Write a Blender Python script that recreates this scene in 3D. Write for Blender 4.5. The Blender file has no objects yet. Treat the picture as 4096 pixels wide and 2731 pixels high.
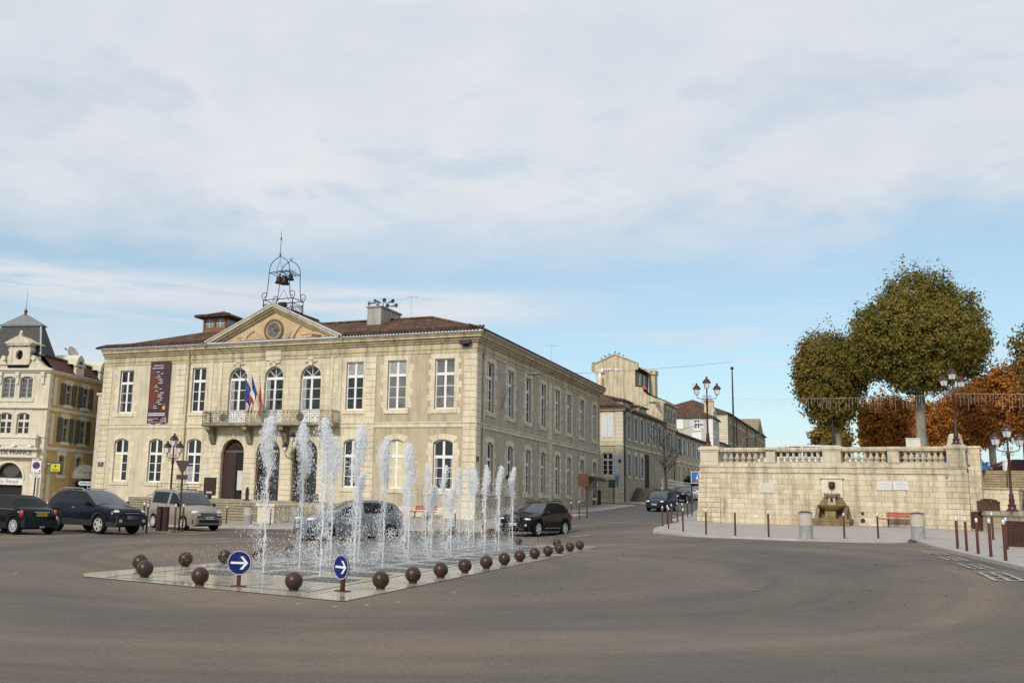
import bpy, bmesh, math, random
from mathutils import Vector, Matrix
R = math.radians
rnd = random.Random(11)
scene = bpy.context.scene
col = scene.collection
pi = math.pi

# ------------------------------------------------------------------ mesh helpers
class MB:
    def __init__(s): s.v = []; s.f = []; s.m = []; s.T = None
    def add(s, vs, fs, mi=0):
        o = len(s.v)
        if s.T is not None: vs = [tuple(s.T @ Vector(v)) for v in vs]
        s.v.extend(vs)
        for f in fs: s.f.append([i + o for i in f]); s.m.append(mi)
        return s
    def quad(s, a, b, c, d, mi=0): return s.add([a, b, c, d], [(0, 1, 2, 3)], mi)
    def poly(s, pts, mi=0): return s.add(list(pts), [tuple(range(len(pts)))], mi)
    def box(s, x0, x1, y0, y1, z0, z1, mi=0):
        v = [(x0,y0,z0),(x1,y0,z0),(x1,y1,z0),(x0,y1,z0),(x0,y0,z1),(x1,y0,z1),(x1,y1,z1),(x0,y1,z1)]
        return s.add(v, [(0,3,2,1),(4,5,6,7),(0,1,5,4),(1,2,6,5),(2,3,7,6),(3,0,4,7)], mi)
    def tbox(s, c, a, b, z0, z1, t=1.0, mi=0):
        """box centred c=(x,y), half sizes a,b at z0, scaled by t at z1"""
        x, y = c
        v = [(x-a,y-b,z0),(x+a,y-b,z0),(x+a,y+b,z0),(x-a,y+b,z0)]
        a *= t; b *= t
        v += [(x-a,y-b,z1),(x+a,y-b,z1),(x+a,y+b,z1),(x-a,y+b,z1)]
        return s.add(v, [(0,3,2,1),(4,5,6,7),(0,1,5,4),(1,2,6,5),(2,3,7,6),(3,0,4,7)], mi)
    def prism(s, pts, axis, a, b, mi=0):
        """extrude a 2-D polygon along axis from a to b. axis x: pts=(y,z); y: pts=(x,z); z: pts=(x,y)"""
        def P(p, t):
            return (t, p[0], p[1]) if axis == 'x' else (p[0], t, p[1]) if axis == 'y' else (p[0], p[1], t)
        n = len(pts)
        v = [P(p, a) for p in pts] + [P(p, b) for p in pts]
        f = [tuple(range(n)), tuple(range(2*n-1, n-1, -1))]
        f += [(i, (i+1) % n, n+(i+1) % n, n+i) for i in range(n)]
        return s.add(v, f, mi)
    def tube(s, pts, r, n=6, mi=0, cap=True):
        pts = [Vector(p) for p in pts]
        rs = r if isinstance(r, (list, tuple)) else [r]*len(pts)
        v = []; f = []
        ref = None
        for i, p in enumerate(pts):
            d = (pts[min(i+1, len(pts)-1)] - pts[max(i-1, 0)])
            if d.length < 1e-9: d = Vector((0,0,1))
            d.normalize()
            if ref is None:
                ref = Vector((1,0,0)) if abs(d.x) < .8 else Vector((0,1,0))
            a = (ref - d*ref.dot(d)).normalized(); b = d.cross(a); ref = a
            for k in range(n):
                t = 2*pi*k/n
                v.append(tuple(p + (a*math.cos(t) + b*math.sin(t))*rs[i]))
        for i in range(len(pts)-1):
            for k in range(n):
                f.append((i*n+k, i*n+(k+1) % n, (i+1)*n+(k+1) % n, (i+1)*n+k))
        if cap:
            f.append(tuple(range(n-1, -1, -1))); f.append(tuple((len(pts)-1)*n+k for k in range(n)))
        return s.add(v, f, mi)
    def lathe(s, prof, n=12, o=(0,0,0), mi=0, ax='z', sq=1.0, cap=True):
        v = []; f = []
        for r, z in prof:
            for k in range(n):
                t = 2*pi*k/n; x, y = r*math.cos(t), r*math.sin(t)*sq
                p = (x, y, z) if ax == 'z' else (x, z, y) if ax == 'y' else (z, x, y)
                v.append((p[0]+o[0], p[1]+o[1], p[2]+o[2]))
        m = len(prof)
        for i in range(m-1):
            for k in range(n):
                f.append((i*n+k, i*n+(k+1) % n, (i+1)*n+(k+1) % n, (i+1)*n+k))
        if cap and prof[0][0] > 1e-6: f.append(tuple(range(n-1, -1, -1)))
        if cap and prof[-1][0] > 1e-6: f.append(tuple((m-1)*n+k for k in range(n)))
        return s.add(v, f, mi)
    def ball(s, c, r, nu=12, nv=8, mi=0, sc=(1,1,1)):
        prof = [(max(1e-5, r*math.sin(pi*i/nv)), -r*math.cos(pi*i/nv)) for i in range(nv+1)]
        o = len(s.v); T = s.T
        L = Matrix.Translation(Vector(c)) @ Matrix.Diagonal((sc[0], sc[1], sc[2], 1))
        s.T = (T @ L) if T is not None else L
        s.lathe(prof, nu, mi=mi); s.T = T
        return s
    def grid(s, P, nu, nv, mi=0):
        v = [P(i, j) for i in range(nu) for j in range(nv)]
        f = [(i*nv+j, (i+1)*nv+j, (i+1)*nv+j+1, i*nv+j+1) for i in range(nu-1) for j in range(nv-1)]
        return s.add(v, f, mi)
    def build(s, name, mats, parent=None, smooth=None, fix=True, loc=None, rz=0):
        me = bpy.data.meshes.new(name)
        me.from_pydata([tuple(v) for v in s.v], [], s.f)
        if not isinstance(mats, (list, tuple)): mats = [mats]
        for m in mats: me.materials.append(m)
        if len(mats) > 1: me.polygons.foreach_set('material_index', s.m)
        if fix:
            bm = bmesh.new(); bm.from_mesh(me)
            bmesh.ops.remove_doubles(bm, verts=bm.verts, dist=1e-5)
            bmesh.ops.recalc_face_normals(bm, faces=bm.faces)
            bm.to_mesh(me); bm.free()
        if smooth is not None:
            me.shade_smooth(); me.set_sharp_from_angle(angle=R(smooth))
        o = bpy.data.objects.new(name, me); col.objects.link(o)
        if parent is not None: o.parent = parent
        if loc is not None: o.location = loc
        if rz: o.rotation_euler.z = rz
        return o

def tag(o, label=None, cat=None, group=None, kind=None):
    if label: o['label'] = label
    if cat: o['category'] = cat
    if group: o['group'] = group
    if kind: o['kind'] = kind
    return o
def root(name, label, cat, loc=(0,0,0), rz=0, group=None):
    o = bpy.data.objects.new(name, None); col.objects.link(o)
    o.empty_display_size = .2
    o.location = loc; o.rotation_euler = (0, 0, rz)
    return tag(o, label, cat, group)
def dup(o, loc=None, rz=None, label=None, parent=None):
    c = o.copy(); col.objects.link(c)
    if parent is not None: c.parent = parent
    if loc is not None: c.location = loc
    if rz is not None: c.rotation_euler = (0, 0, rz)
    if label: c['label'] = label
    for ch in list(o.children): dup(ch, parent=c)
    return c
def text_mb(txt, size, mi=0, ext=.004, align='CENTER', shear=0.0, width=1.0):
    """lettering as mesh data in the xz plane facing -y, centred at the origin"""
    cu = bpy.data.curves.new('t', 'FONT'); cu.body = txt; cu.size = size; cu.extrude = ext
    cu.align_x = align; cu.align_y = 'CENTER'; cu.shear = shear; cu.resolution_u = 2
    ob = bpy.data.objects.new('t', cu); col.objects.link(ob)
    bpy.context.view_layer.update()
    dg = bpy.context.evaluated_depsgraph_get()
    me = bpy.data.meshes.new_from_object(ob.evaluated_get(dg))
    vs = [(v.co.x*width, -v.co.z, v.co.y) for v in me.vertices]
    fs = [tuple(p.vertices) for p in me.polygons]
    bpy.data.objects.remove(ob); bpy.data.curves.remove(cu); bpy.data.meshes.remove(me)
    return vs, fs

# ------------------------------------------------------------------ ground height
def sm(a, b, x):
    t = min(1, max(0, (x-a)/(b-a))); return t*t*(3-2*t)
def gz(X, Y):
    e = min(Y, 140) - 52
    r = 0 if e < -6 else (0.04*(e+6)**2/24 if e < 6 else .04*e)
    z = (.5*sm(7,14,X) + .36*sm(19,27,X))*(1-sm(58,80,Y)) + r*sm(-12,2,X)
    return z - .25*sm(43,57,Y)*(1-sm(-9,1,X))

# ------------------------------------------------------------------ materials
MATS = {}
def _nt(name):
    m = bpy.data.materials.new(name); m.use_nodes = True
    nt = m.node_tree; b = nt.nodes['Principled BSDF']
    return m, nt, b
def N(nt, t, **kw):
    n = nt.nodes.new(t)
    for k, v in kw.items():
        if k in n.inputs: n.inputs[k].default_value = v
        else: setattr(n, k, v)
    return n
def L(nt, a, b): nt.links.new(a, b)
def c4(c): return (c[0], c[1], c[2], 1)
def ramp(nt, fac, stops):
    r = nt.nodes.new('ShaderNodeValToRGB'); e = r.color_ramp.elements
    while len(e) < len(stops): e.new(.5)
    for i, (p, c) in enumerate(stops): e[i].position = p; e[i].color = c4(c) if len(c) == 3 else c
    L(nt, fac, r.inputs[0]); return r.outputs[0]
def mixc(nt, fac, a, b, mode='MIX'):
    n = nt.nodes.new('ShaderNodeMix'); n.data_type = 'RGBA'; n.blend_type = mode
    for s, v in ((0, fac), (6, a), (7, b)):
        if hasattr(v, 'is_linked') or hasattr(v, 'links'): L(nt, v, n.inputs[s])
        elif s == 0: n.inputs[0].default_value = v
        else: n.inputs[s].default_value = c4(v)
    return n.outputs[2]
def objco(nt): return N(nt, 'ShaderNodeTexCoord').outputs['Object']
def noise(nt, vec, scale, detail=4, rough=.55, sc=None, dist=0):
    if sc is not None:
        mp = N(nt, 'ShaderNodeMapping'); mp.inputs['Scale'].default_value = sc; L(nt, vec, mp.inputs['Vector']); vec = mp.outputs[0]
    n = N(nt, 'ShaderNodeTexNoise', Scale=scale, Detail=detail, Roughness=rough, Distortion=dist)
    L(nt, vec, n.inputs['Vector']); return n.outputs['Fac']
def bump(nt, b, h, strength=.3, dist=.02):
    n = N(nt, 'ShaderNodeBump', Strength=strength, Distance=dist)
    L(nt, h, n.inputs['Height']); L(nt, n.outputs[0], b.inputs['Normal'])
def pm(name, c, rough=.7, metal=0, var=.15, scale=3, bmp=0, bscale=40, spec=.5, coat=0, c2=None, trans=0, ior=None):
    """plain procedural material: colour with noise variation, optional bump"""
    if name in MATS: return MATS[name]
    m, nt, b = _nt(name)
    b.inputs['Roughness'].default_value = rough; b.inputs['Metallic'].default_value = metal
    b.inputs['Specular IOR Level'].default_value = spec
    if coat: b.inputs['Coat Weight'].default_value = coat; b.inputs['Coat Roughness'].default_value = .03
    if trans: b.inputs['Transmission Weight'].default_value = trans
    if ior: b.inputs['IOR'].default_value = ior
    v = objco(nt)
    if var > 0 or c2:
        lo = c2 if c2 else tuple(x*(1-var) for x in c); hi = c if c2 else tuple(min(1, x*(1+var)) for x in c)
        L(nt, ramp(nt, noise(nt, v, scale), [(.3, lo), (.7, hi)]), b.inputs['Base Color'])
    else: b.inputs['Base Color'].default_value = c4(c)
    if bmp: bump(nt, b, noise(nt, v, bscale, 3), bmp, .01)
    MATS[name] = m; return m
def stone(name, c1, c2, mortar, bw=.8, bh=.4, msz=.008, rough=.85, stain=.35, off=.5, bmp=.35, dirt=(.10,.085,.06)):
    """coursed masonry: block pattern laid along x+y and z of the object, weathering noise over it"""
    if name in MATS: return MATS[name]
    m, nt, b = _nt(name); b.inputs['Roughness'].default_value = rough; b.inputs['Specular IOR Level'].default_value = .25
    co = objco(nt)
    sep = N(nt, 'ShaderNodeSeparateXYZ'); L(nt, co, sep.inputs[0])
    ad = N(nt, 'ShaderNodeMath', operation='ADD'); L(nt, sep.outputs[0], ad.inputs[0]); L(nt, sep.outputs[1], ad.inputs[1])
    cb = N(nt, 'ShaderNodeCombineXYZ'); L(nt, ad.outputs[0], cb.inputs[0]); L(nt, sep.outputs[2], cb.inputs[1])
    br = N(nt, 'ShaderNodeTexBrick'); br.offset = off; br.squash = 1
    for k, v in (('Scale', 1), ('Mortar Size', msz), ('Mortar Smooth', .4), ('Bias', -.1), ('Brick Width', bw), ('Row Height', bh)): br.inputs[k].default_value = v
    br.inputs['Color1'].default_value = c4(c1); br.inputs['Color2'].default_value = c4(c2); br.inputs['Mortar'].default_value = c4(mortar)
    L(nt, cb.outputs[0], br.inputs['Vector'])
    n1 = noise(nt, co, .55, 5, .62); n2 = noise(nt, co, 6, 5, .65); n3 = noise(nt, co, 1.4, 7, .72, sc=(1.5, 1.5, .22))
    c = mixc(nt, .38, br.outputs['Color'], ramp(nt, n2, [(.25, tuple(x*.72 for x in c2)), (.75, tuple(min(1, x*1.12) for x in c1))]), 'MIX')
    c = mixc(nt, br.outputs['Fac'], c, mortar)
    f1 = ramp(nt, n1, [(.52, (0,0,0)), (.74, (stain*.6,)*3)]); f3 = ramp(nt, n3, [(.46, (0,0,0)), (.72, (stain,)*3)])
    c = mixc(nt, f3, c, dirt); c = mixc(nt, f1, c, (c2[0]*1.0, c2[1]*.9, c2[2]*.72))
    L(nt, c, b.inputs['Base Color'])
    mm = N(nt, 'ShaderNodeMath', operation='MULTIPLY_ADD'); L(nt, n2, mm.inputs[0]); mm.inputs[1].default_value = .6
    iv = N(nt, 'ShaderNodeMath', operation='SUBTRACT'); iv.inputs[0].default_value = 1; L(nt, br.outputs['Fac'], iv.inputs[1]); L(nt, iv.outputs[0], mm.inputs[2])
    bump(nt, b, mm.outputs[0], bmp, .02)
    MATS[name] = m; return m
def render_mat(name, c, stain=.4, streak=(.12,.11,.09), lo=.48):
    if name in MATS: return MATS[name]
    m, nt, b = _nt(name); b.inputs['Roughness'].default_value = .92; b.inputs['Specular IOR Level'].default_value = .15
    co = objco(nt)
    base = ramp(nt, noise(nt, co, .9, 6, .6), [(.3, tuple(x*.85 for x in c)), (.7, tuple(x*1.1 for x in c))])
    st = ramp(nt, noise(nt, co, 1.6, 5, .6, sc=(1.6, 1.6, .16)), [(lo, (0,0,0)), (lo+.24, (stain,)*3)])
    L(nt, mixc(nt, st, base, streak), b.inputs['Base Color'])
    bump(nt, b, noise(nt, co, 30, 3), .25, .01)
    MATS[name] = m; return m
def tile_mat(name, axis, c1=(.155,.078,.050), c2=(.075,.045,.034), pitch=.24):
    if name in MATS: return MATS[name]
    m, nt, b = _nt(name); b.inputs['Roughness'].default_value = .9; b.inputs['Specular IOR Level'].default_value = .2
    co = objco(nt)
    sep = N(nt, 'ShaderNodeSeparateXYZ'); L(nt, co, sep.inputs[0])
    a = sep.outputs[0 if axis == 'x' else 1]; o = sep.outputs[1 if axis == 'x' else 0]
    def wav(src, p):
        q = N(nt, 'ShaderNodeMath', operation='MULTIPLY'); L(nt, src, q.inputs[0]); q.inputs[1].default_value = 2*pi/p
        w = N(nt, 'ShaderNodeMath', operation='SINE'); L(nt, q.outputs[0], w.inputs[0]); return w.outputs[0]
    w1 = wav(a, pitch)
    fr = N(nt, 'ShaderNodeMath', operation='FRACT'); q = N(nt, 'ShaderNodeMath', operation='DIVIDE'); L(nt, o, q.inputs[0]); q.inputs[1].default_value = .38; L(nt, q.outputs[0], fr.inputs[0])
    wn = N(nt, 'ShaderNodeTexWhiteNoise'); wn.noise_dimensions = '2D'
    cb = N(nt, 'ShaderNodeCombineXYZ')
    for src, p, i in ((a, pitch, 0), (o, .38, 1)):
        d = N(nt, 'ShaderNodeMath', operation='DIVIDE'); L(nt, src, d.inputs[0]); d.inputs[1].default_value = p
        fl = N(nt, 'ShaderNodeMath', operation='FLOOR'); L(nt, d.outputs[0], fl.inputs[0]); L(nt, fl.outputs[0], cb.inputs[i])
    L(nt, cb.outputs[0], wn.inputs['Vector'])
    c = ramp(nt, wn.outputs['Value'], [(0, c2), (.5, c1), (1, (c1[0]*1.35, c1[1]*1.5, c1[2]*1.5))])
    li = ramp(nt, noise(nt, co, 1.1, 6, .65), [(.45, (0,0,0)), (.7, (.75,.75,.75))])
    c = mixc(nt, li, c, (.055,.05,.035))
    L(nt, c, b.inputs['Base Color'])
    ma = N(nt, 'ShaderNodeMath', operation='MULTIPLY_ADD'); L(nt, fr.outputs[0], ma.inputs[0]); ma.inputs[1].default_value = -.5; L(nt, w1, ma.inputs[2])
    bump(nt, b, ma.outputs[0], 1.0, .06)
    MATS[name] = m; return m
def glass_mat(name, c, rough=.04, wav=.12):
    if name in MATS: return MATS[name]
    m, nt, b = _nt(name); b.inputs['Roughness'].default_value = rough; b.inputs['IOR'].default_value = 1.55
    co = objco(nt)
    L(nt, ramp(nt, noise(nt, co, 1.3, 3), [(.3, tuple(x*.6 for x in c)), (.7, tuple(x*1.3 for x in c))]), b.inputs['Base Color'])
    bump(nt, b, noise(nt, co, 1.7, 2), wav, .06)
    MATS[name] = m; return m

# stone, plaster, wood and metal used all over the place
M_ash = stone('ashlar_cream', (.73,.65,.49), (.53,.455,.315), (.29,.245,.17), .85, .42, .009, stain=.42)
M_quoin = stone('quoin_cream', (.73,.65,.495), (.60,.52,.38), (.42,.36,.26), .9, .42, .004, stain=.4)
M_trim = stone('trim_stone', (.71,.64,.49), (.58,.51,.375), (.43,.37,.265), 1.4, 3, .006, stain=.45)
M_trimd = stone('weathered_trim', (.58,.50,.34), (.43,.36,.225), (.24,.2,.13), 1.3, 3, .005, stain=.75)
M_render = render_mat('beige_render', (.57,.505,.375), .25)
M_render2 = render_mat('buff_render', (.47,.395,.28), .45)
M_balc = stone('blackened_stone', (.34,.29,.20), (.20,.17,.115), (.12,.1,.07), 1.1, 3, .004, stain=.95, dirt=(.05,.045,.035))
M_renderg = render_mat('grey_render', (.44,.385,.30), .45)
M_wall = stone('retaining_stone', (.70,.615,.46), (.49,.40,.265), (.23,.195,.135), .78, .29, .009, stain=.72)
M_bal = stone('balustrade_stone', (.66,.58,.44), (.46,.39,.275), (.3,.25,.18), 1.3, 4, .003, stain=.8)
M_white = pm('white_paint', (.74,.735,.71), .5, var=.05)
M_glass = glass_mat('window_glass', (.018,.019,.022))
M_glassp = glass_mat('window_glass_pale', (.15,.145,.13))  # pale base colour stands in for reflected sky and for curtains behind
M_blind = pm('cream_blind', (.62,.55,.33), .35, var=.08, coat=.5)
M_curt = pm('grey_curtain', (.30,.29,.29), .4, var=.25, scale=5, coat=.4)
M_iron = pm('black_iron', (.025,.028,.032), .5, .3, var=.3, scale=6)
M_brown = pm('brown_paint_metal', (.085,.034,.022), .45, .2, var=.2, scale=4)
M_maroon = pm('maroon_lamp_paint', (.06,.018,.013), .4, .1, var=.2)
M_chrome = pm('bright_metal', (.7,.7,.72), .25, 1, var=.05)
M_grey = pm('grey_metal', (.28,.29,.30), .45, .5, var=.1)
M_zinc = pm('zinc', (.48,.50,.53), .45, .35, var=.15, scale=2)
M_tx = tile_mat('roof_tiles', 'x'); M_ty = tile_mat('roof_tiles_side', 'y')
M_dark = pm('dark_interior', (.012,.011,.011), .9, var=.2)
M_wood = pm('dark_door_wood', (.032,.014,.010), .55, var=.3, scale=5)
M_benchw = pm('bench_wood', (.27,.045,.018), .6, var=.25, scale=8)
M_lampglass = pm('lamp_glass', (.62,.64,.64), .12, var=.1, spec=.8)
# ------------------------------------------------------------------ ground, pavements, terrace
def asphalt():
    m, nt, b = _nt('asphalt_square'); co = objco(nt)
    b.inputs['Specular IOR Level'].default_value = .3
    n1 = noise(nt, co, .065, 5, .55, dist=1.2); n2 = noise(nt, co, .35, 6, .65, sc=(1, .35, 1), dist=.6); n3 = noise(nt, co, 16, 8, .85); n4 = noise(nt, co, 1.1, 7, .7)
    c = ramp(nt, n1, [(.40, (.078,.068,.058)), (.5, (.124,.100,.076)), (.6, (.195,.143,.097))])
    c = mixc(nt, ramp(nt, n2, [(.45, (0,0,0)), (.66, (.4,.4,.4))]), c, (.20,.155,.112))
    # tyre-polished sweeps that curl round the island
    sp = N(nt, 'ShaderNodeSeparateXYZ'); L(nt, co, sp.inputs[0])
    def M(op, a, bb): 
        q = N(nt, 'ShaderNodeMath', operation=op)
        for i, v in ((0, a), (1, bb)):
            if isinstance(v, (int, float)): q.inputs[i].default_value = v
            else: L(nt, v, q.inputs[i])
        return q.outputs[0]
    rr = M('SQRT', M('ADD', M('POWER', M('SUBTRACT', sp.outputs[0], -2), 2), M('POWER', M('SUBTRACT', sp.outputs[1], 27), 2)), 0)
    cb = N(nt, 'ShaderNodeCombineXYZ'); L(nt, rr, cb.inputs[0]); L(nt, M('MULTIPLY', n1, 3.0), cb.inputs[1])
    n5 = noise(nt, cb.outputs[0], .33, 6, .66)
    c = mixc(nt, ramp(nt, n5, [(.38, (.7,.7,.7)), (.50, (0,0,0))]), c, (.064,.056,.049)); c = mixc(nt, ramp(nt, n5, [(.52, (0,0,0)), (.64, (.65,.65,.65))]), c, (.20,.15,.106))
    c = mixc(nt, ramp(nt, n4, [(.35, (.35,.35,.35)), (.6, (0,0,0))]), c, (.12,.10,.085))
    c = mixc(nt, ramp(nt, n3, [(.36, (.6,.6,.6)), (.5, (0,0,0)), (.72, (.0,.0,.0))]), c, (.05,.043,.038))
    c = mixc(nt, ramp(nt, n3, [(.56, (0,0,0)), (.72, (.5,.5,.5))]), c, (.36,.31,.26))
    L(nt, c, b.inputs['Base Color'])
    L(nt, ramp(nt, n2, [(.3, (.62,)*3), (.7, (.82,)*3)]), b.inputs['Roughness'])
    bump(nt, b, n3, .35, .008); return m
M_asph = asphalt()
M_street = pm('street_asphalt', (.085,.082,.08), .8, var=.25, scale=.6, bmp=.3, bscale=50)
def paving(name, c1, c2, bw, bh, mort=.012, rot=0, wet=False, grate=False):
    m, nt, b = _nt(name); co = objco(nt)
    mp = N(nt, 'ShaderNodeMapping'); mp.inputs['Rotation'].default_value = (0,0,rot); L(nt, co, mp.inputs['Vector'])
    br = N(nt, 'ShaderNodeTexBrick'); br.offset = .5
    for k, v in (('Scale', 1), ('Mortar Size', mort), ('Brick Width', bw), ('Row Height', bh), ('Bias', 0)): br.inputs[k].default_value = v
    br.inputs['Color1'].default_value = c4(c1); br.inputs['Color2'].default_value = c4(c2); br.inputs['Mortar'].default_value = c4(tuple(x*.45 for x in c2))
    L(nt, mp.outputs[0], br.inputs['Vector'])
    c = mixc(nt, ramp(nt, noise(nt, co, .8, 6, .65), [(.4, (0,0,0)), (.75, (.6,.6,.6))]), br.outputs['Color'], tuple(x*.72 for x in c2))
    c = mixc(nt, ramp(nt, noise(nt, co, 30, 2), [(.4, (.25,)*3), (.6, (0,)*3)]), c, tuple(x*.6 for x in c2))
    L(nt, c, b.inputs['Base Color'])
    if wet:
        w = noise(nt, co, .7, 4, .6)
        L(nt, ramp(nt, w, [(.36, (.05,)*3), (.6, (.45,)*3)]), b.inputs['Roughness']); b.inputs['Specular IOR Level'].default_value = .6
        b.inputs['Coat Weight'].default_value = .25; b.inputs['Coat Roughness'].default_value = .05; b.inputs['Coat IOR'].default_value = 1.33
        bump(nt, b, w, .03, .02)
    else:
        b.inputs['Roughness'].default_value = .8; bump(nt, b, br.outputs['Fac'], -.2, .01)
    return m
M_pave = paving('pale_paving', (.40,.36,.33), (.33,.295,.265), .6, .4, rot=-A0 if 'A0' in globals() else 0)
M_kerb = pm('kerb_stone', (.42,.39,.36), .85, var=.12, scale=2, bmp=.2)
M_basin = paving('wet_cream_paving', (.42,.375,.295), (.33,.295,.23), 1.6, 1.1, .014, rot=R(-68), wet=True)
M_slab = pm('wet_grey_slab', (.07,.075,.072), .45, var=.25, spec=.3)
M_linew = pm('worn_paint', (.46,.43,.39), .8, c2=(.2,.17,.14), scale=7)
M_line = pm('road_paint', (.62,.61,.58), .7, var=.15, scale=6)
M_grass = pm('terrace_gravel', (.30,.24,.17), .95, var=.25, scale=1, bmp=.4)
def axis(lo, hi, fine0, fine1, step, big):
    a = []; x = fine0
    while x <= fine1: a.append(x); x += step
    g = step; x = fine1
    while x < hi: g = min(g*1.35, big); x += g; a.append(x)
    g = step; x = fine0
    while x > lo: g = min(g*1.35, big); x -= g; a.insert(0, x)
    return a
xs = axis(-900, 1200, -40, 60, 1.5, 150); ys = axis(-120, 2500, -8, 120, 1.5, 250)
m = MB(); m.grid(lambda i, j: (xs[i], ys[j], gz(xs[i], ys[j])), len(xs), len(ys))
tag(m.build('ground', M_asph, smooth=180, fix=False), kind='structure')
def patch(poly, h, name, mat, step=1.5, skirt=.25, kerbmat=None, kw=0):
    """convex paved area that follows the ground, raised h, with a kerb face all round"""
    bm = bmesh.new(); X = [p[0] for p in poly]; Y = [p[1] for p in poly]
    nx = max(1, int((max(X)-min(X))/step)+1); ny = max(1, int((max(Y)-min(Y))/step)+1)
    vs = [[bm.verts.new((min(X)+(max(X)-min(X))*i/nx, min(Y)+(max(Y)-min(Y))*j/ny, 0)) for j in range(ny+1)] for i in range(nx+1)]
    for i in range(nx):
        for j in range(ny): bm.faces.new((vs[i][j], vs[i+1][j], vs[i+1][j+1], vs[i][j+1]))
    ar = sum(poly[i][0]*poly[(i+1) % len(poly)][1]-poly[(i+1) % len(poly)][0]*poly[i][1] for i in range(len(poly)))
    pl = poly if ar > 0 else poly[::-1]
    for i in range(len(pl)):
        a = pl[i]; b = pl[(i+1) % len(pl)]; d = Vector((b[0]-a[0], b[1]-a[1], 0)); n = Vector((d.y, -d.x, 0))
        bmesh.ops.bisect_plane(bm, geom=bm.verts[:]+bm.edges[:]+bm.faces[:], plane_co=(a[0],a[1],0), plane_no=n, clear_outer=True)
    for v in bm.verts: v.co.z = gz(v.co.x, v.co.y) + h
    be = [e for e in bm.edges if e.is_boundary]
    if h > .02:
        r = bmesh.ops.extrude_edge_only(bm, edges=be)
        for v in r['geom']:
            if isinstance(v, bmesh.types.BMVert): v.co.z -= skirt
        for f in bm.faces:
            if abs(f.normal.z) < .5: f.material_index = 1
    me = bpy.data.meshes.new(name); bm.to_mesh(me); bm.free(); me.materials.append(mat); me.materials.append(kerbmat or M_kerb)
    o = bpy.data.objects.new(name, me); col.objects.link(o); tag(o, kind='structure'); return o
M_pave2 = paving('plaza_paving', (.44,.40,.37), (.37,.335,.31), .5, .35, rot=R(37))
# pavements: in front of the town hall, along its flank, small refuge, plaza under the wall
patch([(-40,50.6),(-9.5,50.0),(-9.5,72),(-40,90)], .11, 'pavement', M_pave)
patch([(-9.5,50.0),(1.4,50.4),(5.2,51.6),(7.6,55.4),(8.2,62),(-9.5,75)], .115, 'pavement', M_pave)
patch([(4.9,61.2),(8.2,61),(21.5,88.6),(23.0,91.9),(19.5,92)], .12, 'pavement', M_pave)
patch([(9.6,59.4),(13.2,65.6),(12.4,67.2),(9.4,62.5)], .10, 'pavement', M_pave)
patch([(12.3,46),(12.6,42),(13.7,39.4),(16.2,38.7),(21,39.3),(25.6,46),(27,53),(18,59.2),(15.2,54),(13.2,49)], .10, 'pavement', M_pave2)
patch([(21.3,39.2),(14.6,22.3),(13.2,18.5),(40,18.5),(42,44),(25.6,46)], .104, 'pavement', M_pave2)
patch([(25.6,46),(42,44),(42,52),(27,53)], .102, 'pavement', M_pave2)
patch([(18,59.2),(19.4,58),(24.5,73),(30,90),(27,86),(17.2,60)], .10, 'pavement', M_pave2)
patch([(8.9,58.2),(17.2,58.2),(19.2,61),(70,165),(56,175),(20.5,87.5)], .004, 'street', M_street)
patch([(24.5,93.5),(22.8,97),(2,107),(2,99)], .006, 'street', M_street)
patch([(25.9,97.6),(23.2,98.2),(25,102),(60,170),(64,168)], .11, 'pavement', M_kerb)
# painted marks
def mark(poly, h=.012, m=None): return patch(poly, h, 'road_marking', m or M_line, step=.7)
def strip(x0, y0, x1, y1, w):
    d = math.hypot(x1-x0, y1-y0); nx, ny = -(y1-y0)/d*w/2, (x1-x0)/d*w/2
    return [(x0+nx,y0+ny),(x1+nx,y1+ny),(x1-nx,y1-ny),(x0-nx,y0-ny)]
for i in range(3): mark(strip(-9.4+i*1.9, 47.0+.1*i, -8.4+i*1.9, 47.05+.1*i, .12))
mark(strip(8.6, 47.6, 9.6, 47.8, .14)); mark(strip(-14.6,33.3,-14.0,33.25,.1)); mark(strip(-13.3,33.9,-12.7,33.9,.1))
for i in range(12): mark(strip(20.6+i*2.9, 72+i*5.6, 21.6+i*2.9, 74.0+i*5.6, .14))
for q in (((17.97,31.53),(17.14,29.55),(17.63,29.59),(18.57,31.73)),((17.14,28.21),(16.61,28.14),(15.57,26.0),(16.12,25.97)),((15.32,24.2),(14.84,24.06),(14.23,22.72),(14.77,22.84)),((13.9,21.4),(13.71,21.38),(12.9,19.4),(13.3,19.4))):
    c = [sum(p[i] for p in q)/4 + (-.50, .21)[i] for i in (0, 1)]; dx, dy = -.39, -.92; nx, ny = .92, -.39
    for o in (-.24, 0, .24):
        for s0, s1 in ((-1.0,-.55),(-.45,-.1),(0,.35),(.45,1.0)) if o == 0 else ((-1.05,1.05),): mark(strip(c[0]+dx*s0+nx*o, c[1]+dy*s0+ny*o, c[0]+dx*s1+nx*o, c[1]+dy*s1+ny*o, .075), .014, M_linew)
    for s0 in (-1.05,-.35,.35,1.05): mark(strip(c[0]+dx*s0-nx*.28, c[1]+dy*s0-ny*.28, c[0]+dx*s0+nx*.28, c[1]+dy*s0+ny*.28, .075), .016, M_linew)
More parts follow.
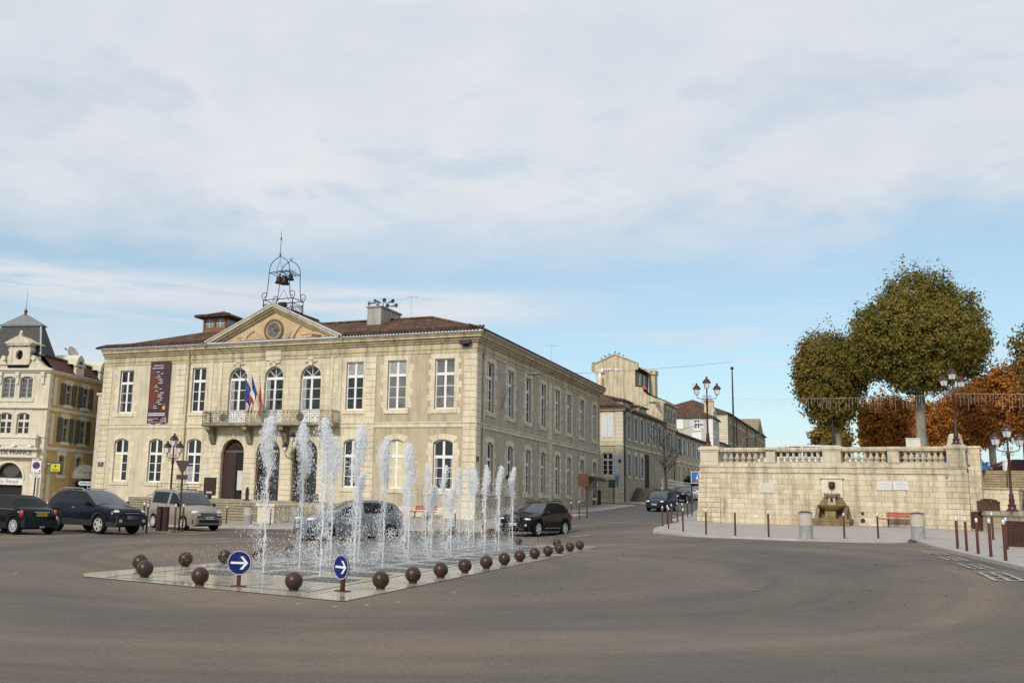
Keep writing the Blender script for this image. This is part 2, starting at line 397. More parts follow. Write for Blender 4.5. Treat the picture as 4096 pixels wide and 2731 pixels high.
# terrace behind the balustrade
TZ = 4.36
WD = (.7943,-.6075); WN = (.6075,.7943)        # along the wall, away from us
W0 = (18.44,58.18)
def wl(u, v): return (W0[0]+WD[0]*u+WN[0]*v, W0[1]+WD[1]*u+WN[1]*v)
m = MB(); a = wl(.2,.3); b = wl(14.4,.3); c = wl(14.4,7.5); d = wl(40,7.5)
m.poly([(a[0],a[1],TZ),(b[0],b[1],TZ),(c[0],c[1],TZ),(d[0],d[1],TZ),(300,90,TZ),(700,700,TZ),(430,700,TZ),(28.5,76,TZ)])
m.poly([(a[0],a[1],TZ),(28.5,76,TZ),(430,700,TZ),(430,700,-2),(28.5,76,-2),(a[0],a[1],-2)]) if 0 else None
for p, q in ((a,(28.5,76)),((28.5,76),(120,216))): m.quad((p[0],p[1],TZ),(q[0],q[1],TZ),(q[0],q[1],-1),(p[0],p[1],-1),1)
tag(m.build('terrace', [M_grass, M_wall], fix=False), kind='structure')
# basin of the water jets
BP = [(-.86,16.15),(8.1,38.2),(6.6,39.3),(3.6,39.0),(-5.6,21.6),(-6.45,19.75),(-6.2,19.15)]
def basin():
    o = patch(BP, .012, 'fountain_paving', M_basin, step=2, kerbmat=M_kerb)
    return o
basin()
BU = Vector((.372,.928)); BV = Vector((-.928,.372)); B0 = Vector((-.86,16.15))
def bp(u, v): p = B0 + BU*u + BV*v; return (p.x, p.y)
M_grate = M_slab
for i in range(11):
    for j in range(3):
        u, v = 3.4+i*1.72+(.86 if j % 2 else 0), 1.9+j*1.35
        p = [bp(u-.5,v-.5), bp(u+.5,v-.5), bp(u+.5,v+.5), bp(u-.5,v+.5)]
        patch(p, .018, 'fountain_slab', M_slab, step=2)
for v in (1.15, 5.6): patch([bp(.9,v-.02),bp(22.6,v-.02),bp(22.6,v+.02),bp(.9,v+.02)], .016, 'fountain_drain', M_slab, step=2)
patch([bp(.95,1.15),bp(.99,1.15),bp(.99,5.6),bp(.95,5.6)], .0165, 'fountain_drain', M_slab, step=2)
# ------------------------------------------------------------------ sky and light
SUN_EL, SUN_AZ = R(34), R(212)       # azimuth clockwise from +Y: behind us, to the left
def world():
    w = bpy.data.worlds.new('World'); scene.world = w; w.use_nodes = True; nt = w.node_tree
    bg = nt.nodes['Background']; bg.inputs['Strength'].default_value = .1
    sky = N(nt, 'ShaderNodeTexSky'); sky.sky_type = 'NISHITA'; sky.sun_disc = False; sky.sun_elevation = SUN_EL; sky.sun_rotation = SUN_AZ
    sky.air_density = 1.0; sky.dust_density = .6; sky.ozone_density = 1.5
    tc = N(nt, 'ShaderNodeTexCoord'); d = tc.outputs['Generated']
    sp = N(nt, 'ShaderNodeSeparateXYZ'); L(nt, d, sp.inputs[0])
    def M(op, a, b=0, c=None):
        q = N(nt, 'ShaderNodeMath', operation=op)
        for i, v in ((0, a), (1, b), (2, c)):
            if v is None: continue
            if isinstance(v, (int, float)): q.inputs[i].default_value = v
            else: L(nt, v, q.inputs[i])
        return q.outputs[0]
    hz = M('SQRT', M('ADD', M('MULTIPLY', sp.outputs[0], sp.outputs[0]), M('MULTIPLY', sp.outputs[1], sp.outputs[1])))
    v = M('DIVIDE', sp.outputs[2], M('MAXIMUM', hz, .02)); az = M('ARCTAN2', sp.outputs[0], sp.outputs[1])
    def sstep(x, a, b):
        q = N(nt, 'ShaderNodeMapRange'); q.interpolation_type = 'SMOOTHSTEP'; L(nt, x, q.inputs[0]); q.inputs[1].default_value = a; q.inputs[2].default_value = b; return q.outputs[0]
    nA = noise(nt, d, 2.6, 8, .58, sc=(1, 1, 2.6), dist=.35); nB = noise(nt, d, 7, 7, .6, sc=(1, 1, 2.4), dist=.25); nC = noise(nt, d, 5, 6, .62, sc=(1, 1, 12), dist=.2); nD = noise(nt, d, 1.5, 5, .5, sc=(1, 1, 1.6))
    edge = M('ADD', M('ADD', M('SUBTRACT', v, .258), M('MULTIPLY', M('SUBTRACT', nB, .5), .16)), M('MULTIPLY', M('SUBTRACT', nA, .5), .10))
    main = sstep(edge, -.03, .075)
    hole = M('MULTIPLY', sstep(M('ADD', M('MULTIPLY', nA, .6), M('MULTIPLY', nB, .4)), .50, .63), sstep(v, .70, .32)); main = M('MULTIPLY', main, M('SUBTRACT', 1, M('MULTIPLY', hole, .55)))
    band = M('MULTIPLY', sstep(M('ABSOLUTE', M('SUBTRACT', M('ADD', v, M('MULTIPLY', M('SUBTRACT', nC, .5), .03)), .206)), .030, .004), sstep(az, .30, .0)); band = M('MULTIPLY', band, sstep(nC, .25, .5))
    low = M('MULTIPLY', sstep(v, .21, .10), M('MULTIPLY', sstep(az, .2, -.22), .8)); wisps = M('MULTIPLY', sstep(nC, .50, .72), M('MULTIPLY', sstep(v, .30, .18), .55)); base = M('MULTIPLY', sstep(v, .15, -.02), .6)
    cl = M('MAXIMUM', M('MAXIMUM', main, band), M('MAXIMUM', M('MAXIMUM', low, wisps), base))
    shade = ramp(nt, M('ADD', M('MULTIPLY', nD, .55), M('MULTIPLY', nB, .45)), [(.36, (5.85,6.4,7.1)), (.5, (6.45,6.85,7.45)), (.64, (7.3,7.55,7.9))])
    skyc = mixc(nt, .45, mixc(nt, 1.0, sky.outputs[0], (SKYM*.95,SKYM*1.12,SKYM*1.08), 'MULTIPLY'), (5.3,6.4,7.2))
    L(nt, mixc(nt, cl, skyc, shade), bg.inputs['Color'])
SKYM = 1.25
world()
s = bpy.data.lights.new('sun', 'SUN'); s.energy = 2.7; s.angle = R(10); s.color = (1, .93, .82)
so = bpy.data.objects.new('sun', s); col.objects.link(so); so.location = (-30,-40,60)
dv = Vector((math.sin(SUN_AZ)*math.cos(SUN_EL), math.cos(SUN_AZ)*math.cos(SUN_EL), math.sin(SUN_EL)))
so.rotation_euler = (-dv).to_track_quat('-Z', 'Y').to_euler()
# ------------------------------------------------------------------ camera
cam = bpy.data.cameras.new('camera'); co_ = bpy.data.objects.new('camera', cam); col.objects.link(co_); scene.camera = co_
cam.sensor_width = 36; cam.lens = 3750/4096*36; cam.clip_end = 6000; cam.clip_start = .1
cam.shift_x = (2048-1613.66)/4096; cam.shift_y = 1.9/4096
p, r_ = .1639585, .0314878
r0 = Vector((1,0,0)); u0 = Vector((0,-math.sin(p),math.cos(p))); f0 = Vector((0,math.cos(p),math.sin(p)))
rx = math.cos(r_)*r0 + math.sin(r_)*u0; uy = -math.sin(r_)*r0 + math.cos(r_)*u0
co_.matrix_world = Matrix(((rx.x,uy.x,-f0.x,0),(rx.y,uy.y,-f0.y,0),(rx.z,uy.z,-f0.z,1.75),(0,0,0,1)))
scene.cycles.use_denoising = False
scene.view_settings.view_transform = 'Standard'; scene.view_settings.look = 'None'; scene.view_settings.exposure = .1; scene.view_settings.gamma = 1
# ------------------------------------------------------------------ facades
TSIDE = Matrix(((0,-1,0,0),(1,0,0,0),(0,0,1,0),(0,0,0,1)))      # (u,d,z) -> (-d,u,z): a wall facing +x
def arc_pts(u0, u1, z1, rise, n=10):
    w = (u1-u0)/2; uc = (u0+u1)/2
    rr = (w*w + rise*rise)/(2*rise); zc = z1 - rr
    a0 = math.asin(min(1, w/rr))
    if rise > w*.98: a0 = pi/2; rr = w; zc = z1-w
    return [(uc + rr*math.sin(-a0 + 2*a0*i/n), zc + rr*math.cos(-a0 + 2*a0*i/n)) for i in range(n+1)]
def facade(mb, u0, u1, z0, z1, holes, depth=.25, mi=0, back=None):
    """flat wall with real openings; holes = (u0,u1,z0,z1,rise)"""
    us = sorted({u0, u1, *[h[0] for h in holes], *[h[1] for h in holes]}); us = [u for u in us if u0-1e-6 <= u <= u1+1e-6]
    zs = sorted({z0, z1, *[h[2] for h in holes], *[h[3] for h in holes]}); zs = [z for z in zs if z0-1e-6 <= z <= z1+1e-6]
    for i in range(len(us)-1):
        for j in range(len(zs)-1):
            a, b, c, d = us[i], us[i+1], zs[j], zs[j+1]; mu, mz = (a+b)/2, (c+d)/2
            if any(h[0] < mu < h[1] and h[2] < mz < h[3] for h in holes): continue
            mb.quad((a,0,c),(b,0,c),(b,0,d),(a,0,d), mi)
    for a, b, c, d, r in holes:
        D = depth
        top = d - r
        mb.quad((a,0,c),(a,D,c),(a,D,top),(a,0,top), mi); mb.quad((b,0,c),(b,D,c),(b,D,top),(b,0,top), mi)
        mb.quad((a,0,c),(b,0,c),(b,D,c),(a,D,c), mi)
        if r <= 0: mb.quad((a,0,d),(b,0,d),(b,D,d),(a,D,d), mi)
        else:
            P = arc_pts(a, b, d, r)
            for (p, q), (s, t) in zip(P, P[1:]):
                mb.quad((p,0,q),(s,0,t),(s,0,d),(p,0,d), mi); mb.quad((p,0,q),(s,0,t),(s,D,t),(p,D,q), mi)
def win_frame(mb, a, b, c, d, rise=0, y=.2, tr=None, rows=3, fan=False, w=.085, mid=.16, panel=0, th=.07, mun=.045):
    """white casement window: outer frame, mullion, transom, glazing bars"""
    uc = (a+b)/2; top = d - rise
    B = lambda x0, x1, z0, z1, t=th, yy=0: mb.box(x0, x1, y-t/2+yy, y+t/2+yy, z0, z1)
    tr = tr if tr is not None else c + (top-c)*.70
    B(a, a+w, c, top); B(b-w, b, c, top); B(a+w, b-w, c, c+w*1.3)
    if rise <= 0: B(a+w, b-w, top-w, top)
    else:
        P = arc_pts(a+w*.5, b-w*.5, d-w*.5, max(.02, rise-w*.2) if not fan else (b-a)/2-w*.5, 12)
        for p, q in zip(P, P[1:]):
            mb.tube([(p[0], y, p[1]), (q[0], y, q[1])], w*.6, 4)
    B(a+w, b-w, tr-.095, tr+.095, th+.03)
    B(uc-mid/2, uc+mid/2, c+w*1.3, tr-.07, th+.01)
    if fan:
        cx, cz = uc, tr+.07; r = (b-a)/2 - w
        for ang in (45, 90, 135):
            e = (cx+r*math.cos(R(ang)), cz+(d-cz-w)*math.sin(R(ang))*1.0)
            mb.tube([(cx, y, cz), (e[0], y, e[1])], mun*.7, 4)
    else: B(uc-mid/2, uc+mid/2, tr+.07, top - (w if rise <= 0 else -rise*.6), th)
    z0 = c + w*1.3
    if panel: 
        B(a+w, b-w, z0, z0+panel, th-.02); z0 += panel
    for i in range(1, rows):
        z = z0 + (tr-.07-z0)*i/rows
        B(a+w, uc-mid/2, z-mun/2, z+mun/2, th-.02); B(uc+mid/2, b-w, z-mun/2, z+mun/2, th-.02)
def window(par, T, a, b, c, d, rise=0, glass=None, sur='tooth', fan=False, rows=3, tr=None, panel=0, sill=True, msur=None, blind=None, y=.2, mframe=None, w=.085, surw=.3):
    m = MB(); m.T = T; win_frame(m, a, b, c, d, rise, y, tr, rows, fan, w, panel=panel)
    f = m.build('window', mframe or M_white, par)
    g = MB(); g.T = T
    if rise <= 0: g.quad((a,y+.01,c),(b,y+.01,c),(b,y+.01,d),(a,y+.01,d))
    else:
        P = arc_pts(a, b, d, rise, 10); g.poly([(a,y+.01,c),(b,y+.01,c)] + [(p[0], y+.01, p[1]) for p in reversed(P)])
    g.build('pane', glass or M_glass, f, fix=False)
    if blind:
        k = MB(); k.T = T
        for (x0, x1, z0, z1) in blind[1]: k.box(a+(b-a)*x0, a+(b-a)*x1, y-.012, y+.004, c+(d-c)*z0, c+(d-c)*z1)
        k.build('curtain', blind[0], f)
    elif sur and d-c > 1.9 and rnd.random() < .55:
        k = MB(); k.T = T; wd = rnd.uniform(.10,.2)
        for x0, x1 in ((.07,.07+wd),(.93-wd*.8,.93)): k.box(a+(b-a)*x0, a+(b-a)*x1, y-.006, y+.006, c+.1, c+(d-rise-c)*.68)
        k.build('curtain', M_curt if rnd.random() < .6 else M_glassp, f)
    s = MB(); s.T = T
    if sur:
        o = .012; k = 0; z = c - .28; jt = rnd.randint(0, 1)
        while z < d - rise - .05:
            z2 = min(z+.42, d-rise)
            ww = (surw + (.2 if (k+jt) % 2 else 0) + rnd.uniform(-.05,.09)) if sur == 'tooth' else surw*.75; w3 = ww + (rnd.uniform(-.08,.08) if sur == 'tooth' else 0)
            s.box(a-ww, a, -o, .0 if 1 else 0, z, z2-.006); s.box(b, b+w3, -o, 0, z, z2-.006); z += .42; k += 1
        if rise <= 0:
            n = 3
            for i in range(n): s.box(a-surw+(b-a+2*surw)*i/n+.003, a-surw+(b-a+2*surw)*(i+1)/n-.003, -o-.003, 0, d, d+.42)
        else:
            P = arc_pts(a, b, d, rise, 8)
            cx = (a+b)/2
            Q = [(cx+(p[0]-cx)*(1+ .34/max(.3, (b-a)/2)), p[1]+.36 - (0 if fan else 0)) for p in P] if not fan else [(cx+(p[0]-cx)*1.28, (d-(b-a)/2)+(p[1]-(d-(b-a)/2))*1.28) for p in P]
            for i in range(8):
                s.add([(P[i][0],-o-.003,P[i][1]),(P[i+1][0],-o-.003,P[i+1][1]),(Q[i+1][0],-o-.003,Q[i+1][1]),(Q[i][0],-o-.003,Q[i][1]),
                       (P[i][0],0,P[i][1]),(P[i+1][0],0,P[i+1][1]),(Q[i+1][0],0,Q[i+1][1]),(Q[i][0],0,Q[i][1])],
                      [(0,1,2,3),(0,1,5,4),(2,3,7,6),(0,3,7,4),(1,2,6,5)])
        s.build('surround', msur or M_quoin, f)
    if sill:
        k = MB(); k.T = T; k.box(a-.22, b+.22, -.07, .12, c-.28, c-.02); k.build('sill', msur or M_trim, f)
    return f
def quoins(mb, a, b, z0, z1, h=.42, o=.05, alt=0):
    z = z0; k = 0
    while z < z1-.05:
        zz = min(z+h, z1)
        mb.box(a-(alt if k % 2 else 0), b, -o, .0, z+.012, zz-.012); z += h; k += 1

# ------------------------------------------------------------------ town hall
A0 = R(25.654); THC = (4.8646, 61.0, 0)
def thw(x, y, z=0):
    c, s = math.cos(A0), math.sin(A0); return (THC[0]+x*c+y*s, THC[1]-x*s+y*c, z)
def town_hall():
    t = root('town_hall', 'large pale stone town hall with clock pediment, balcony and red tiled roof', 'town hall', THC, -A0)
    I = Matrix.Identity(4)
    up = [(-30.25,-28.87),(-23.13,-21.85),(-9.74,-8.40),(-6.50,-5.11),(-2.98,-1.55)]
    lo = [(-30.28,-28.88),(-26.85,-25.52),(-23.22,-21.88),(-9.74,-8.42),(-6.28,-5.1),(-2.97,-1.56)]
    ar = [(-19.72,-18.08),(-16.55,-14.94),(-13.49,-11.79)]
    dr = [(-20.0,-18.0),(-16.92,-14.9),(-13.85,-11.8)]
    zu0, zu1, zl0, zl1 = 7.6, 10.98, 2.3, 5.6
    H = lambda L, z0, z1, r: [(a, b, z0, z1, r) for a, b in L]
    # walls: render on the two wings, ashlar on the centre, grey render on the flank
    m = MB()
    facade(m, -32, -24.7, -.8, 12.2, H([up[0]], zu0, zu1, 0)+H(lo[:2], zl0, zl1, .22), mi=0)
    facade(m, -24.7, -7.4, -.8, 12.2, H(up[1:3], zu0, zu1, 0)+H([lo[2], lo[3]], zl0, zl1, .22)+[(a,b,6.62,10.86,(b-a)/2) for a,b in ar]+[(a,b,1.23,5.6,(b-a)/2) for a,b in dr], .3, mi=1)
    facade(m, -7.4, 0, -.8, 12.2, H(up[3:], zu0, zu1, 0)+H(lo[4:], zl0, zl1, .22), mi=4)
    su = [2.0, 6.15, 10.3, 14.15, 18.15, 21.7, 26.05, 30.65]; W2 = 1.36
    sus = [(u, u+W2) for u in su]
    m.T = TSIDE
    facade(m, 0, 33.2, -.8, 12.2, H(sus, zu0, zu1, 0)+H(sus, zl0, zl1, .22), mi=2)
    m.T = I
    m.quad((-32,0,-.8),(-32,30,-.8),(-32,30,12.2),(-32,0,12.2), 0)
    m.quad((-32,33.2,-.8),(0,33.2,-.8),(0,33.2,12.2),(-32,33.2,12.2), 2)
    # darkness of the rooms behind the panes
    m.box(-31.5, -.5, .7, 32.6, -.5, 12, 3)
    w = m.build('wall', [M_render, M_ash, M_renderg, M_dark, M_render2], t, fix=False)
    # windows
    bl = (M_blind, [(.03,.45,.02,.98),(.55,.97,.02,.98)])
    cur = (M_curt, [(.05,.26,.24,.8),(.06,.2,.02,.24)])
    for i, (a, b) in enumerate(up): window(t, I, a, b, zu0, zu1, 0, M_glassp if i in (3, 4) else M_glass, sur='tooth' if i in (0,3,4) else 'band', blind=(M_curt, [(.05,.44,.72,.97),(.56,.95,.72,.97)]) if i in (2,3) else None)
    for i, (a, b) in enumerate(lo):
        window(t, I, a, b, zl0, zl1, .22, M_glass, sur='tooth' if i in (0,1,4,5) else 'band', blind=bl if i == 4 else (M_blind, [(.06,.44,.03,.62)]) if i == 0 else (M_curt, [(.06,.44,.03,.38)]) if i == 2 else None)
    for a, b in ar: window(t, I, a, b, 6.62, 10.86, (b-a)/2, M_glass, sur='band', fan=True, tr=10.0, panel=1.0, sill=False, blind=(M_curt, [(.05,.24,.27,.78),(.40,.44,.27,.6)]), y=.25, msur=M_ash, surw=.24)
    for i, (a, b) in enumerate(sus):
        window(t, TSIDE, a, b, zu0, zu1, 0, M_glassp if i % 3 == 1 else M_glass)
        window(t, TSIDE, a, b, zl0, zl1, .22, M_glassp if i % 3 == 2 else M_glass)
    # doors
    for i, (a, b) in enumerate(dr):
        d = MB(); D = .42; uc = (a+b)/2
        d.box(a, a+.09, D-.05, D+.05, 1.23, 4.6); d.box(b-.09, b, D-.05, D+.05, 1.23, 4.6)
        d.box(a, b, D-.07, D+.07, 4.6, 4.78)
        if i != 0: d.box(uc-.06, uc+.06, D-.05, D+.05, 1.23, 4.6)
        P = arc_pts(a, b, 5.6, 1.0, 12)
        for p, q in zip(P, P[1:]): d.tube([(p[0], D, p[1]), (q[0], D, q[1])], .05, 4)
        P2 = [(uc+(p[0]-uc)*.42, 4.78+(p[1]-4.6)*.42) for p in P]
        for p, q in zip(P2, P2[1:]): d.tube([(p[0], D, p[1]), (q[0], D, q[1])], .03, 4)
        for k in (2, 4, 6, 8, 10): d.tube([(P2[k][0], D, P2[k][1]), (P[k][0], D, P[k][1])], .025, 4)
        f = d.build('door', pm('door_brown', (.12,.055,.03), .5), t)
        g = MB(); g.poly([(a,D+.02,1.23),(b,D+.02,1.23)]+[(p[0],D+.02,p[1]) for p in reversed(P)]); g.build('door_glass_or_dark', M_glass if i else M_dark, f, fix=False)  # glass, but the open left doorway gets a sheet painted dark for the unlit hall
        if i == 0:
            k = MB(); k.box(a+.1, a+1.1, D-.04, D+.0, 1.25, 4.58)
            for zz in (1.4, 2.4, 3.5): k.box(a+.22, a+.98, D-.06, D-.04, zz, zz+.85)
            k.build('door_leaf', M_wood, f)
            k = MB(); k.box(b-.5, b-.05, .05, .09, 1.9, 3.3); k.build('notice_board', pm('notice_paper', (.55,.53,.5), .7), f)
    for nm, (x0, x1, z0, z1), mt in (('house_number_plate', (-17.42,-17.2,4.28,4.42), pm('plate_navy', (.02,.025,.07), .4)), ('wall_plaque', (-14.1,-13.75,2.85,3.15), pm('plaque_brown', (.25,.17,.1), .6))):
        k = MB(); k.box(x0, x1, -.03, 0, z0, z1); k.build(nm, mt, t)
    # rustication round the doors, corner and pilaster quoins
    def strip_(T, a, b, z0, z1, *r, foot=None):
        q = MB(); q.T = T; quoins(q, a, b, z0, z1, *r)
        if foot: q.box(a-.07, b+.05, -.075, 0, -.8, 1.2)
        q.build('quoin_strip', M_quoin, t)
    for a, b in ((-.88, 0), (-8.2, -7.4), (-24.7, -23.75), (-31.95, -31.05)): strip_(I, a, b, 1.2, 11.35, foot=a > -30)
    for a, b in ((-20.85,-20.05), (-17.95,-16.97), (-14.85,-13.9), (-11.75,-10.9)): strip_(I, a, b, 1.25, 4.6, .37, .045)
    for a, b in ((0, .8), (16.2, 17.1), (32.3, 33.2)): strip_(TSIDE, a, b, .3, 11.35)
    # flat bands of the central bays (pilaster strips) and keystone ornaments
    for a, b in ((-21.5,-21.2),(-10.4,-10.1),(-20.6,-20.35),(-11.05,-10.8)): p = MB(); p.box(a, b, -.06, 0, 6.75, 11.35); p.build('pilaster', M_trim, t)
    for a, b in ar:
        p = MB(); u = (a+b)/2; p.box(u-.16, u+.16, -.14, 0, 10.85, 11.2); p.ball((u-.3,-.06,11.15), .16, 8, 6, sc=(1.4,.6,.7)); p.ball((u+.3,-.06,11.15), .16, 8, 6, sc=(1.4,.6,.7)); p.ball((u,-.1,11.3), .2, 8, 6, sc=(1.6,.6,.8)); p.build('keystone_carving', M_trim, t)
    for a, b in dr:
        u = (a+b)/2
        for ang in (-60,-30,0,30,60):
            x, z = u+1.3*math.sin(R(ang)), 4.6+1.3*math.cos(R(ang)); p = MB()
            p.box(x-.03 if ang else x-.15, x+.03 if ang else x+.15, -.04, 0, z-.22, z+.2); p.build('arch_stone', M_trim, t)
    p = MB(); p.box(-16.5,-15.2,-.1,0,11.3,12.2); p.build('frieze_tablet', M_trim, t)
    # string course, architrave, cornice
    c = MB()
    def run(z0, z1, o):
        c.box(-32-.0, o, -o, 0, z0, z1); c.T = TSIDE; c.box(0.001, 33.2+o, -o, 0, z0, z1); c.T = I
    run(6.40, 6.72, .07); run(6.66, 6.74, .12)
    c.build('string_course', M_trim, t)
    c = MB(); run(11.35, 11.6, .05); run(11.6, 11.7, .10); run(11.7, 12.02, .03)
    run(12.02, 12.16, .14); run(12.16, 12.32, .26); run(12.32, 12.5, .42); run(12.5, 12.62, .5)
    c.build('cornice', M_trimd, t)
    g = MB(); g.box(-32.1, .6, -.62, -.2, 12.62, 12.74); g.T = TSIDE; g.box(0, 33.7, -.62, -.2, 12.624, 12.736); g.T = I
    g.build('gutter', M_zinc, t)
    # plinth
    for T, a, b in ((I,-31.05,-24.75),(I,-7.33,-.97),(TSIDE,.8,33.2)): c = MB(); c.T = T; c.box(a,b,-.05,0,-.8,1.18); c.build('plinth', M_trim, t)
    # roof: hipped, low, canal tiles
    e = .75; ze = 12.72; zr = 15.05
    a = MB(); b = MB()
    x0, x1, yb = -32.5, e-.15, 33.6
    def RX(m, *p): m.poly(p)
    # front slope, right slope, back, left (U-shaped ridge)
    RX(a, (x0,-.6,ze),(x1,-.6,ze),(-6,6,zr),(-26,6,zr))
    RX(b, (x1,-.6,ze),(x1,yb,ze),(-6,28,zr),(-6,6,zr))
    RX(b, (x0,-.6,ze),(-26,6,zr),(-26,28,zr),(x0,yb,ze))
    RX(a, (x0,yb,ze),(-26,28,zr),(-6,28,zr),(x1,yb,ze))
    RX(a, (-26,6,zr),(-6,6,zr),(-6,28,zr),(-26,28,zr))
    # gable roof behind the pediment
    ax, az = -15.85, 15.32
    b.poly([(-22.0,-.35,12.75),(ax,-.35,az),(ax,6.4,az),(-22.0,.8,13.2)]); b.poly([(-9.7,-.35,12.75),(-9.7,.8,13.2),(ax,6.4,az),(ax,-.35,az)])
    r1 = a.build('roof', M_tx, t, fix=False); r2 = b.build('roof', M_ty, t, fix=False)
    k = MB()
    n = int((x1-x0)/.24)
    for i in range(n):
        x = x0 + (i+.5)*.24
        if -21.6 < x < -10.1: continue
        k.tube([(x,-.68,ze+.03),(x,.5,ze+.03+.42)], [.085,.085], 6)
    for i in range(int(34/.24)):
        y = -.5 + i*.24; k.tube([(x1+.08,y,ze+.03),(x1-1.0,y,ze+.03+.36)], .085, 6)
    for p, s in (((-6,6,zr),(-26,6,zr)), ((x1,-.6,ze),(-6,6,zr)), ((ax,-.4,az),(ax,6,az))):
        k.tube([Vector(p)+Vector((0,0,.03)), Vector(s)+Vector((0,0,.03))], .12, 6)
    k.build('ridge_tiles', M_tx, r1)
    # pediment
    P = MB(); zb = 12.62
    def rake(o0, o1, y0, y1, mi=0):
        for s in (-1, 1):
            xa = ax + s*5.95
            dx, dz = (ax-xa), (15.28-zb); ln = math.hypot(dx, dz); nx, nz = -dz/ln*s*-1, abs(dx)/ln
            pts = [(xa, zb), (ax, 15.28), (ax, 15.28-(o1)), (xa+ (1.2 if s<0 else -1.2)*0 , zb-o1)]
            pts = [(xa, zb-o0), (ax, 15.34-o0), (ax, 15.34-o1), (xa, zb-o1)]
            P.prism(pts, 'y', y0, y1, mi)
    P.prism([(-21.7,12.6),(-10.0,12.6),(ax,15.2)], 'y', -.12, .2, 1)
    rake(-.06, .12, -.62, .1, 0); rake(.12, .26, -.48, .1, 0); rake(.26, .42, -.3, .1, 0)
    ped = P.build('pediment', [M_trimd, pm('tympanum_plaster', (.50,.375,.225), .9, var=.12, scale=1.5)], t)
    z = MB(); 
    for s in (-1, 1): z.prism([(ax+s*6.1,zb+.04),(ax,15.42),(ax,15.5),(ax+s*6.2,zb+.1)], 'y', -.66, .05)
    z.build('flashing', M_zinc, ped)
    k = MB(); cz = 13.52; cx = -15.88
    def ring(r0, r1, y0, y1, mi, n=28):
        k.lathe([(r0,y1),(r0,y0),(r1,y0),(r1,y1)], n, (cx,0,cz), mi, 'y')
    ring(.66,.83,-.24,-.1,0); ring(.54,.67,-.2,-.1,1); k.lathe([(.001,-.14),(.56,-.14)], 28, (cx,0,cz), 2, 'y')
    for i, s in enumerate(('XII','I','II','III','IV','V','VI','VII','VIII','IX','X','XI')):
        vs, fs = text_mb(s, .15); an = R(90-30*i)
        k.add([(v[0]+cx+.44*math.cos(an), v[1]-.15, v[2]+cz+.44*math.sin(an)) for v in vs], fs, 3)
    k.prism([(cx-.03,cz-.03),(cx+.48,cz-.03),(cx+.48,cz+.02),(cx-.03,cz+.02)], 'y', -.18,-.16, 4)
    k.prism([(cx+.02,cz-.03),(cx+.03,cz+.03),(cx-.2,cz+.2),(cx-.24,cz+.18)], 'y', -.18,-.16, 3)
    k.build('clock', [pm('clock_rim', (.13,.08,.06), .5), pm('clock_ring', (.38,.27,.14), .6), pm('clock_face', (.20,.21,.215), .5), pm('clock_gold', (.42,.30,.09), .4, .3), M_iron], ped)
    for sd in (-1, 1):   # low relief: drapes, cannon, barrels, oar, on either side of the clock
        k = MB(); ok = lambda x: (x > cx) == (sd > 0)
        for (x, zz, l, r, tl) in ((-13.2,12.86,1.3,.17,5),(-12.2,13.1,1.2,.17,-8),(-13.0,13.15,.9,.15,4),(-19.3,12.78,.8,.13,0)):
            if ok(x): k.tube([(x-l/2,-.16,zz-l/2*math.sin(R(tl))),(x+l/2,-.16,zz+l/2*math.sin(R(tl)))], [r*.8, r], 8)
        for (x, zz, r) in ((-11.6,12.86,.2),(-12.6,12.8,.14),(-19.9,12.75,.18),(-18.9,12.8,.15)):
            if ok(x): k.ball((x,-.16,zz), r, 8, 6)
        if sd > 0: k.tube([(-14.3,-.15,12.8),(-14.0,-.15,13.3),(-13.6,-.15,13.8),(-13.2,-.15,13.95)], [.1,.09,.08,.05], 6)
        else:
            k.tube([(-18.4,-.15,12.7),(-18.3,-.15,13.1),(-17.9,-.15,13.45),(-17.6,-.15,13.55)], [.1,.08,.06,.09], 6)
            k.tube([(-19.15,-.15,13.1),(-18.7,-.15,13.1)], .05, 4); k.tube([(-18.92,-.15,12.95),(-18.92,-.15,13.28)], .05, 4)
        for i in range(5):
            if sd < 0: k.tube([(-17.4+.12*i,-.14,13.4-.05*i),(-17.2+.1*i,-.16,13.0-.04*i),(-17.0+.16*i,-.14,12.72)], .05, 5)
            else: k.tube([(-14.4-.1*i,-.14,13.4-.05*i),(-14.55-.08*i,-.16,13.0-.04*i),(-14.8-.14*i,-.14,12.72)], .045, 5)
        k.build('relief_carving', MATS['tympanum_plaster'], ped)
    # chimney
    k = MB(); k.box(-10.5,-9.35,4.2,7.6,14.0,15.75); k.box(-10.6,-9.25,4.1,7.7,15.75,15.85)
    k.build('chimney', render_mat('chimney_render', (.38,.365,.33), .6), t)
    # roof lantern
    k = MB(); lx0, lx1, ly0, ly1 = -26.5,-24.2, 5.2, 7.6
    k.box(lx0,lx1,ly0,ly1,14.2,15.15); 
    for x in (lx0, (lx0+lx1)/2-.09, lx1-.18): k.box(x, x+.18, ly0, ly0+.16, 15.15, 16.0)
    for y in (ly0, ly1-.16): k.box(lx1-.18, lx1, y, y+.16, 15.15, 16.0); k.box(lx0, lx0+.18, y, y+.16, 15.15, 16)
    k.box(lx0,lx1,ly0,ly1,15.9,16.02)
    ln = k.build('roof_lantern', pm('lantern_wood', (.22,.085,.035), .7), t)
    g = MB(); g.box(lx0+.05,lx1-.05,ly0+.1,ly1-.1,15.15,15.9,0)
    for x in (lx0+.62, lx0+1.7): g.box(x-.025,x+.025,ly0+.06,ly0+.12,15.15,15.9,1)
    for z in (15.5,): g.box(lx0+.18,lx1-.18,ly0+.06,ly0+.12,z-.02,z+.02,1)
    g.build('pane', [glass_mat('window_sky', (.22,.23,.24)), M_white], ln)
    g = MB(); o = .55
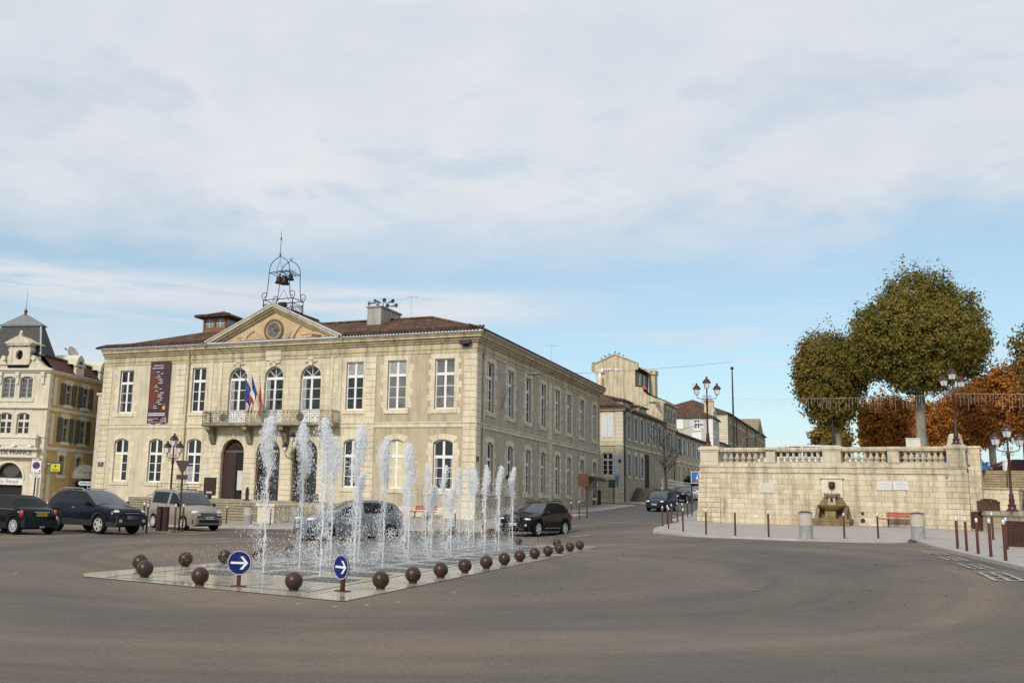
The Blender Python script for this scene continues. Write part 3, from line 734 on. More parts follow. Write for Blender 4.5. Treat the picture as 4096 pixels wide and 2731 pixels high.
    g.add([(lx0-o,ly0-o,15.98),(lx1+o,ly0-o,15.98),(lx1+o,ly1+o,15.98),(lx0-o,ly1+o,15.98),((lx0+lx1)/2,(ly0+ly1)/2,16.75),(lx0-o,ly0-o,16.1),(lx1+o,ly0-o,16.1),(lx1+o,ly1+o,16.1),(lx0-o,ly1+o,16.1)],[(0,1,2,3),(5,6,4),(6,7,4),(7,8,4),(8,5,4),(0,1,6,5),(1,2,7,6),(2,3,8,7),(3,0,5,8)])
    for i in range(15): x = lx0-o+.1+i*.23; g.tube([(x,ly0-o-.04,16.08),(x,ly0-o+.3,16.2)], .085, 6)
    g.build('lantern_roof', M_tx, ln)
    # balcony
    k = MB(); bx0, bx1 = -21.15, -10.15
    k.prism([(0,6.4),(-1.0,6.45),(-1.08,6.5),(-1.08,6.6),(0,6.6)], 'x', bx0-.05, bx1+.05)
    for x in (-20.75,-17.5,-14.4,-11.25): k.prism([(0,6.42),(-.95,6.42),(-.9,6.2),(-.55,6.0),(-.35,5.6),(-.16,5.25),(0,5.15)], 'x', x-.2, x+.2)
    bal = k.build('balcony', M_balc, t)
    k = MB()
    def bars(p0, p1, n):
        p0 = Vector(p0); p1 = Vector(p1)
        for z in (6.68, 7.42, 7.54): k.tube([p0+Vector((0,0,z)), p1+Vector((0,0,z))], .022, 5)
        for i in range(n+1):
            q = p0.lerp(p1, i/n); k.tube([q+Vector((0,0,6.6)), q+Vector((0,0,7.54))], .02 if i % 6 else .035, 4)
    def scroll(cx, cz, r, s, y):
        k.tube([(cx+s*r*(1-.75*j/14)*math.cos(R(90+j*34)), y, cz+r*(1-.75*j/14)*math.sin(R(90+j*34))) for j in range(15)], .017, 4)
    bars((bx0,-1.0,0), (bx1,-1.0,0), 12); bars((bx0,-1.0,0), (bx0,-.02,0), 6); bars((bx1,-1.0,0), (bx1,-.02,0), 6)
    for i in range(12):
        x = bx0 + (bx1-bx0)*(i+.5)/12
        for s in (-1, 1): scroll(x+s*.2, 7.18, .2, s, -1.0); scroll(x+s*.2, 6.9, .18, -s, -1.0)
    for x in (-19.3,-12.75):
        k.lathe([(.24,-1.03),(.30,-1.03),(.30,-.99),(.24,-.99)], 16, (x,0,7.07), 0, 'y'); k.lathe([(.001,-1.02),(.15,-1.02),(.15,-1.0)], 10, (x,0,7.07), 0, 'y')
    k.build('railing', pm('green_iron', (.10,.10,.07), .6, .3, var=.3), bal)
    # rain pipes
    for T, x in ((I, -23.45), (TSIDE, 1.15), (TSIDE, 32.6)):
        k = MB(); k.T = T; k.tube([(x,-.45,12.62),(x,-.2,11.9),(x,-.13,11.5),(x,-.13,.4)], .06, 8); k.tube([(x,-.13,11.1),(x,-.13,11.45)], [.07,.14], 8)
        k.build('rain_pipe', pm('pipe_buff', (.42,.34,.25), .6), t)
    # small attached bay on the left corner
    k = MB(); k.box(-32.75,-32,.4,3,-.6,9.1); k.box(-32.85,-32,.3,3.1,9.1,9.3); k.build('annex', pm('annex_plaster', (.55,.50,.42), .9), t)
    # floodlight, speaker and canopy on the flank
    k = MB(); k.box(-1.1,-.35,-.5,-.1,11.85,12.1); k.box(-.9,-.55,-.12,.0,11.7,11.9); k.build('floodlight', M_iron, t)
    k = MB(); k.T = TSIDE
    k.prism([(-.02,4.25),(-.5,4.2),(-1.05,3.95),(-1.1,3.75),(-1.0,3.75),(-.02,3.85)], 'x', 26.6, 31.8); cn = k.build('door_canopy', pm('canopy_lead', (.05,.045,.045), .85, spec=.2), t)
    k = MB(); k.T = TSIDE; k.box(30.6,31.5,-.03,.02,1.2,2.55); k.build('side_door', M_wood, t)
    k = MB(); k.T = TSIDE; k.box(25.9,27.3,-.06,0,1.9,3.2,0); k.box(26.1,27.1,-.08,-.06,2.05,3.05,1); k.build('niche_frame', [M_trim, M_renderg], t)
    for nm, T, b in (('street_name_plate', I, (-31.75,-31.2,3.42,3.74)),):
        k = MB(); k.T = T; k.box(b[0],b[1],-.09,-.055,b[2],b[3],0)
        for s, zz in (('PLACE', .09), ('DE LA LIBERATION', -.06)):
            vs, fs = text_mb(s, .11 if len(s) < 8 else .062); k.add([(v[0]+(b[0]+b[1])/2, v[1]-.095, v[2]+(b[2]+b[3])/2+zz*.7) for v in vs], fs, 1)
        k.build(nm, [pm('plate_blue', (.015,.025,.09), .4), M_white], t)
    k = MB(); k.T = TSIDE; k.box(.1,.5,-.09,-.055,4.2,4.5); k.build('street_name_plate', M_brown, t)
    return t
town_hall()

# ---- things on the town hall
def campanile():
    t = root('bell_frame', 'wrought iron bell frame with scrolled legs and spire on the town hall roof', 'bell tower', thw(-16.6, 2.0, 15.2), -A0)
    W, D = 1.3, .75
    k = MB()
    for z, r in ((1.0,.035),(.62,.02),(.1,.03)):
        P = [(-W,-D,z),(W,-D,z),(W,D,z),(-W,D,z),(-W,-D,z)]
        for a, b in zip(P, P[1:]): k.tube([a,b], r, 5)
    for x in (-W, W):
        for y in (-D, D): k.tube([(x,y,-.9),(x,y,1.0)], .04, 5)
    def scr(fn, cx, cz, r, s, turns=14):
        k.tube([fn(cx+s*r*(1-.8*j/turns)*math.cos(R(-90+j*36)), cz+r*(1-.8*j/turns)*math.sin(R(-90+j*36))) for j in range(turns+1)], .018, 4)
    for y in (-D, D):
        for i in range(6):
            x = -W+.22+.44*i; f = lambda a, b, y=y: (a, y, b)
            scr(f, x, .55, .24, 1 if i % 2 else -1); scr(f, x, .25, .2, -1 if i % 2 else 1)
    for x in (-W, W):
        for i in range(3):
            y = -D+.25+.5*i; f = lambda a, b, x=x: (x, a, b); scr(f, y, .5, .24, 1 if i % 2 else -1)
    rl = k.build('base_railing', M_iron, t)
    for y in (-D, D):
        k = MB()
        for s in (-1, 1):
            sp = [(s*(W-.32+.32*math.cos(R(-90+j*33))*(1-.72*j/13)+.22), y, 1.33+.36*math.sin(R(-90+j*33))*(1-.72*j/13)) for j in range(14)]
            leg = [(s*.92,y,3.2),(s*.95,y,2.2),(s*1.02,y,1.5),(s*1.1,y,1.15),(s*1.2,y,.99)]
            k.tube(leg+sp, .03, 5)
            arch = [(s*.92,y,3.2),(s*.86,y,3.55),(s*.7,y,3.85),(s*.45,y,4.08),(s*.2,y,4.2),(s*.06,y,4.3),(0,y,4.42)]
            k.tube(arch, .03, 5)
            k.tube([(0,y,4.35),(s*.06,y,4.5),(s*.14,y,4.52),(s*.16,y,4.44)], .02, 4)
        k.build('arch', M_iron, t)
    k = MB()
    for y in (-D, D): k.tube([(-.95,y,3.1),(.95,y,3.1)], .03, 5)
    for x in (-.93, .93): k.tube([(x,-D,3.1),(x,D,3.1)], .03, 5)
    for x in (-.55, 0, .55): k.tube([(x,-D,3.14),(x,D,3.14)], .035, 5)
    k.tube([(-.6,-.3,3.3),(.8,-.3,3.3)], .02, 4); k.tube([(-.6,.3,3.35),(.8,.3,3.35)], .02, 4)
    k.tube([(-.25,-D,3.1),(-.22,-D,3.5),(0,-D,3.85),(.22,-D,3.5),(.25,-D,3.1)], .02, 4); k.tube([(0,-D,3.8),(0,-D,4.4)], .02, 4)
    k.build('crossbar', M_iron, t)
    for x, s, z in ((-.5,.95,2.98),(.02,1.15,2.98),(.55,.8,3.06)):
        k = MB(); k.lathe([(.001,0),(.16,-.02),(.2,-.12),(.22,-.3),(.27,-.46),(.34,-.56),(.33,-.6),(.001,-.6)], 14, (0,0,0))
        k.v = [(v[0]*s+x, v[1]*s, v[2]*s+z) for v in k.v]
        k.tube([(x,0,z),(x,0,z+.15)], .03, 5)
        k.build('bell', pm('bronze_dark', (.04,.025,.02), .45, .6), t, smooth=40)
    k = MB(); k.tube([(0,-D,4.4),(0,-D,5.8),(0,-D,6.3)], [.025,.02,.008], 5); k.lathe([(.001,5.5),(.05,5.6),(.06,5.7),(.001,5.95)], 8, (0,-D,0)); k.build('spire', M_iron, t)
    k = MB(); k.tube([(-.55,0,1.0),(0,0,1.9),(.5,0,1.0)], .022, 4); k.box(-.25,.25,-.3,.2,.55,.85); k.build('mount', M_iron, t)
campanile()
def siren():
    t = root('loudspeaker_cluster', 'cluster of grey horn loudspeakers on the town hall chimney', 'loudspeaker', thw(-9.9, 5.6, 15.85), -A0)
    k = MB(); k.tube([(0,0,0),(0,0,.75)], .05, 6)
    for z in (.2,.5): k.tube([(-.8,0,z),(.8,0,z)], .03, 5)
    k.build('mast', M_grey, t)
    for i, (x, z, an) in enumerate(((-.8,.55,200),(-.35,.6,250),(.15,.62,290),(.55,.55,330),(-.75,.22,215),(-.2,.2,265),(.35,.18,300),(.75,.22,345))):
        c, s = math.cos(R(an)), math.sin(R(an)); k = MB()
        k.T = Matrix.Translation((x, 0, z)) @ Matrix.Rotation(R(an), 4, 'Z')
        k.lathe([(.06,-.1),(.07,.1),(.10,.28),(.17,.46),(.16,.46),(.05,.2),(.001,.2)], 10, ax='x'); k.build('horn', pm('horn_grey', (.24,.25,.25), .5, .2), t, smooth=40)
siren()
def wall_lamp():
    t = root('wall_lantern', 'black twin wall lantern on a scrolled bracket between the town hall doors', 'wall lamp', thw(-13.55, -.05, 4.4), -A0)
    k = MB(); k.tube([(0,0,-.3),(0,-.15,-.35),(-.1,-.5,-.25),(-.4,-.75,0),(-.42,-.75,.25)], .03, 5); k.tube([(0,-.1,0),(0,-.5,.3),(.05,-.6,.9)], .03, 5); k.build('bracket', M_iron, t)
    for x, y, z in ((-.42,-.75,.25),(.07,-.6,.95)): lantern_head(t, (x,y,z), .8, M_iron)
def lantern_head(par, o, s, mcap):
    g = MB(); g.tbox((0,0), .11, .11, .06, .42, 1.55); g.v = [(v[0]*s+o[0], v[1]*s+o[1], v[2]*s+o[2]) for v in g.v]
    gl = g.build('lamp_glass', M_lampglass, par)
    k = MB()
    k.lathe([(.02,0),(.05,.02),(.13,.05),(.12,.07),(.001,.07)], 8)
    for sx in (-1, 1):
        for sy in (-1, 1): k.tube([(sx*.115,sy*.115,.05),(sx*.175,sy*.175,.43)], .014, 4)
    k.lathe([(.001,.42),(.26,.42),(.29,.46),(.27,.52),(.20,.58),(.21,.62),(.12,.70),(.07,.76),(.05,.8),(.09,.86),(.02,.84),(.001,.84)], 10)
    k.v = [(v[0]*s+o[0], v[1]*s+o[1], v[2]*s+o[2]) for v in k.v]
    k.build('lamp_cap', mcap, par)
wall_lamp()
# ------------------------------------------------------------------ hotel on the left
I4 = Matrix.Identity(4)
def shutter(par, T, a, b, c, d, mat, y=-.05, name='shutter', rows=2):
    k = MB(); k.T = T
    k.box(a, b, y-.02, y+.02, c, d)
    h = (d-c)/rows
    for i in range(rows):
        n = max(3, int(h/.14))
        for j in range(n):
            z = c + h*i + .06 + (h-.12)*j/n
            k.box(a+.06, b-.06, y-.035, y-.02, z, z+(h-.12)/n*.6)
    return k.build(name, mat, par)
def hotel():
    A = R(13.5)
    t = root('hotel', 'cream hotel with slate tower roof and an ochre side wing with grey shutters', 'hotel', (-27.19, 72, 0), -A)
    Mc = render_mat('cream_stucco', (.62,.555,.425), .3); My = render_mat('ochre_render', (.52,.365,.165), .3, (.2,.13,.06))
    Mt = pm('cream_trim', (.60,.555,.45), .8, var=.08, scale=2); Msl = stone('slate', (.075,.075,.08), (.045,.045,.05), (.02,.02,.02), .22, .16, .01, .6, .3)
    Mred = stone('red_scale_tiles', (.15,.055,.038), (.10,.04,.03), (.04,.02,.02), .2, .13, .01, .8, .3)
    Msh = pm('grey_brown_shutter', (.085,.08,.06), .7, var=.15); Mfr = pm('grey_window_frame', (.30,.29,.27), .6)
    cx = -2.78
    w3 = [(-4.12,-3.0),(-2.56,-1.45),(-5.7,-4.6)]; m = MB()
    holes = [(a,b,8.4,10.1,.16) for a,b in w3[:2]] + [(a,b,5.6,7.28,.16) for a,b in w3[:2]] + [(cx-1.28,cx+1.28,-.3,3.45,1.28)]
    facade(m, -7, 0, -.4, 10.5, holes, .3, 0)
    m.T = TSIDE
    ws = [(2.22,3.05),(4.68,5.5),(7.6,8.4),(10.2,11.0)]
    hs = [(a,b,8.17,9.76,.14) for a,b in ws] + [(a,b,5.25,7.08,.14) for a,b in ws] + [(2.1,2.88,2.66,4.2,.22),(4.55,5.3,2.5,4.15,.22)]
    facade(m, 0, 16, -.4, 10.5, hs, .22, 1)
    m.T = None; m.quad((-7,0,-.4),(-7,16,-.4),(-7,16,10.5),(-7,0,10.5),1); m.quad((-7,16,-.4),(0,16,-.4),(0,16,10.5),(-7,16,10.5),1); m.quad((-7,0,10.49),(0,0,10.49),(0,16,10.49),(-7,16,10.49),1)
    m.build('wall', [Mc, My], t, fix=False)
    for a, b in w3[:2]:
        window(t, I4, a, b, 8.4, 10.1, .16, glass_mat('window_grey', (.10,.105,.10)), sur='band', msur=Mt, mframe=Mfr, rows=4, tr=9.98, surw=.2, sill=True)
        window(t, I4, a, b, 5.6, 7.28, .16, M_glass, sur='band', msur=Mt, mframe=Mt, rows=2, surw=.2)
    for a, b in ws:
        for z0, z1 in ((8.17,9.76),(5.25,7.08)):
            f = window(t, TSIDE, a, b, z0, z1, .14, M_glass, sur='band', msur=Mt, mframe=Mfr, rows=3, surw=.18, w=.05)
            shutter(t, TSIDE, a-.68, a-.04, z0-.05, z1+.02, Msh); shutter(t, TSIDE, b+.04, b+.68, z0-.05, z1+.02, Msh)
    for a, b, c, d in ((2.1,2.88,2.66,4.2),(4.55,5.3,2.5,4.15)): window(t, TSIDE, a, b, c, d, .22, M_glass, sur='band', msur=Mt, mframe=Mfr, rows=3, surw=.22, w=.05)
    k = MB(); D = .35
    k.box(cx-1.28,cx+1.28,D,D+.1,-.3,1.78,0); k.box(cx-1.28,cx+1.28,D-.1,D,2.24,2.36,1)
    P = arc_pts(cx-1.28, cx+1.28, 3.45, 1.28, 14); k.poly([(cx-1.28,D,2.2),(cx+1.28,D,2.2)]+[(p[0],D,p[1]) for p in reversed(P)], 0)
    k.lathe([(.62,D-.06),(.72,D-.06),(.72,D),(.62,D)], 18, (cx,0,2.85), 1, 'y', .7)
    k.build('door', [M_dark, pm('door_frame_dark', (.06,.055,.05), .5)], t, fix=False)
    k = MB(); k.box(cx-1.3,cx+1.22,.1,.16,1.76,2.26,0); vs, fs = text_mb('Le France', .42, shear=.35); k.add([(v[0]+cx-.05, v[1]+.095, v[2]+2.02) for v in vs], fs, 1)
    k.build('door_sign', [pm('sign_cream', (.66,.64,.58), .6), pm('script_grey', (.22,.19,.17), .6)], t)
    # cornices, entablature, lettering
    k = MB()
    def mould(z0, z1, o): k.box(-7, o, -o, 0, z0, z1)
    mould(10.42,10.56,.14); mould(10.56,10.7,.28); mould(7.62,7.74,.2); mould(7.74,7.86,.12); mould(5.42,5.5,.1)
    k.box(-6.4,-.45,-.42,0,4.56,5.3); k.box(-6.5,-.35,-.5,0,5.3,5.4); k.box(-5.9,-.9,-.46,-.42,4.75,5.15)
    k.box(-6.6,-.15,-.62,0,4.44,4.58); k.box(-6.5,-.35,-.3,0,3.94,4.44); k.box(-6.55,-.25,-.42,0,3.84,3.94)
    for a, b in ((-6.2,-5.5),(-.62,-.15)): k.box(a,b,-.18,0,-.3,3.3); k.box(a-.06,b+.06,-.3,0,3.3,3.84)
    for x in (-.55,-4.3,-2.78): k.box(x-.12,x+.12,-.12,0,9.5,10.42); k.box(x-.16,x+.16,-.2,0,10.1,10.42)
    for a in (cx-1.28, ):
        P = arc_pts(cx-1.42, cx+1.42, 3.6, 1.42, 16); P0 = arc_pts(cx-1.28, cx+1.28, 3.45, 1.28, 16)
        for i in range(16): k.add([(P0[i][0],-.1,P0[i][1]),(P0[i+1][0],-.1,P0[i+1][1]),(P[i+1][0],-.06,P[i+1][1]),(P[i][0],-.06,P[i][1]),(P0[i][0],0,P0[i][1]),(P0[i+1][0],0,P0[i+1][1]),(P[i+1][0],0,P[i+1][1]),(P[i][0],0,P[i][1])], [(0,1,2,3),(2,3,7,6),(0,1,5,4)])
    k.ball((-.5,-.3,5.5), .14, 8, 6, sc=(1,1,1.5)); k.box(-.62,-.38,-.42,-.18,5.4,5.5)
    k.build('cornice', Mt, t)
    k = MB(); vs, fs = text_mb('HOTEL DE FRANCE', .46, ext=.02); mx = max(v[0] for v in vs); sc = 2.24/mx
    k.add([(v[0]*sc-2.98, v[1]-.32, v[2]+4.2) for v in vs], fs); k.build('sign_lettering', pm('letter_grey', (.10,.105,.11), .6), t)
    for x in (-3.6,-2.2,-.75):
        k = MB(); k.box(x-.16,x+.16,-.7,-.45,4.64,4.78); k.tube([(x,-.5,4.78),(x,-.44,4.9)], .02, 4); k.build('spotlight', M_white, t)
    # curved gable with round window dormer
    k = MB(); y0, y1 = -.16, .3
    for s in (-1, 1):
        P = [(cx+s*2.75,10.7),(cx+s*2.2,10.98),(cx+s*1.75,11.35),(cx+s*1.45,11.7),(cx+s*1.25,11.72),(cx+s*1.15,11.5),(cx+s*1.2,11.3),(cx+s*.9,10.7)]
        k.prism(P, 'y', y0, y1); k.lathe([(.001,y0-.1),(.2,y0-.1),(.2,y1)], 12, (cx+s*1.33,0,11.52), 0, 'y')
        k.prism([(cx+s*.62,11.0),(cx+s*.95,11.0),(cx+s*1.02,11.5),(cx+s*.9,11.9),(cx+s*1.0,12.2),(cx+s*.88,12.5),(cx+s*.62,12.5)], 'y', y0-.02, y1+.2)
    n = 16
    for i in range(n):      # front of the dormer round its oval window
        a0, a1 = 2*pi*i/n, 2*pi*(i+1)/n
        f = lambda a: (cx+.32*math.cos(a), 11.77+.40*math.sin(a))
        def g2(a):
            c, s = math.cos(a), math.sin(a); q = min(.66/abs(c) if abs(c) > 1e-6 else 9, .78/abs(s) if abs(s) > 1e-6 else 9); return (cx+q*c, 11.77+q*s*(.73/.78 if s > 0 else 1))
        p, q = f(a0), f(a1); u, v = g2(a0), g2(a1)
        k.add([(p[0],y0,p[1]),(q[0],y0,q[1]),(v[0],y0,v[1]),(u[0],y0,u[1]),(p[0],y1,p[1]),(q[0],y1,q[1])], [(0,1,2,3),(0,1,5,4)])
    k.box(cx-.66,cx+.66,y1,2.2,11,12.5)
    k.box(cx-1.05,cx+1.05,y0-.2,y1+.1,12.5,12.64); k.prism([(cx-1.2,12.64),(cx+1.2,12.64),(cx+1.2,12.74),(cx,13.3),(cx-1.2,12.74)], 'y', y0-.25, y1+1)
    k.ball((cx,y0,13.5), .14, 8, 6, sc=(1,1,1.6)); k.box(cx-.12,cx+.12,y0-.12,y0+.12,13.2,13.4)
    k.box(cx-1.9,cx+.9,y0-.12,0,10.98,11.06)
    d = k.build('dormer', Mc, t)
    k = MB(); k.lathe([(.001,.12),(.42,.12)], 16, (cx,0,11.77), 0, 'y'); k.build('pane', M_glass, d, fix=False)
    # tower roof
    k = MB(); 
    b = [(-7.0,-.05,10.7),(-.9,-.05,10.7),(-1.1,3.2,10.7),(-7.0,3.2,10.7)]; u = [(-5.75,1.35,14.35),(-2.15,1.35,14.35),(-2.3,2.1,14.35),(-5.75,2.1,14.35)]
    k.add(b+u, [(0,1,5,4),(1,2,6,5),(2,3,7,6),(3,0,4,7)])
    r = k.build('roof', Msl, t, fix=False)
    k = MB(); o = .12
    k.add([(-5.75-o,1.35-o,14.33),(-2.15+o,1.35-o,14.33),(-2.3+o,2.1+o,14.33),(-5.75-o,2.1+o,14.33),(-5.75-o,1.35-o,14.45),(-2.15+o,1.35-o,14.45),(-2.3+o,2.1+o,14.45),(-5.75-o,2.1+o,14.45),(-3.95,1.75,15.45)], [(0,1,5,4),(1,2,6,5),(2,3,7,6),(3,0,4,7),(4,5,8),(5,6,8),(6,7,8),(7,4,8),(0,3,2,1)])
    for i in range(1, 6): x = -5.75+.6*i; k.tube([(x,1.3,14.46),(x+(-3.95-x)*.6,1.3+.45*.6,14.46+1.0*.6)], .025, 4)
    k.build('roof_cap', pm('lead_grey', (.16,.17,.18), .5, .2), r)
    k = MB(); k.tube([(-3.95,1.75,15.35),(-3.95,1.75,17.4)], [.025,.01], 5); k.lathe([(.14,15.35),(.1,15.5),(.16,15.62),(.03,15.85)], 10, (-3.95,1.75,0)); k.build('finial', pm('finial_red', (.16,.05,.05), .5), r)
    k = MB(); k.tube([(-.9,-.05,10.72),(-2.15,1.35,14.35)], .07, 5); k.build('hip_flashing', M_zinc, r); k = MB(); k.tube([(-7,-.05,10.72),(-5.75,1.35,14.35)], .07, 5); k.build('hip_flashing', M_zinc, r)
    # side wing
    k = MB(); k.T = TSIDE
    k.box(0,16,-.05,0,4.5,4.75); k.box(0,16,-.05,0,7.52,7.76); k.box(0,16,-.16,0,10.36,10.5); k.box(0,16,-.28,0,10.5,10.6)
    z = -.3; i = 0
    while z < 10.3: k.box(0, .32+(.14 if i % 2 else 0), -.03, 0, z, z+.38); z += .38; i += 1
    for y, z0, z1 in ((.62,7.95,9.95),(.62,4.95,7.1),(.75,.6,3.4)):
        k.box(y,y+.42,-.04,0,z0,z1); k.T = None; k.lathe([(.001,.05),(.21,.05),(.21,0)], 12, (0,y+.21,z1), 0, 'x'); k.T = TSIDE
    k.box(.5,1.5,-.3,0,3.4,3.5); k.box(1.7,3.0,-.03,0,.6,1.3)
    k.build('wing_trim', Mt, t)
    k = MB(); k.add([(.3,.0,10.6),(.3,16,10.6),(-.75,16,11.75),(-.75,.0,11.75)], [(0,1,2,3)]); r2 = k.build('wing_roof', Mred, t, fix=False)
    k = MB(); k.add([(-.7,-.0,11.72),(-.7,16,11.72),(-3.2,16,12.3),(-3.2,0,12.3)], [(0,1,2,3)]); k.box(-.85,-.6,0,16,11.7,11.82); k.build('roof_cap', M_ty, r2, fix=False)
    for y in (3.0, 6.6):
        k = MB(); y1 = y+1.15
        k.prism([(y,10.62),(y1,10.62),(y1,11.6),(y1-.12,11.95),(y1-.38,12.2),((y+y1)/2,12.28),(y+.38,12.2),(y+.12,11.95),(y,11.6)], 'x', .05, .28); k.box(.05,.36,y-.12,y1+.12,11.35,11.5)
        k.prism([(y,11.5),(y1,11.5),(y1-.12,11.95),((y+y1)/2,12.3),(y+.12,11.95)], 'x', -2, .06)
        d = k.build('dormer', Mt, t); k = MB(); k.lathe([(.001,.3),(.3,.3),(.3,.2)], 14, (0,(y+y1)/2,11.5), 0, 'x'); k.build('pane', M_glassp, d)
    # door awning and hanging sign on the wing
    k = MB(); yc, ax_, ay_, az_ = 5.7, 1.25, 1.5, 1.0
    E = lambda ph, th, r=1.0: (ax_*r*math.cos(ph)*math.cos(th), yc+ay_*r*math.sin(ph)*math.cos(th), 2.6+az_*r*math.sin(th))
    k.grid(lambda i, j: E(-pi/2+pi*i/24, pi/2*j/9*.999), 25, 10)
    for i in range(24):
        p0, p1 = -pi/2+pi*i/24, -pi/2+pi*(i+1)/24; a_, b_ = E(p0, 0), E(p1, 0); m_ = E((p0+p1)/2, 0)
        k.add([a_, b_, (b_[0],b_[1],2.46), (m_[0],m_[1],2.38), (a_[0],a_[1],2.46)], [(0,1,2,3,4)])
    aw = k.build('awning', pm('awning_cream', (.66,.60,.46), .8, var=.06), t, fix=False, smooth=50)
    k = MB()
    for s, th0, q in (('Le', .75, .3), ('France', .36, .44)):
        vs, fs = text_mb(s, q, shear=.3)
        k.add([E(-.75+v[0]/1.25, th0+v[2]/1.0, 1.012) for v in vs], fs)
    k.build('lettering', MATS['script_grey'], aw)
    k = MB(); k.box(-.04,.0,4.75,6.8,-.3,2.5); k.build('side_entrance', M_dark, t)
    k = MB(); k.T = I4; k.tube([(0,.7,3.55),(1.25,.7,3.55)], .025, 4); k.tube([(0,.7,2.75),(1.25,.7,2.75)], .02, 4); k.box(.3,1.2,.66,.74,2.82,3.5)
    hs_ = k.build('hanging_sign', pm('sign_frame_dark', (.05,.05,.03), .5), t)
    k = MB(); k.box(.35,1.15,.64,.66,2.87,3.45,0); k.lathe([(.07,.63),(.12,.63),(.12,.64)], 10, (.75,0,3.28), 1, 'y'); k.box(.5,1.0,.63,.64,3.0,3.05,1); k.box(.45,1.05,.63,.64,2.92,2.95,1)
    k.build('sign_face', [pm('sign_yellow', (.55,.52,.02), .5), pm('sign_olive', (.14,.13,.03), .5)], hs_)
    return t
hotel()
def dish():
    A = R(13.5); c, s = math.cos(A), math.sin(A); x, y = -1.6, 5.6
    t = root('satellite_dish', 'white satellite dish on the roof of the ochre hotel wing', 'satellite dish', (-27.19+x*c+y*s, 72-x*s+y*c, 12.1), R(50))
    k = MB(); k.lathe([(.001,.16),(.4,.1),(.75,0),(.77,-.01),(.4,.07),(.001,.13)], 16); k.T = None
    T = Matrix.Translation((0,0,.6)) @ Matrix.Rotation(R(62), 4, 'Y'); k.v = [tuple(T @ Vector((v[0],v[1],v[2]-.16))) for v in k.v]; k.build('reflector', M_white, t, smooth=40)
    k = MB(); k.tube([(0,0,-.2),(0,0,.6)], .04, 6); k.tube([(.1,0,.2),(-.9,0,.9)], .02, 4); k.box(-1.0,-.85,-.05,.05,.85,1.0); k.build('arm', M_grey, t)
dish()
# ------------------------------------------------------------------ houses up the street
def house(name, label, corner, az, W, Dp, z0, ze, mwall, mroof, rise=2.2, fx=None, sx=None, fh=(), sh=(), cat='house', over=.45, roof='hip', gutter=True, sb=None):
    """box house in its own frame: front faces -y from x=-W..0, flank faces +x from y=0..Dp"""
    t = root(name, label, cat, (corner[0], corner[1], 0), -az)
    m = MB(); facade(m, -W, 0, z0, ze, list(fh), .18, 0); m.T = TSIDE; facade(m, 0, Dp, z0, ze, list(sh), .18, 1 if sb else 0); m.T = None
    m.quad((-W,0,z0),(-W,Dp,z0),(-W,Dp,ze),(-W,0,ze)); m.quad((-W,Dp,z0),(0,Dp,z0),(0,Dp,ze),(-W,Dp,ze))
    m.build('wall', [mwall, sb or mwall], t, fix=False)
    o = over; a = MB(); b = MB(); e = ze+.02
    if roof == 'hip':
        h = min(W, Dp)/2
        if Dp >= W: P, Q = (-W/2, h, e+rise), (-W/2, Dp-h, e+rise)
        else: P, Q = (-W+h, Dp/2, e+rise), (-h, Dp/2, e+rise)
        c = [(-W-o,-o,e),(o,-o,e),(o,Dp+o,e),(-W-o,Dp+o,e)]
        if Dp >= W: a.poly([c[0],c[1],P]); b.poly([c[1],c[2],Q,P]); a.poly([c[2],c[3],Q]); b.poly([c[3],c[0],P,Q])
        else: a.poly([c[0],c[1],Q,P]); b.poly([c[1],c[2],Q]); a.poly([c[2],c[3],P,Q]); b.poly([c[3],c[0],P])
    elif roof == 'mono':     # ridge on the left side wall, slope to the street
        b.poly([(o,-.05,e),(o,Dp+.05,e),(-W,Dp+.05,e+rise),(-W,-.05,e+rise)])
    r = a.build('roof', M_tx if mroof is None else mroof, t, fix=False) if a.v else None
    r2 = b.build('roof', M_ty if mroof is None else mroof, t, fix=False)
    k = MB()
    k.box(-W-o,o,-o,.0,ze-.16,ze); k.T = TSIDE; k.box(0,Dp,-o,0,ze-.16,ze); k.T = None
    k.build('eaves', pm('eaves_dark', (.09,.07,.055), .8) if gutter else mwall, t)
    return t, r2
def roof_ends(par, x0, x1, y, z, T=None):
    k = MB(); k.T = T
    for i in range(int((x1-x0)/.25)): x = x0+.125+i*.25; k.tube([(x,y-.06,z),(x,y+.5,z+.16)], .09, 6)
    return k.build('eave_tiles', M_tx, par)
def chim(par, x, y, z0, z1, w=.7, d=.5, mat=None):
    k = MB(); k.box(x-w/2,x+w/2,y-d/2,y+d/2,z0,z1); k.box(x-w/2-.06,x+w/2+.06,y-d/2-.06,y+d/2+.06,z1,z1+.12)
    for s in (-.2,.2): k.lathe([(.1,z1+.12),(.08,z1+.4)], 8, (x+s*w,y,0))
    return k.build('chimney', mat or M_render, par)
AZ = R(28); c28, s28 = math.cos(AZ), math.sin(AZ)
HC = (23.18, 98.0)
def st(x, y): return (HC[0]+x*c28+y*s28, HC[1]-x*s28+y*c28)
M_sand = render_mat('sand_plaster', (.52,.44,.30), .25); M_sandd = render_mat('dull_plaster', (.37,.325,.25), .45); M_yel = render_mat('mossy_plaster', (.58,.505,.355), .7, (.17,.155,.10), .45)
M_pale = render_mat('pale_plaster', (.52,.49,.43), .25); M_shw = pm('white_shutter', (.60,.61,.62), .6, var=.05); M_shg = pm('grey_shutter', (.36,.37,.37), .6, var=.1); M_green = pm('green_shutter', (.03,.12,.05), .6); M_qp = stone('pale_quoin', (.66,.60,.50), (.56,.51,.42), (.4,.36,.28), 1.2, .4, .004, stain=.2)
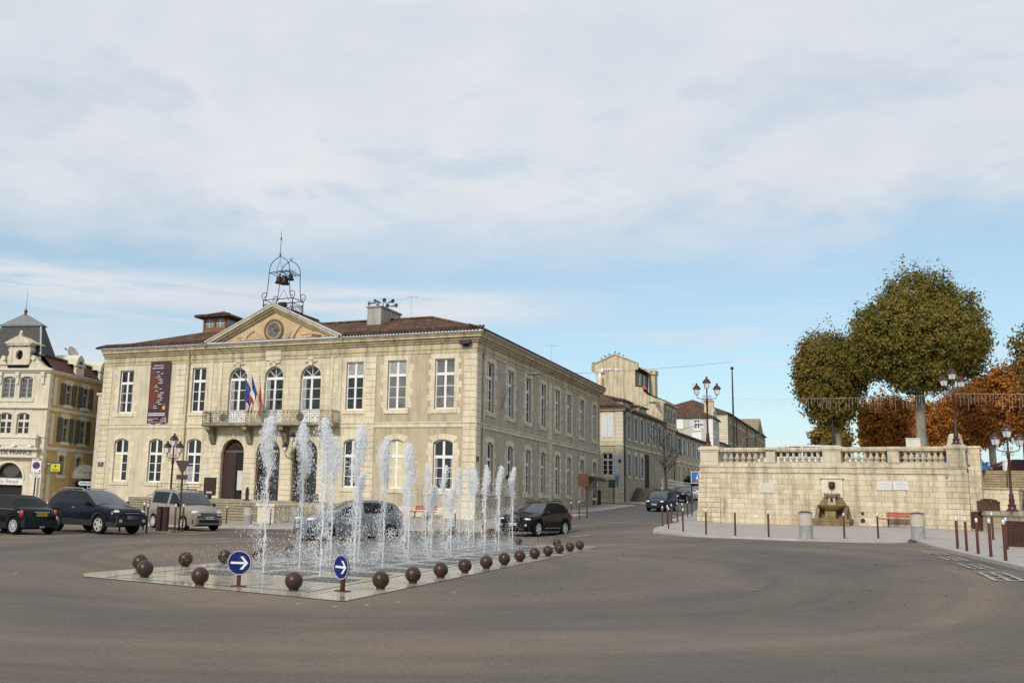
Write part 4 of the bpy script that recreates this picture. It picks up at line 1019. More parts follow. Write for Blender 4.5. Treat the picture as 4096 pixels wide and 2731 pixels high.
def corner_house():
    fh = [(-2.17,-1.07,4.67,6.98,0)]; ws = [(1.9,2.85),(4.9,5.85),(7.6,8.55),(10.6,11.5),(13.4,14.3),(16.4,17.3)]
    sh = [(a,b,8.7,11.1,.12) for a,b in ws] + [(a,b,4.75,7.0,.12) for a,b in ws[:3]]
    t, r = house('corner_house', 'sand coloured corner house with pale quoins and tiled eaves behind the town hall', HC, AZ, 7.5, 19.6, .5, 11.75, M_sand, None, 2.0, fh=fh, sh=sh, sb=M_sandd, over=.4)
    window(t, I4, -2.17, -1.07, 4.67, 6.98, 0, M_glass, sur='band', msur=M_trim, surw=.16, tr=6.3)
    k = MB(); k.box(-2.3,-.92,-.05,0,4.2,4.62)
    P = arc_pts(-2.35, -.85, 11.42, .4, 10); k.poly([(-2.35,-.03,8.2),(-.85,-.03,8.2)]+[(p[0],-.03,p[1]) for p in reversed(P)]); k.build('window_niche', pm('niche_cream', (.62,.54,.37), .9), t)
    k = MB()
    for a, b in ((-2.2,-1.61),(-1.59,-1.0)):
        P = arc_pts(-2.2, -1.0, 11.1, .18, 10); k.box(a,b,-.09,-.03,8.6,10.95)
        for x in (a+.2,a+.4): k.box(x-.01,x+.01,-.1,-.09,8.62,10.9)
    k.build('closed_shutter', M_shw, t); shutter(t, I4, -1.05, -.42, 4.7, 6.98, M_shw, -.06)
    for i, (a, b) in enumerate(ws):
        window(t, TSIDE, a, b, 8.7, 11.1, .12, M_glass if i % 2 else M_glassp, sur='band', msur=M_trim, surw=.14); shutter(t, TSIDE, a-.72, a-.02, 8.7, 11.05, M_shg)
        if i > 0: shutter(t, TSIDE, b+.02, b+.7, 8.7, 11.05, M_shg)
    for a, b in ws[:3]:
        window(t, TSIDE, a, b, 4.75, 7.0, .12, M_glassp, sur='band', msur=M_trim, surw=.14); shutter(t, TSIDE, a-.72, a-.02, 4.75, 6.95, M_shg); shutter(t, TSIDE, b+.02, b+.7, 4.75, 6.95, M_shg)
    k = MB(); quoins(k, -.75, 0, 1.2, 11.4, .41, .04); k.T = TSIDE; quoins(k, 0, .55, 1.2, 11.4, .41, .04); k.build('quoins', M_qp, t)
    k = MB(); k.box(-7.5,.1,-.08,0,7.75,8.0); k.box(-7.5,.3,-.28,0,11.45,11.75); k.box(-7.5,.05,-.05,0,.5,2.2); k.T = TSIDE; k.box(.0,19.6,-.06,0,7.7,7.9); k.build('string_course', M_trim, t)
    roof_ends(t, -7.5, .4, -.42, 11.83)
    k = MB(); k.T = TSIDE; k.box(9.5,11.3,-.05,.1,2.2,7.4); k.build('dark_gateway', M_dark, t)
    for y in (3.5, 10.8):
        k = MB(); k.box(-3.6,-.9,y,y+3.4,12.0,13.1); k.prism([(-3.7,13.1),(-.6,12.85),(-.6,12.98),(-3.7,13.7)], 'y', y-.3, y+3.7, 1); k.box(-.88,-.86,y+.9,y+2.4,12.1,12.9,2); k.build('roof_dormer', [M_sandd, M_tx, M_shg], t)
    k = MB(); k.tube([(.1,.35,11.6),(.1,.35,2)], .07, 6); k.build('rain_pipe', M_iron, t)
    k = MB(); k.box(-.62,-.2,-.08,-.04,6.0,6.35); k.build('street_name_plate', M_brown, t)
    # flight of steps against the flank
    k = MB(); n = 9
    for i in range(n): k.box(0, 1.9, 2.6+i*.34, 9.4, gz(24,100)+i*.18, gz(24,100)+(i+1)*.18)
    k.build('steps', pm('step_stone_dark', (.13,.115,.085), .9, var=.25), t)
corner_house()
def tall_house():
    c = st(0, 19.6); ws = [(2.0,2.75),(3.6,4.35),(5.4,6.15)]
    sh = [(a,b,12.0,13.7,.2) for a,b in ws] + [(a,b,8.35,10.75,0) for a,b in ws] + [(a,b,5.0,7.0,0) for a,b in ws[:2]] + [(5.2,6.0,3.0,6.4,.2)]
    t = root('tall_house', 'tall house whose mossy plaster gable rises over the street roofs', 'house', (c[0], c[1], 0), -AZ)
    m = MB(); D = 7.2
    prof = [(-9.0,1),(0,1),(0,14.45),(-2.0,15.3),(-2.45,15.7),(-2.69,16.25),(-3.55,16.35),(-3.5,18.45),(-3.3,18.5),(-3.3,19.3),(-6.05,20.55),(-8.95,19.35),(-8.95,18.55),(-8.5,17.9),(-8.5,1)]
    m.poly([(p[0],0,p[1]) for p in prof]); m.T = TSIDE; facade(m, 0, D, 1, 14.45, sh, .18, 1); m.T = None
    m.prism([(-8.5,1),(0,1),(0,14.4),(-2,15.2),(-3.6,16.2),(-3.6,18.4),(-6,20.3),(-8.5,19.2)], 'y', .05, D, 0) if 0 else None
    m.poly([(p[0],D,p[1]) for p in prof]); m.quad((-8.5,0,1),(-8.5,D,1),(-8.5,D,18),(-8.5,0,18)); m.quad((-3.55,.0,16),(-3.55,D,16),(-3.55,D,18.4),(-3.55,0,18.4),1)
    m.build('wall', [M_yel, M_sandd], t, fix=False)
    k = MB(); k.box(-9.1,-8.8,-.15,.3,18.5,19.4)
    for p, q in (((-9.1,19.4),(-6.05,20.65)),((-6.05,20.65),(-3.15,19.4))): k.prism([p,q,(q[0],q[1]-.16),(p[0],p[1]-.16)], 'y', -.12, .35)
    k.box(-3.45,-3.15,-.15,.3,18.5,19.4); k.build('gable_coping', M_trimd, t)
    k = MB(); k.poly([(-3.0,.2,18.75),(-3.0,D,18.75),(-6.05,D,20.4),(-6.05,.2,20.4)]); k.poly([(-9,.2,19.0),(-9,D,19.0),(-6.05,D,20.4),(-6.05,.2,20.4)]); k.poly([(.3,0,14.5),(.3,D,14.5),(-2.6,D,15.7),(-2.6,0,15.7)]); k.poly([(-2.6,0,15.7),(-2.6,D,15.7),(-3.5,D,16.4),(-3.5,0,16.4)])
    k.build('roof', M_ty, t, fix=False)
    k = MB(); k.box(-3.2,-2.4,D-1.2,D+.2,15.6,18.6); k.box(-3.3,-2.3,D-1.4,D+.3,18.6,19.2); k.build('buttress', M_yel, t)
    k = MB(); k.box(-3.5,-3.3,.5,D-1.5,16.4,18.3,0); k.box(-3.3,-3.2,1.0,1.9,16.6,18.1,1); k.box(-3.3,-3.2,3.0,3.9,16.6,18.1,1); k.box(-3.3,-2.7,2.0,3.6,16.2,16.6,2); k.build('loggia', [pm('loggia_brown', (.13,.10,.08), .8), M_shg, pm('terracotta', (.42,.12,.05), .8)], t)
    k = MB(); k.box(-7.75,-7.5,-.08,0,2,17.6); k.box(-8.3,-7.4,-.12,0,18.1,18.25); k.build('flue', pm('flue_rust', (.24,.16,.09), .8), t)
    for a, b in ws:
        window(t, TSIDE, a, b, 12.0, 13.7, .2, M_glass, sur='band', msur=M_trim, surw=.12, rows=2); window(t, TSIDE, a, b, 8.35, 10.75, 0, M_glassp, sur='band', msur=M_trim, surw=.12)
        for z0, z1 in ((12.0,13.6),(8.35,10.75)): shutter(t, TSIDE, b+.02, b+.5, z0, z1, M_shg); shutter(t, TSIDE, a-.5, a-.02, z0, z1, M_shg)
    for a, b in ws[:2]: window(t, TSIDE, a, b, 5.0, 7.0, 0, M_glassp, sur='band', msur=M_trim, surw=.12)
    k = MB(); k.T = TSIDE; k.box(5.2,6.0,.1,.16,3.0,6.4); k.build('door', M_wood, t)
    k = MB(); k.T = TSIDE; k.box(0,D,-.25,0,11.2,11.5); k.build('cornice', M_trimd, t)
    for nm, bb in (('cornice',(0,D,-.3,0,14.2,14.45)),('string_course',(0,D,-.08,0,7.4,7.6)),('door_hood',(4.6,6.6,-.9,0,7.15,7.38))): k = MB(); k.T = TSIDE; k.box(*bb); k.build(nm, M_trimd, t)
tall_house()
def low_house():
    c = st(0, 26.85); ws = [(.6,1.5),(3.7,4.6),(6.8,7.7),(10,10.9),(13.2,14.1),(16.4,17.3)]
    sh = [(a,b,8.35,10.4,.1) for a,b in ws] + [(a,b,4.6,6.9,.12) for a,b in ws]
    t, r = house('row_house', 'low sand house with one green shutter, seen past the bare tree', c, AZ, 7, 22, 1.5, 11.1, M_sand, None, 1.8, sh=sh, roof='mono', over=.5)
    for i, (a, b) in enumerate(ws):
        window(t, TSIDE, a, b, 8.35, 10.4, .1, M_glass, sur='band', msur=M_trim, surw=.12); window(t, TSIDE, a, b, 4.6, 6.9, .12, M_glassp, sur='band', msur=M_trim, surw=.12)
        shutter(t, TSIDE, a-.75, a-.02, 8.35, 10.35, M_shw if i != 0 else M_shg); shutter(t, TSIDE, b+.02, b+.9, 8.3, 10.4, M_green if i == 0 else M_shg)
    k = MB(); k.T = TSIDE; k.box(0,22,-.1,0,7.3,7.6); k.build('string_course', M_trim, t)
    chim(t, -1.2, 1.5, 11.0, 12.4, .9, .6, M_yel)
low_house()
def white_house():
    c = (49.94, 150.0); a = R(25)
    fh = [(-2.86,-2.05,14.1,15.5,0)]; sh = [(1.4,2.2,13.8,15.4,.2),(3.2,4.0,13.8,15.4,.2),(1.4,2.2,11.6,12.8,0),(3.2,4.0,11.6,12.8,0)]
    t, r = house('white_shuttered_house', 'pale house with red tiled roof and white shutters above the low house', c, a, 9, 8.5, 3, 16.0, M_pale, None, 2.2, fh=fh, sh=sh, over=.35)
    window(t, I4, -2.86, -2.05, 14.1, 15.5, 0, M_glass, sur='band', msur=M_white, surw=.12, rows=2)
    for x in (-3.5,-2.02): shutter(t, I4, x, x+.62, 14.1, 15.5, M_shw)
    for bb in ((-3.3,-1.8,-.04,0,12.0,13.5),(-5.6,-4.6,-.05,0,14.1,15.7)): k = MB(); k.box(*bb); k.build('closed_shutter', M_white, t)
    for u in (1.4, 3.2):
        window(t, TSIDE, u, u+.8, 13.8, 15.4, .2, M_glass, sur='band', msur=M_white, surw=.12, rows=2); window(t, TSIDE, u, u+.8, 11.6, 12.8, 0, M_glass, sur='band', msur=M_white, surw=.12, rows=2)
    k = MB(); quoins(k, -.7, 0, 3, 15.8, .4, .04); k.build('quoins', M_white, t)
    k = MB(); k.prism([(0.2,15.9),(5.5,15.9),(5.3,16.8),(2.8,17.6),(.4,16.8)], 'x', -.3, .05); k.build('gable', M_pale, t)
    chim(t, -1.0, 4.0, 16.5, 18.9, 1.5, .8, M_sand)
white_house()
def long_building():
    c = (64.52, 185.0); a = R(27)
    ws = [(3+i*3.4, 4.1+i*3.4) for i in range(19)]; sh = [(p,q,16.5,18.4,0) for p,q in ws] + [(p,q,12.4,14.3,0) for p,q in ws] + [(p,q,8.2,10.4,0) for p,q in ws]
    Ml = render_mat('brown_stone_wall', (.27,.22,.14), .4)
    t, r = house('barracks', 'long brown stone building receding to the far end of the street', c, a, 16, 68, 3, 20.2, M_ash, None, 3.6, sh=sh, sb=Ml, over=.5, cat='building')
    for p, q in ws:
        for z0, z1 in ((16.5,18.4),(12.4,14.3),(8.2,10.4)): window(t, TSIDE, p, q, z0, z1, 0, M_glassp, sur='band', msur=M_trim, surw=.2, rows=3, sill=False)
    k = MB(); k.T = TSIDE; k.prism([(46,20.1),(58,20.1),(52,23.6)], 'y', -.6, 8); k.build('gable', Ml, t)
    k = MB(); k.T = TSIDE
    for u in (12.3, 29.3, 46.3): k.tube([(u,-.1,20),(u,-.1,3)], .12, 6)
    k.build('rain_pipe', M_brown, t)
    k = MB(); 
    for i in range(12): k.box(-.75,.02,-.06,0,14+i*.5,14.45+i*.5)
    k.build('quoins', M_qp, t)
    return t
long_building()
def side_house():
    t, r = house('lean_to_house', 'small dark eaved house with grey shutters beside the white gable', (54.6, 160.0), R(26), 4, 10, 3, 12.6, M_pale, None, 1.0, sh=[(1.5,2.5,9.3,11.4,0),(4.5,5.5,9.3,11.4,0)], roof='mono')
    for u in (1.5,4.5): window(t, TSIDE, u, u+1, 9.3, 11.4, 0, M_glass, sur='band', msur=M_trim); shutter(t, TSIDE, u-.8, u-.02, 9.3, 11.4, M_shg); shutter(t, TSIDE, u+1.02, u+1.8, 9.3, 11.4, M_shg)
side_house()
def far_back():
    t, r = house('red_roof_house', 'broad red tiled roof house between the tall house and the white house', (42.5, 168.0), R(25), 14, 16, 3, 16.8, M_sand, None, 3.0, cat='house')
    chim(t, -4, 6, 18.5, 20.6, 1, .7, pm('brick_red', (.25,.09,.06), .9))
far_back()
# low wall with white railing and a hedge beyond the steps
def ramp_wall():
    p = st(1.9, 11.6); t = root('ramp_wall', 'low grey ramp wall with white railings beside the steps', 'wall', (p[0], p[1], gz(*p)), -AZ)
    k = MB(); k.box(-.3,.0,-1.8,15,-.6,1.35); k.box(-.36,.06,-1.8,15,1.35,1.45); k.build('wall', M_sandd, t)
    k = MB()
    for z in (2.4, 2.0): k.tube([(-.15,-1.6,z),(-.15,15,z)], .035, 4)
    for i in range(45): k.tube([(-.15,-1.5+i*.37,1.4),(-.15,-1.5+i*.37,2.4)], .02, 4)
    k.build('railing', M_white, t)
ramp_wall()
# ------------------------------------------------------------------ retaining wall with balustrade
AW = math.atan2(-.6075, .7943)
def retaining_wall():
    t = root('retaining_wall', 'long cream stone retaining wall topped by a balustrade, under the plane trees', 'wall', (W0[0], W0[1], 0), AW)
    Lw = 14.3; m = MB()
    m.box(.95, 13.35, .0, .7, .2, 3.86)
    m.build('wall', M_wall, t)
    for nm, a, b, bat in (('corner_pier', .05, 1.3, .18), ('corner_pier', 13.3, 14.3, .0)):
        k = MB(); z = .3; i = 0
        while z < 3.8:
            zz = min(z+.29, 3.86); o = bat*(3.86-z)/3.5
            k.box(a-o, b, -.05-o*.6, .8, z+.012, zz-.012); k.box(a-o+.02, b-.01, -.035-o*.6, .8, z-.01, z+.01); z += .29
        k.build(nm, M_wall, t)
    k = MB(); k.box(14.3,14.85,.45,1.2,.3,5.25); k.box(14.25,14.9,.4,1.25,5.25,5.36); k.build('end_pier', M_wall, t)
    k = MB(); k.box(.05,14.3,-.07,.8,3.86,3.95); k.box(.1,14.25,-.03,.75,3.95,4.16); k.box(.05,14.3,-.09,.8,4.16,4.24); k.build('cornice', M_bal, t)
    k = MB(); k.box(1.25,13.4,.0,.42,4.24,4.44); k.build('plinth', M_bal, t)
    k = MB(); k.box(1.25,13.4,-.04,.46,5.1,5.18); k.box(1.25,13.4,-.07,.49,5.18,5.32); k.build('handrail', M_bal, t)
    Mpb = render_mat('pale_worn_stone', (.60,.535,.41), .5)
    for a, b, pr in ((.1,1.27,.1),(4.0,4.6,0),(7.15,8.2,.05),(10.5,11.15,0),(13.35,14.28,.1)):
        k = MB(); k.box(a,b,-.02-pr,.44+pr,4.245,4.38); k.box(a+.04,b-.04,.0-pr,.42+pr,4.38,5.1); 
        k.box(a+.14,b-.14,-.015-pr,.0-pr,4.5,5.0); k.box(a,b,-.04-pr,.46+pr,5.1,5.2)
        if pr: k.box(a-.06,b+.06,-.1-pr,.52+pr,5.2,5.36); k.box(a+.05,b-.05,-.0-pr,.42+pr,5.36,5.42)
        else: k.box(a-.01,b+.01,-.08,.5,5.2,5.325)
        k.build('pier', Mpb if a < 9 else M_bal, t)
    base = MB(); base.box(-.13,.13,-.13,.13,0,.07); base.lathe([(.10,.07),(.12,.1),(.08,.14),(.11,.17),(.145,.22),(.15,.27),(.12,.33),(.075,.42),(.06,.5),(.075,.54),(.095,.55),(.08,.58),(.11,.60)], 12); base.box(-.13,.13,-.13,.13,.6,.66)
    first = None
    for u0, u1, n in ((1.58,3.74,7),(4.86,6.92,7),(8.42,10.3,7),(11.4,13.12,7)):
        for i in range(n):
            p = (u0+(u1-u0)*i/(n-1), .21, 4.44)
            if first is None: first = base.build('baluster', M_bal, t, smooth=40, loc=p)
            else: dup(first, loc=p, parent=t)
    for a, b, z0, z1, ls in ((3.65,4.45,2.7,3.24,4),(9.95,10.68,2.97,3.43,6),(10.77,11.48,2.99,3.45,6)):
        k = MB(); k.box(a,b,-.04,0,z0,z1,0)
        r = random.Random(int(a*10))
        for i in range(ls):
            z = z1-.07-(z1-z0-.12)*i/ls; x = a+.08
            while x < b-.12:
                w = r.uniform(.03,.1); k.box(x,min(x+w,b-.07),-.043,-.04,z-.022,z,1); x += w+.025
        pl = k.build('marble_plaque', [pm('marble_white' if a > 5 else 'marble_cream', (.62,.62,.64) if a > 5 else (.58,.53,.47), .45, var=.06), pm('plaque_letters', (.42,.36,.34), .6)], t)
    k = MB(); k.box(3.27,3.5,-.02,0,1.24,1.33); k.build('small_tag', M_white, t)
    for u, z, r in ((5.95,1.62,.06),(9.15,1.66,.07),(9.15,1.27,.1)):
        k = MB(); k.lathe([(.001,-.03),(r,-.03),(r*1.2,-.05),(r*1.25,.0)], 12, (u,0,z), 0, 'y'); k.build('drain_pipe', pm('drain_dark', (.04,.035,.035), .7), t)
    k = MB(); k.box(13.3,13.4,-.2,-.05,3.7,3.9); k.build('camera_box', M_grey, t)
retaining_wall()
def wall_fountain():
    p = wl(7.65, -.02); t = root('wall_fountain', 'old stone wall fountain with two basins and a dark mask spout', 'fountain', (p[0], p[1], gz(*p)+.1), AW)
    g = gz(*p)+.1; Z = lambda z: z-g
    Mw = stone('wet_stone', (.30,.22,.12), (.19,.14,.08), (.09,.07,.045), .5, .3, .008, stain=.95, dirt=(.05,.04,.025)); Mm = pm('mossy_basin', (.22,.15,.055), .6, var=.4, scale=6, bmp=.4, bscale=12)
    k = MB(); k.box(-1.05,1.0,-.95,0,-.1,Z(1.28)-.1); k.box(-1.08,1.03,-1.0,0,Z(1.28)-.1,Z(1.33))
    for x in (-.6,-.2,.2,.6): k.box(x-.12,x+.12,-.98,-.95,.1,.38)
    k.build('trough', Mw, t)
    k = MB(); k.prism([(-.95,Z(1.33)),(.95,Z(1.33)),(.82,Z(1.95)),(.7,Z(2.12)),(.52,Z(2.4)),(.3,Z(2.5)),(-.3,Z(2.5)),(-.52,Z(2.4)),(-.7,Z(2.12)),(-.82,Z(1.95))], 'y', -.1, 0); k.build('back_slab', Mw, t)
    for s in (-1, 1):
        k = MB(); k.prism([(0,Z(1.33)),(-.75,Z(1.33)),(-.6,Z(1.6)),(-.35,Z(1.95)),(0,Z(2.05))], 'x', s*.72-.1, s*.72+.1); k.build('side_scroll', Mw, t)
    k = MB(); k.lathe([(.001,0),(.26,.02),(.42,.12),(.62,.25),(.72,.33),(.74,.38),(.7,.39),(.6,.3),(.001,.26)], 20, (0,-.42,Z(1.69)), sq=.75); k.box(-.28,.28,-.75,-.1,Z(1.33),Z(1.72)); k.build('basin', Mm, t, smooth=50)
    k = MB()
    for x in (-.14,.14): k.tube([(x,-.3,Z(1.95)),(x,-.28,Z(2.2)),(x*.8,-.26,Z(2.46))], [.09,.06,.08], 8)
    k.ball((0,-.34,Z(2.1)), .12, 8, 6); k.build('pedestal', pm('worn_pale_stone', (.42,.37,.29), .85, var=.3, scale=9), t)
    k = MB(); k.lathe([(.05,0),(.14,.03),(.3,.14),(.41,.22),(.44,.25),(.44,.29),(.4,.29),(.3,.2),(.001,.16)], 18, (0,-.28,Z(2.44)), sq=.7); k.build('upper_bowl', pm('bowl_stone', (.40,.34,.27), .8, var=.35, scale=7), t, smooth=50)
    k = MB(); k.box(-.54,.54,-.06,0,Z(2.5),Z(3.55)); k.prism([(-.64,Z(3.55)),(.64,Z(3.55)),(.6,Z(3.62)),(0,Z(3.76)),(-.6,Z(3.62))], 'y', -.14, 0); k.build('niche', M_trim, t)
    k = MB(); k.ball((0,-.14,Z(3.14)), .19, 12, 10, sc=(.95,.8,1.08)); k.ball((0,-.3,Z(3.1)), .05, 6, 5); k.ball((-.07,-.26,Z(3.2)), .035, 6, 5); k.ball((.07,-.26,Z(3.2)), .035, 6, 5); k.tube([(0,-.26,Z(3.04)),(0,-.4,Z(3.0))], .03, 6); k.ball((0,-.1,Z(3.28)), .17, 10, 6, sc=(1.1,.8,.6))
    k.build('mask', pm('bronze_mask', (.055,.018,.014), .5, .3, var=.3, scale=10), t, smooth=50)
wall_fountain()
def staircase():
    t = root('staircase', 'wide stone steps climbing to the terrace beside the end of the wall', 'stairs', (W0[0], W0[1], 0), AW)
    m = MB(); n = 7; z0, z1 = 2.05, 3.15
    for i in range(n): m.box(16.6, 26, 2.2+i*.34, 6.0, z0+(z1-z0)*i/n, z0+(z1-z0)*(i+1)/n-.001); 
    for i in range(8): m.box(12.6, 22, 5.4+i*.3, 8.2, z1+(TZ-z1)*i/8, z1+(TZ-z1)*(i+1)/8)
    for i in range(n): m.box(16.6, 26, 2.15+i*.34, 2.4+i*.34, z0+(z1-z0)*(i+1)/n-.05, z0+(z1-z0)*(i+1)/n+.004)
    for i in range(8): m.box(12.6, 22, 5.35+i*.3, 5.6+i*.3, z1+(TZ-z1)*(i+1)/8-.05, z1+(TZ-z1)*(i+1)/8+.004)
    Ms = stone('step_stone', (.46,.38,.25), (.36,.28,.17), (.2,.16,.1), 1.5, .15, .006, stain=.6)
    m.build('steps', Ms, t)
    k = MB(); k.box(14.85,26,-.6,6,.4,2.05); k.build('landing', M_wall, t)
    k = MB(); k.box(14.85,16.4,1.1,5.2,2.05,3.15); k.box(14.85,16.45,1.0,5.2,3.15,3.22); k.build('side_wall', M_wall, t)
    k = MB(); k.prism([(5.2,3.4),(8.4,4.5),(8.4,5.0),(7.2,5.0),(5.2,4.2)], 'x', 19.6, 20.3); k.build('parapet', M_bal, t)
    k = MB()
    for u in (15.6,): k.tube([(u,5.3,3.15),(u,5.3,4.05),(u,7.7,5.2),(u,7.7,4.4)], .03, 5)
    k.build('stair_rail', M_brown, t)
staircase()
def low_wall():
    a = Vector((29.75, 48.9)); b = Vector((27.6, 41.4)); d = (b-a).normalized(); 
    t = root('parapet_wall', 'low stone wall running forward from the end of the retaining wall', 'wall', (a.x, a.y, 0), math.atan2(d.y, d.x))
    k = MB(); k.box(0, 16, 0, 2.2, .4, 1.78); k.build('wall', M_wall, t)
    k = MB(); k.box(-.05, 16, -.06, 2.3, 1.78, 1.98); k.build('coping', M_bal, t)
low_wall()
# ------------------------------------------------------------------ lamp posts
def lamp_post(name, label, loc, rz, h_arm, mat, grp, s=.86, arm=.6, base=.25):
    t = root(name, label, 'street lamp', loc, rz, grp)
    k = MB(); k.lathe([(base,0),(base,.06),(base*.72,.1),(base*.6,.2),(base*.75,.28),(base*.42,.36),(base*.5,.5),(base*.36,.62),(base*.42,.7),(.062,.85),(.055,h_arm*.5),(.05,h_arm-.35),(.075,h_arm-.32),(.075,h_arm-.2),(.09,h_arm-.1),(.05,h_arm),(.035,h_arm+.3),(.045,h_arm+.45),(.03,h_arm+.62)], 12); k.build('post', mat, t, smooth=40)
    for sx in (-1, 1):
        k = MB(); k.tube([(0,0,h_arm-.02),(sx*arm*.6,0,h_arm+.0),(sx*arm*.85,0,h_arm+.03),(sx*arm*.97,0,h_arm+.12),(sx*arm,0,h_arm+.24)], .022, 6)
        k.tube([(sx*(.05+.15-.15*math.cos(R(j*30))*(1-j/22)),0,h_arm-.13+.12*math.sin(R(j*30))*(1-j/22)) for j in range(18)], .013, 4)
        k.tube([(sx*(.05+.12-.1*math.cos(R(j*30))*(1-j/22)),0,h_arm+.16+.1*math.sin(-R(j*30))*(1-j/22)) for j in range(18)], .012, 4)
        k.build('arm', mat, t); lantern_head(t, (sx*arm,0,h_arm+.22), s, mat)
    lantern_head(t, (0,0,h_arm+.6), s*1.05, mat)
    return t
lg = 'three lantern street lamps'
lamp_post('street_lamp', 'maroon three lantern lamp post on the left corner pier of the balustrade', (18.98,58.0,5.42), -.25, 2.95, M_maroon, lg)
lamp_post('street_lamp', 'maroon three lantern lamp post on the right end pier, in front of the orange trees', (29.55,49.9,5.42), .25, 2.85, M_maroon, lg, arm=.56, s=.78)
lamp_post('street_lamp', 'maroon three lantern lamp post standing on the low wall below the steps', (28.2,43.6,1.98), .1, 2.75, M_maroon, lg, s=.78)
lamp_post('street_lamp', 'dark three lantern lamp post in front of the town hall, behind the beige van', (-12.35,51.5,gz(-12.35,51.5)+.1), -.3, 3.55, M_maroon, lg, arm=.38, s=.8)
k = MB(); k.prism([(-.35,0),(.35,0),(.24,.45),(.12,.62),(-.12,.62),(-.24,.45)], 'y', -.2, .2)
o = k.build('pier_ornament', M_bal, loc=(29.75,50.35,5.42), rz=.2); tag(o, 'weathered stone scroll block behind the lamp on the right end pier', 'stone block')
k = MB(); k.box(-.35,.35,-.25,.25,0,.42); k.box(-.37,.37,-.27,.27,.42,.47); o = k.build('utility_box', pm('utility_cream', (.55,.53,.44), .6), loc=(28.35,52.6,TZ), rz=AW); o.location.z = 5.32-.0; o.location = (28.0,51.2,5.32); tag(o, 'small cream box on the balustrade left of the right end pier', 'box')
# ------------------------------------------------------------------ vehicles
def lerp_tab(tab, s):
    if s <= tab[0][0]: return tab[0][1]
    for (a, u), (b, v) in zip(tab, tab[1:]):
        if s <= b: return u + (v-u)*(s-a)/(b-a)
    return tab[-1][1]
def smooth_tab(tab, L, n=120, w=.09):
    return [(L*i/n, sum(lerp_tab(tab, L*i/n + w*k/3) for k in range(-3, 4))/7) for i in range(n+1)]
M_tyre = pm('tyre_rubber', (.012,.012,.012), .9, var=.2, spec=.15); M_rim = pm('alloy_rim', (.55,.56,.57), .35, .35, var=.05); M_trimb = pm('black_plastic', (.016,.016,.017), .7, var=.15, spec=.2)
M_carglass = glass_mat('car_glass', (.01,.011,.012), .03, .02); M_carglassp = glass_mat('car_windscreen', (.075,.082,.088), .03, .02)
M_carglass.node_tree.nodes['Principled BSDF'].inputs['Specular IOR Level'].default_value = .22; M_head = pm('headlight_glass', (.62,.64,.66), .08, .1, var=.25, scale=14, coat=1); M_tail = pm('tail_light_red', (.35,.02,.015), .2, var=.1, coat=.6)
def paint(name, c, metal=.0, rough=.28): return pm(name, c, .22, metal, var=.03, coat=.1, spec=.14)
M_plate = pm('plate_white', (.6,.61,.63), .4); M_platey = pm('plate_yellow', (.62,.42,.02), .4); M_plb = pm('plate_ink', (.03,.03,.04), .5)
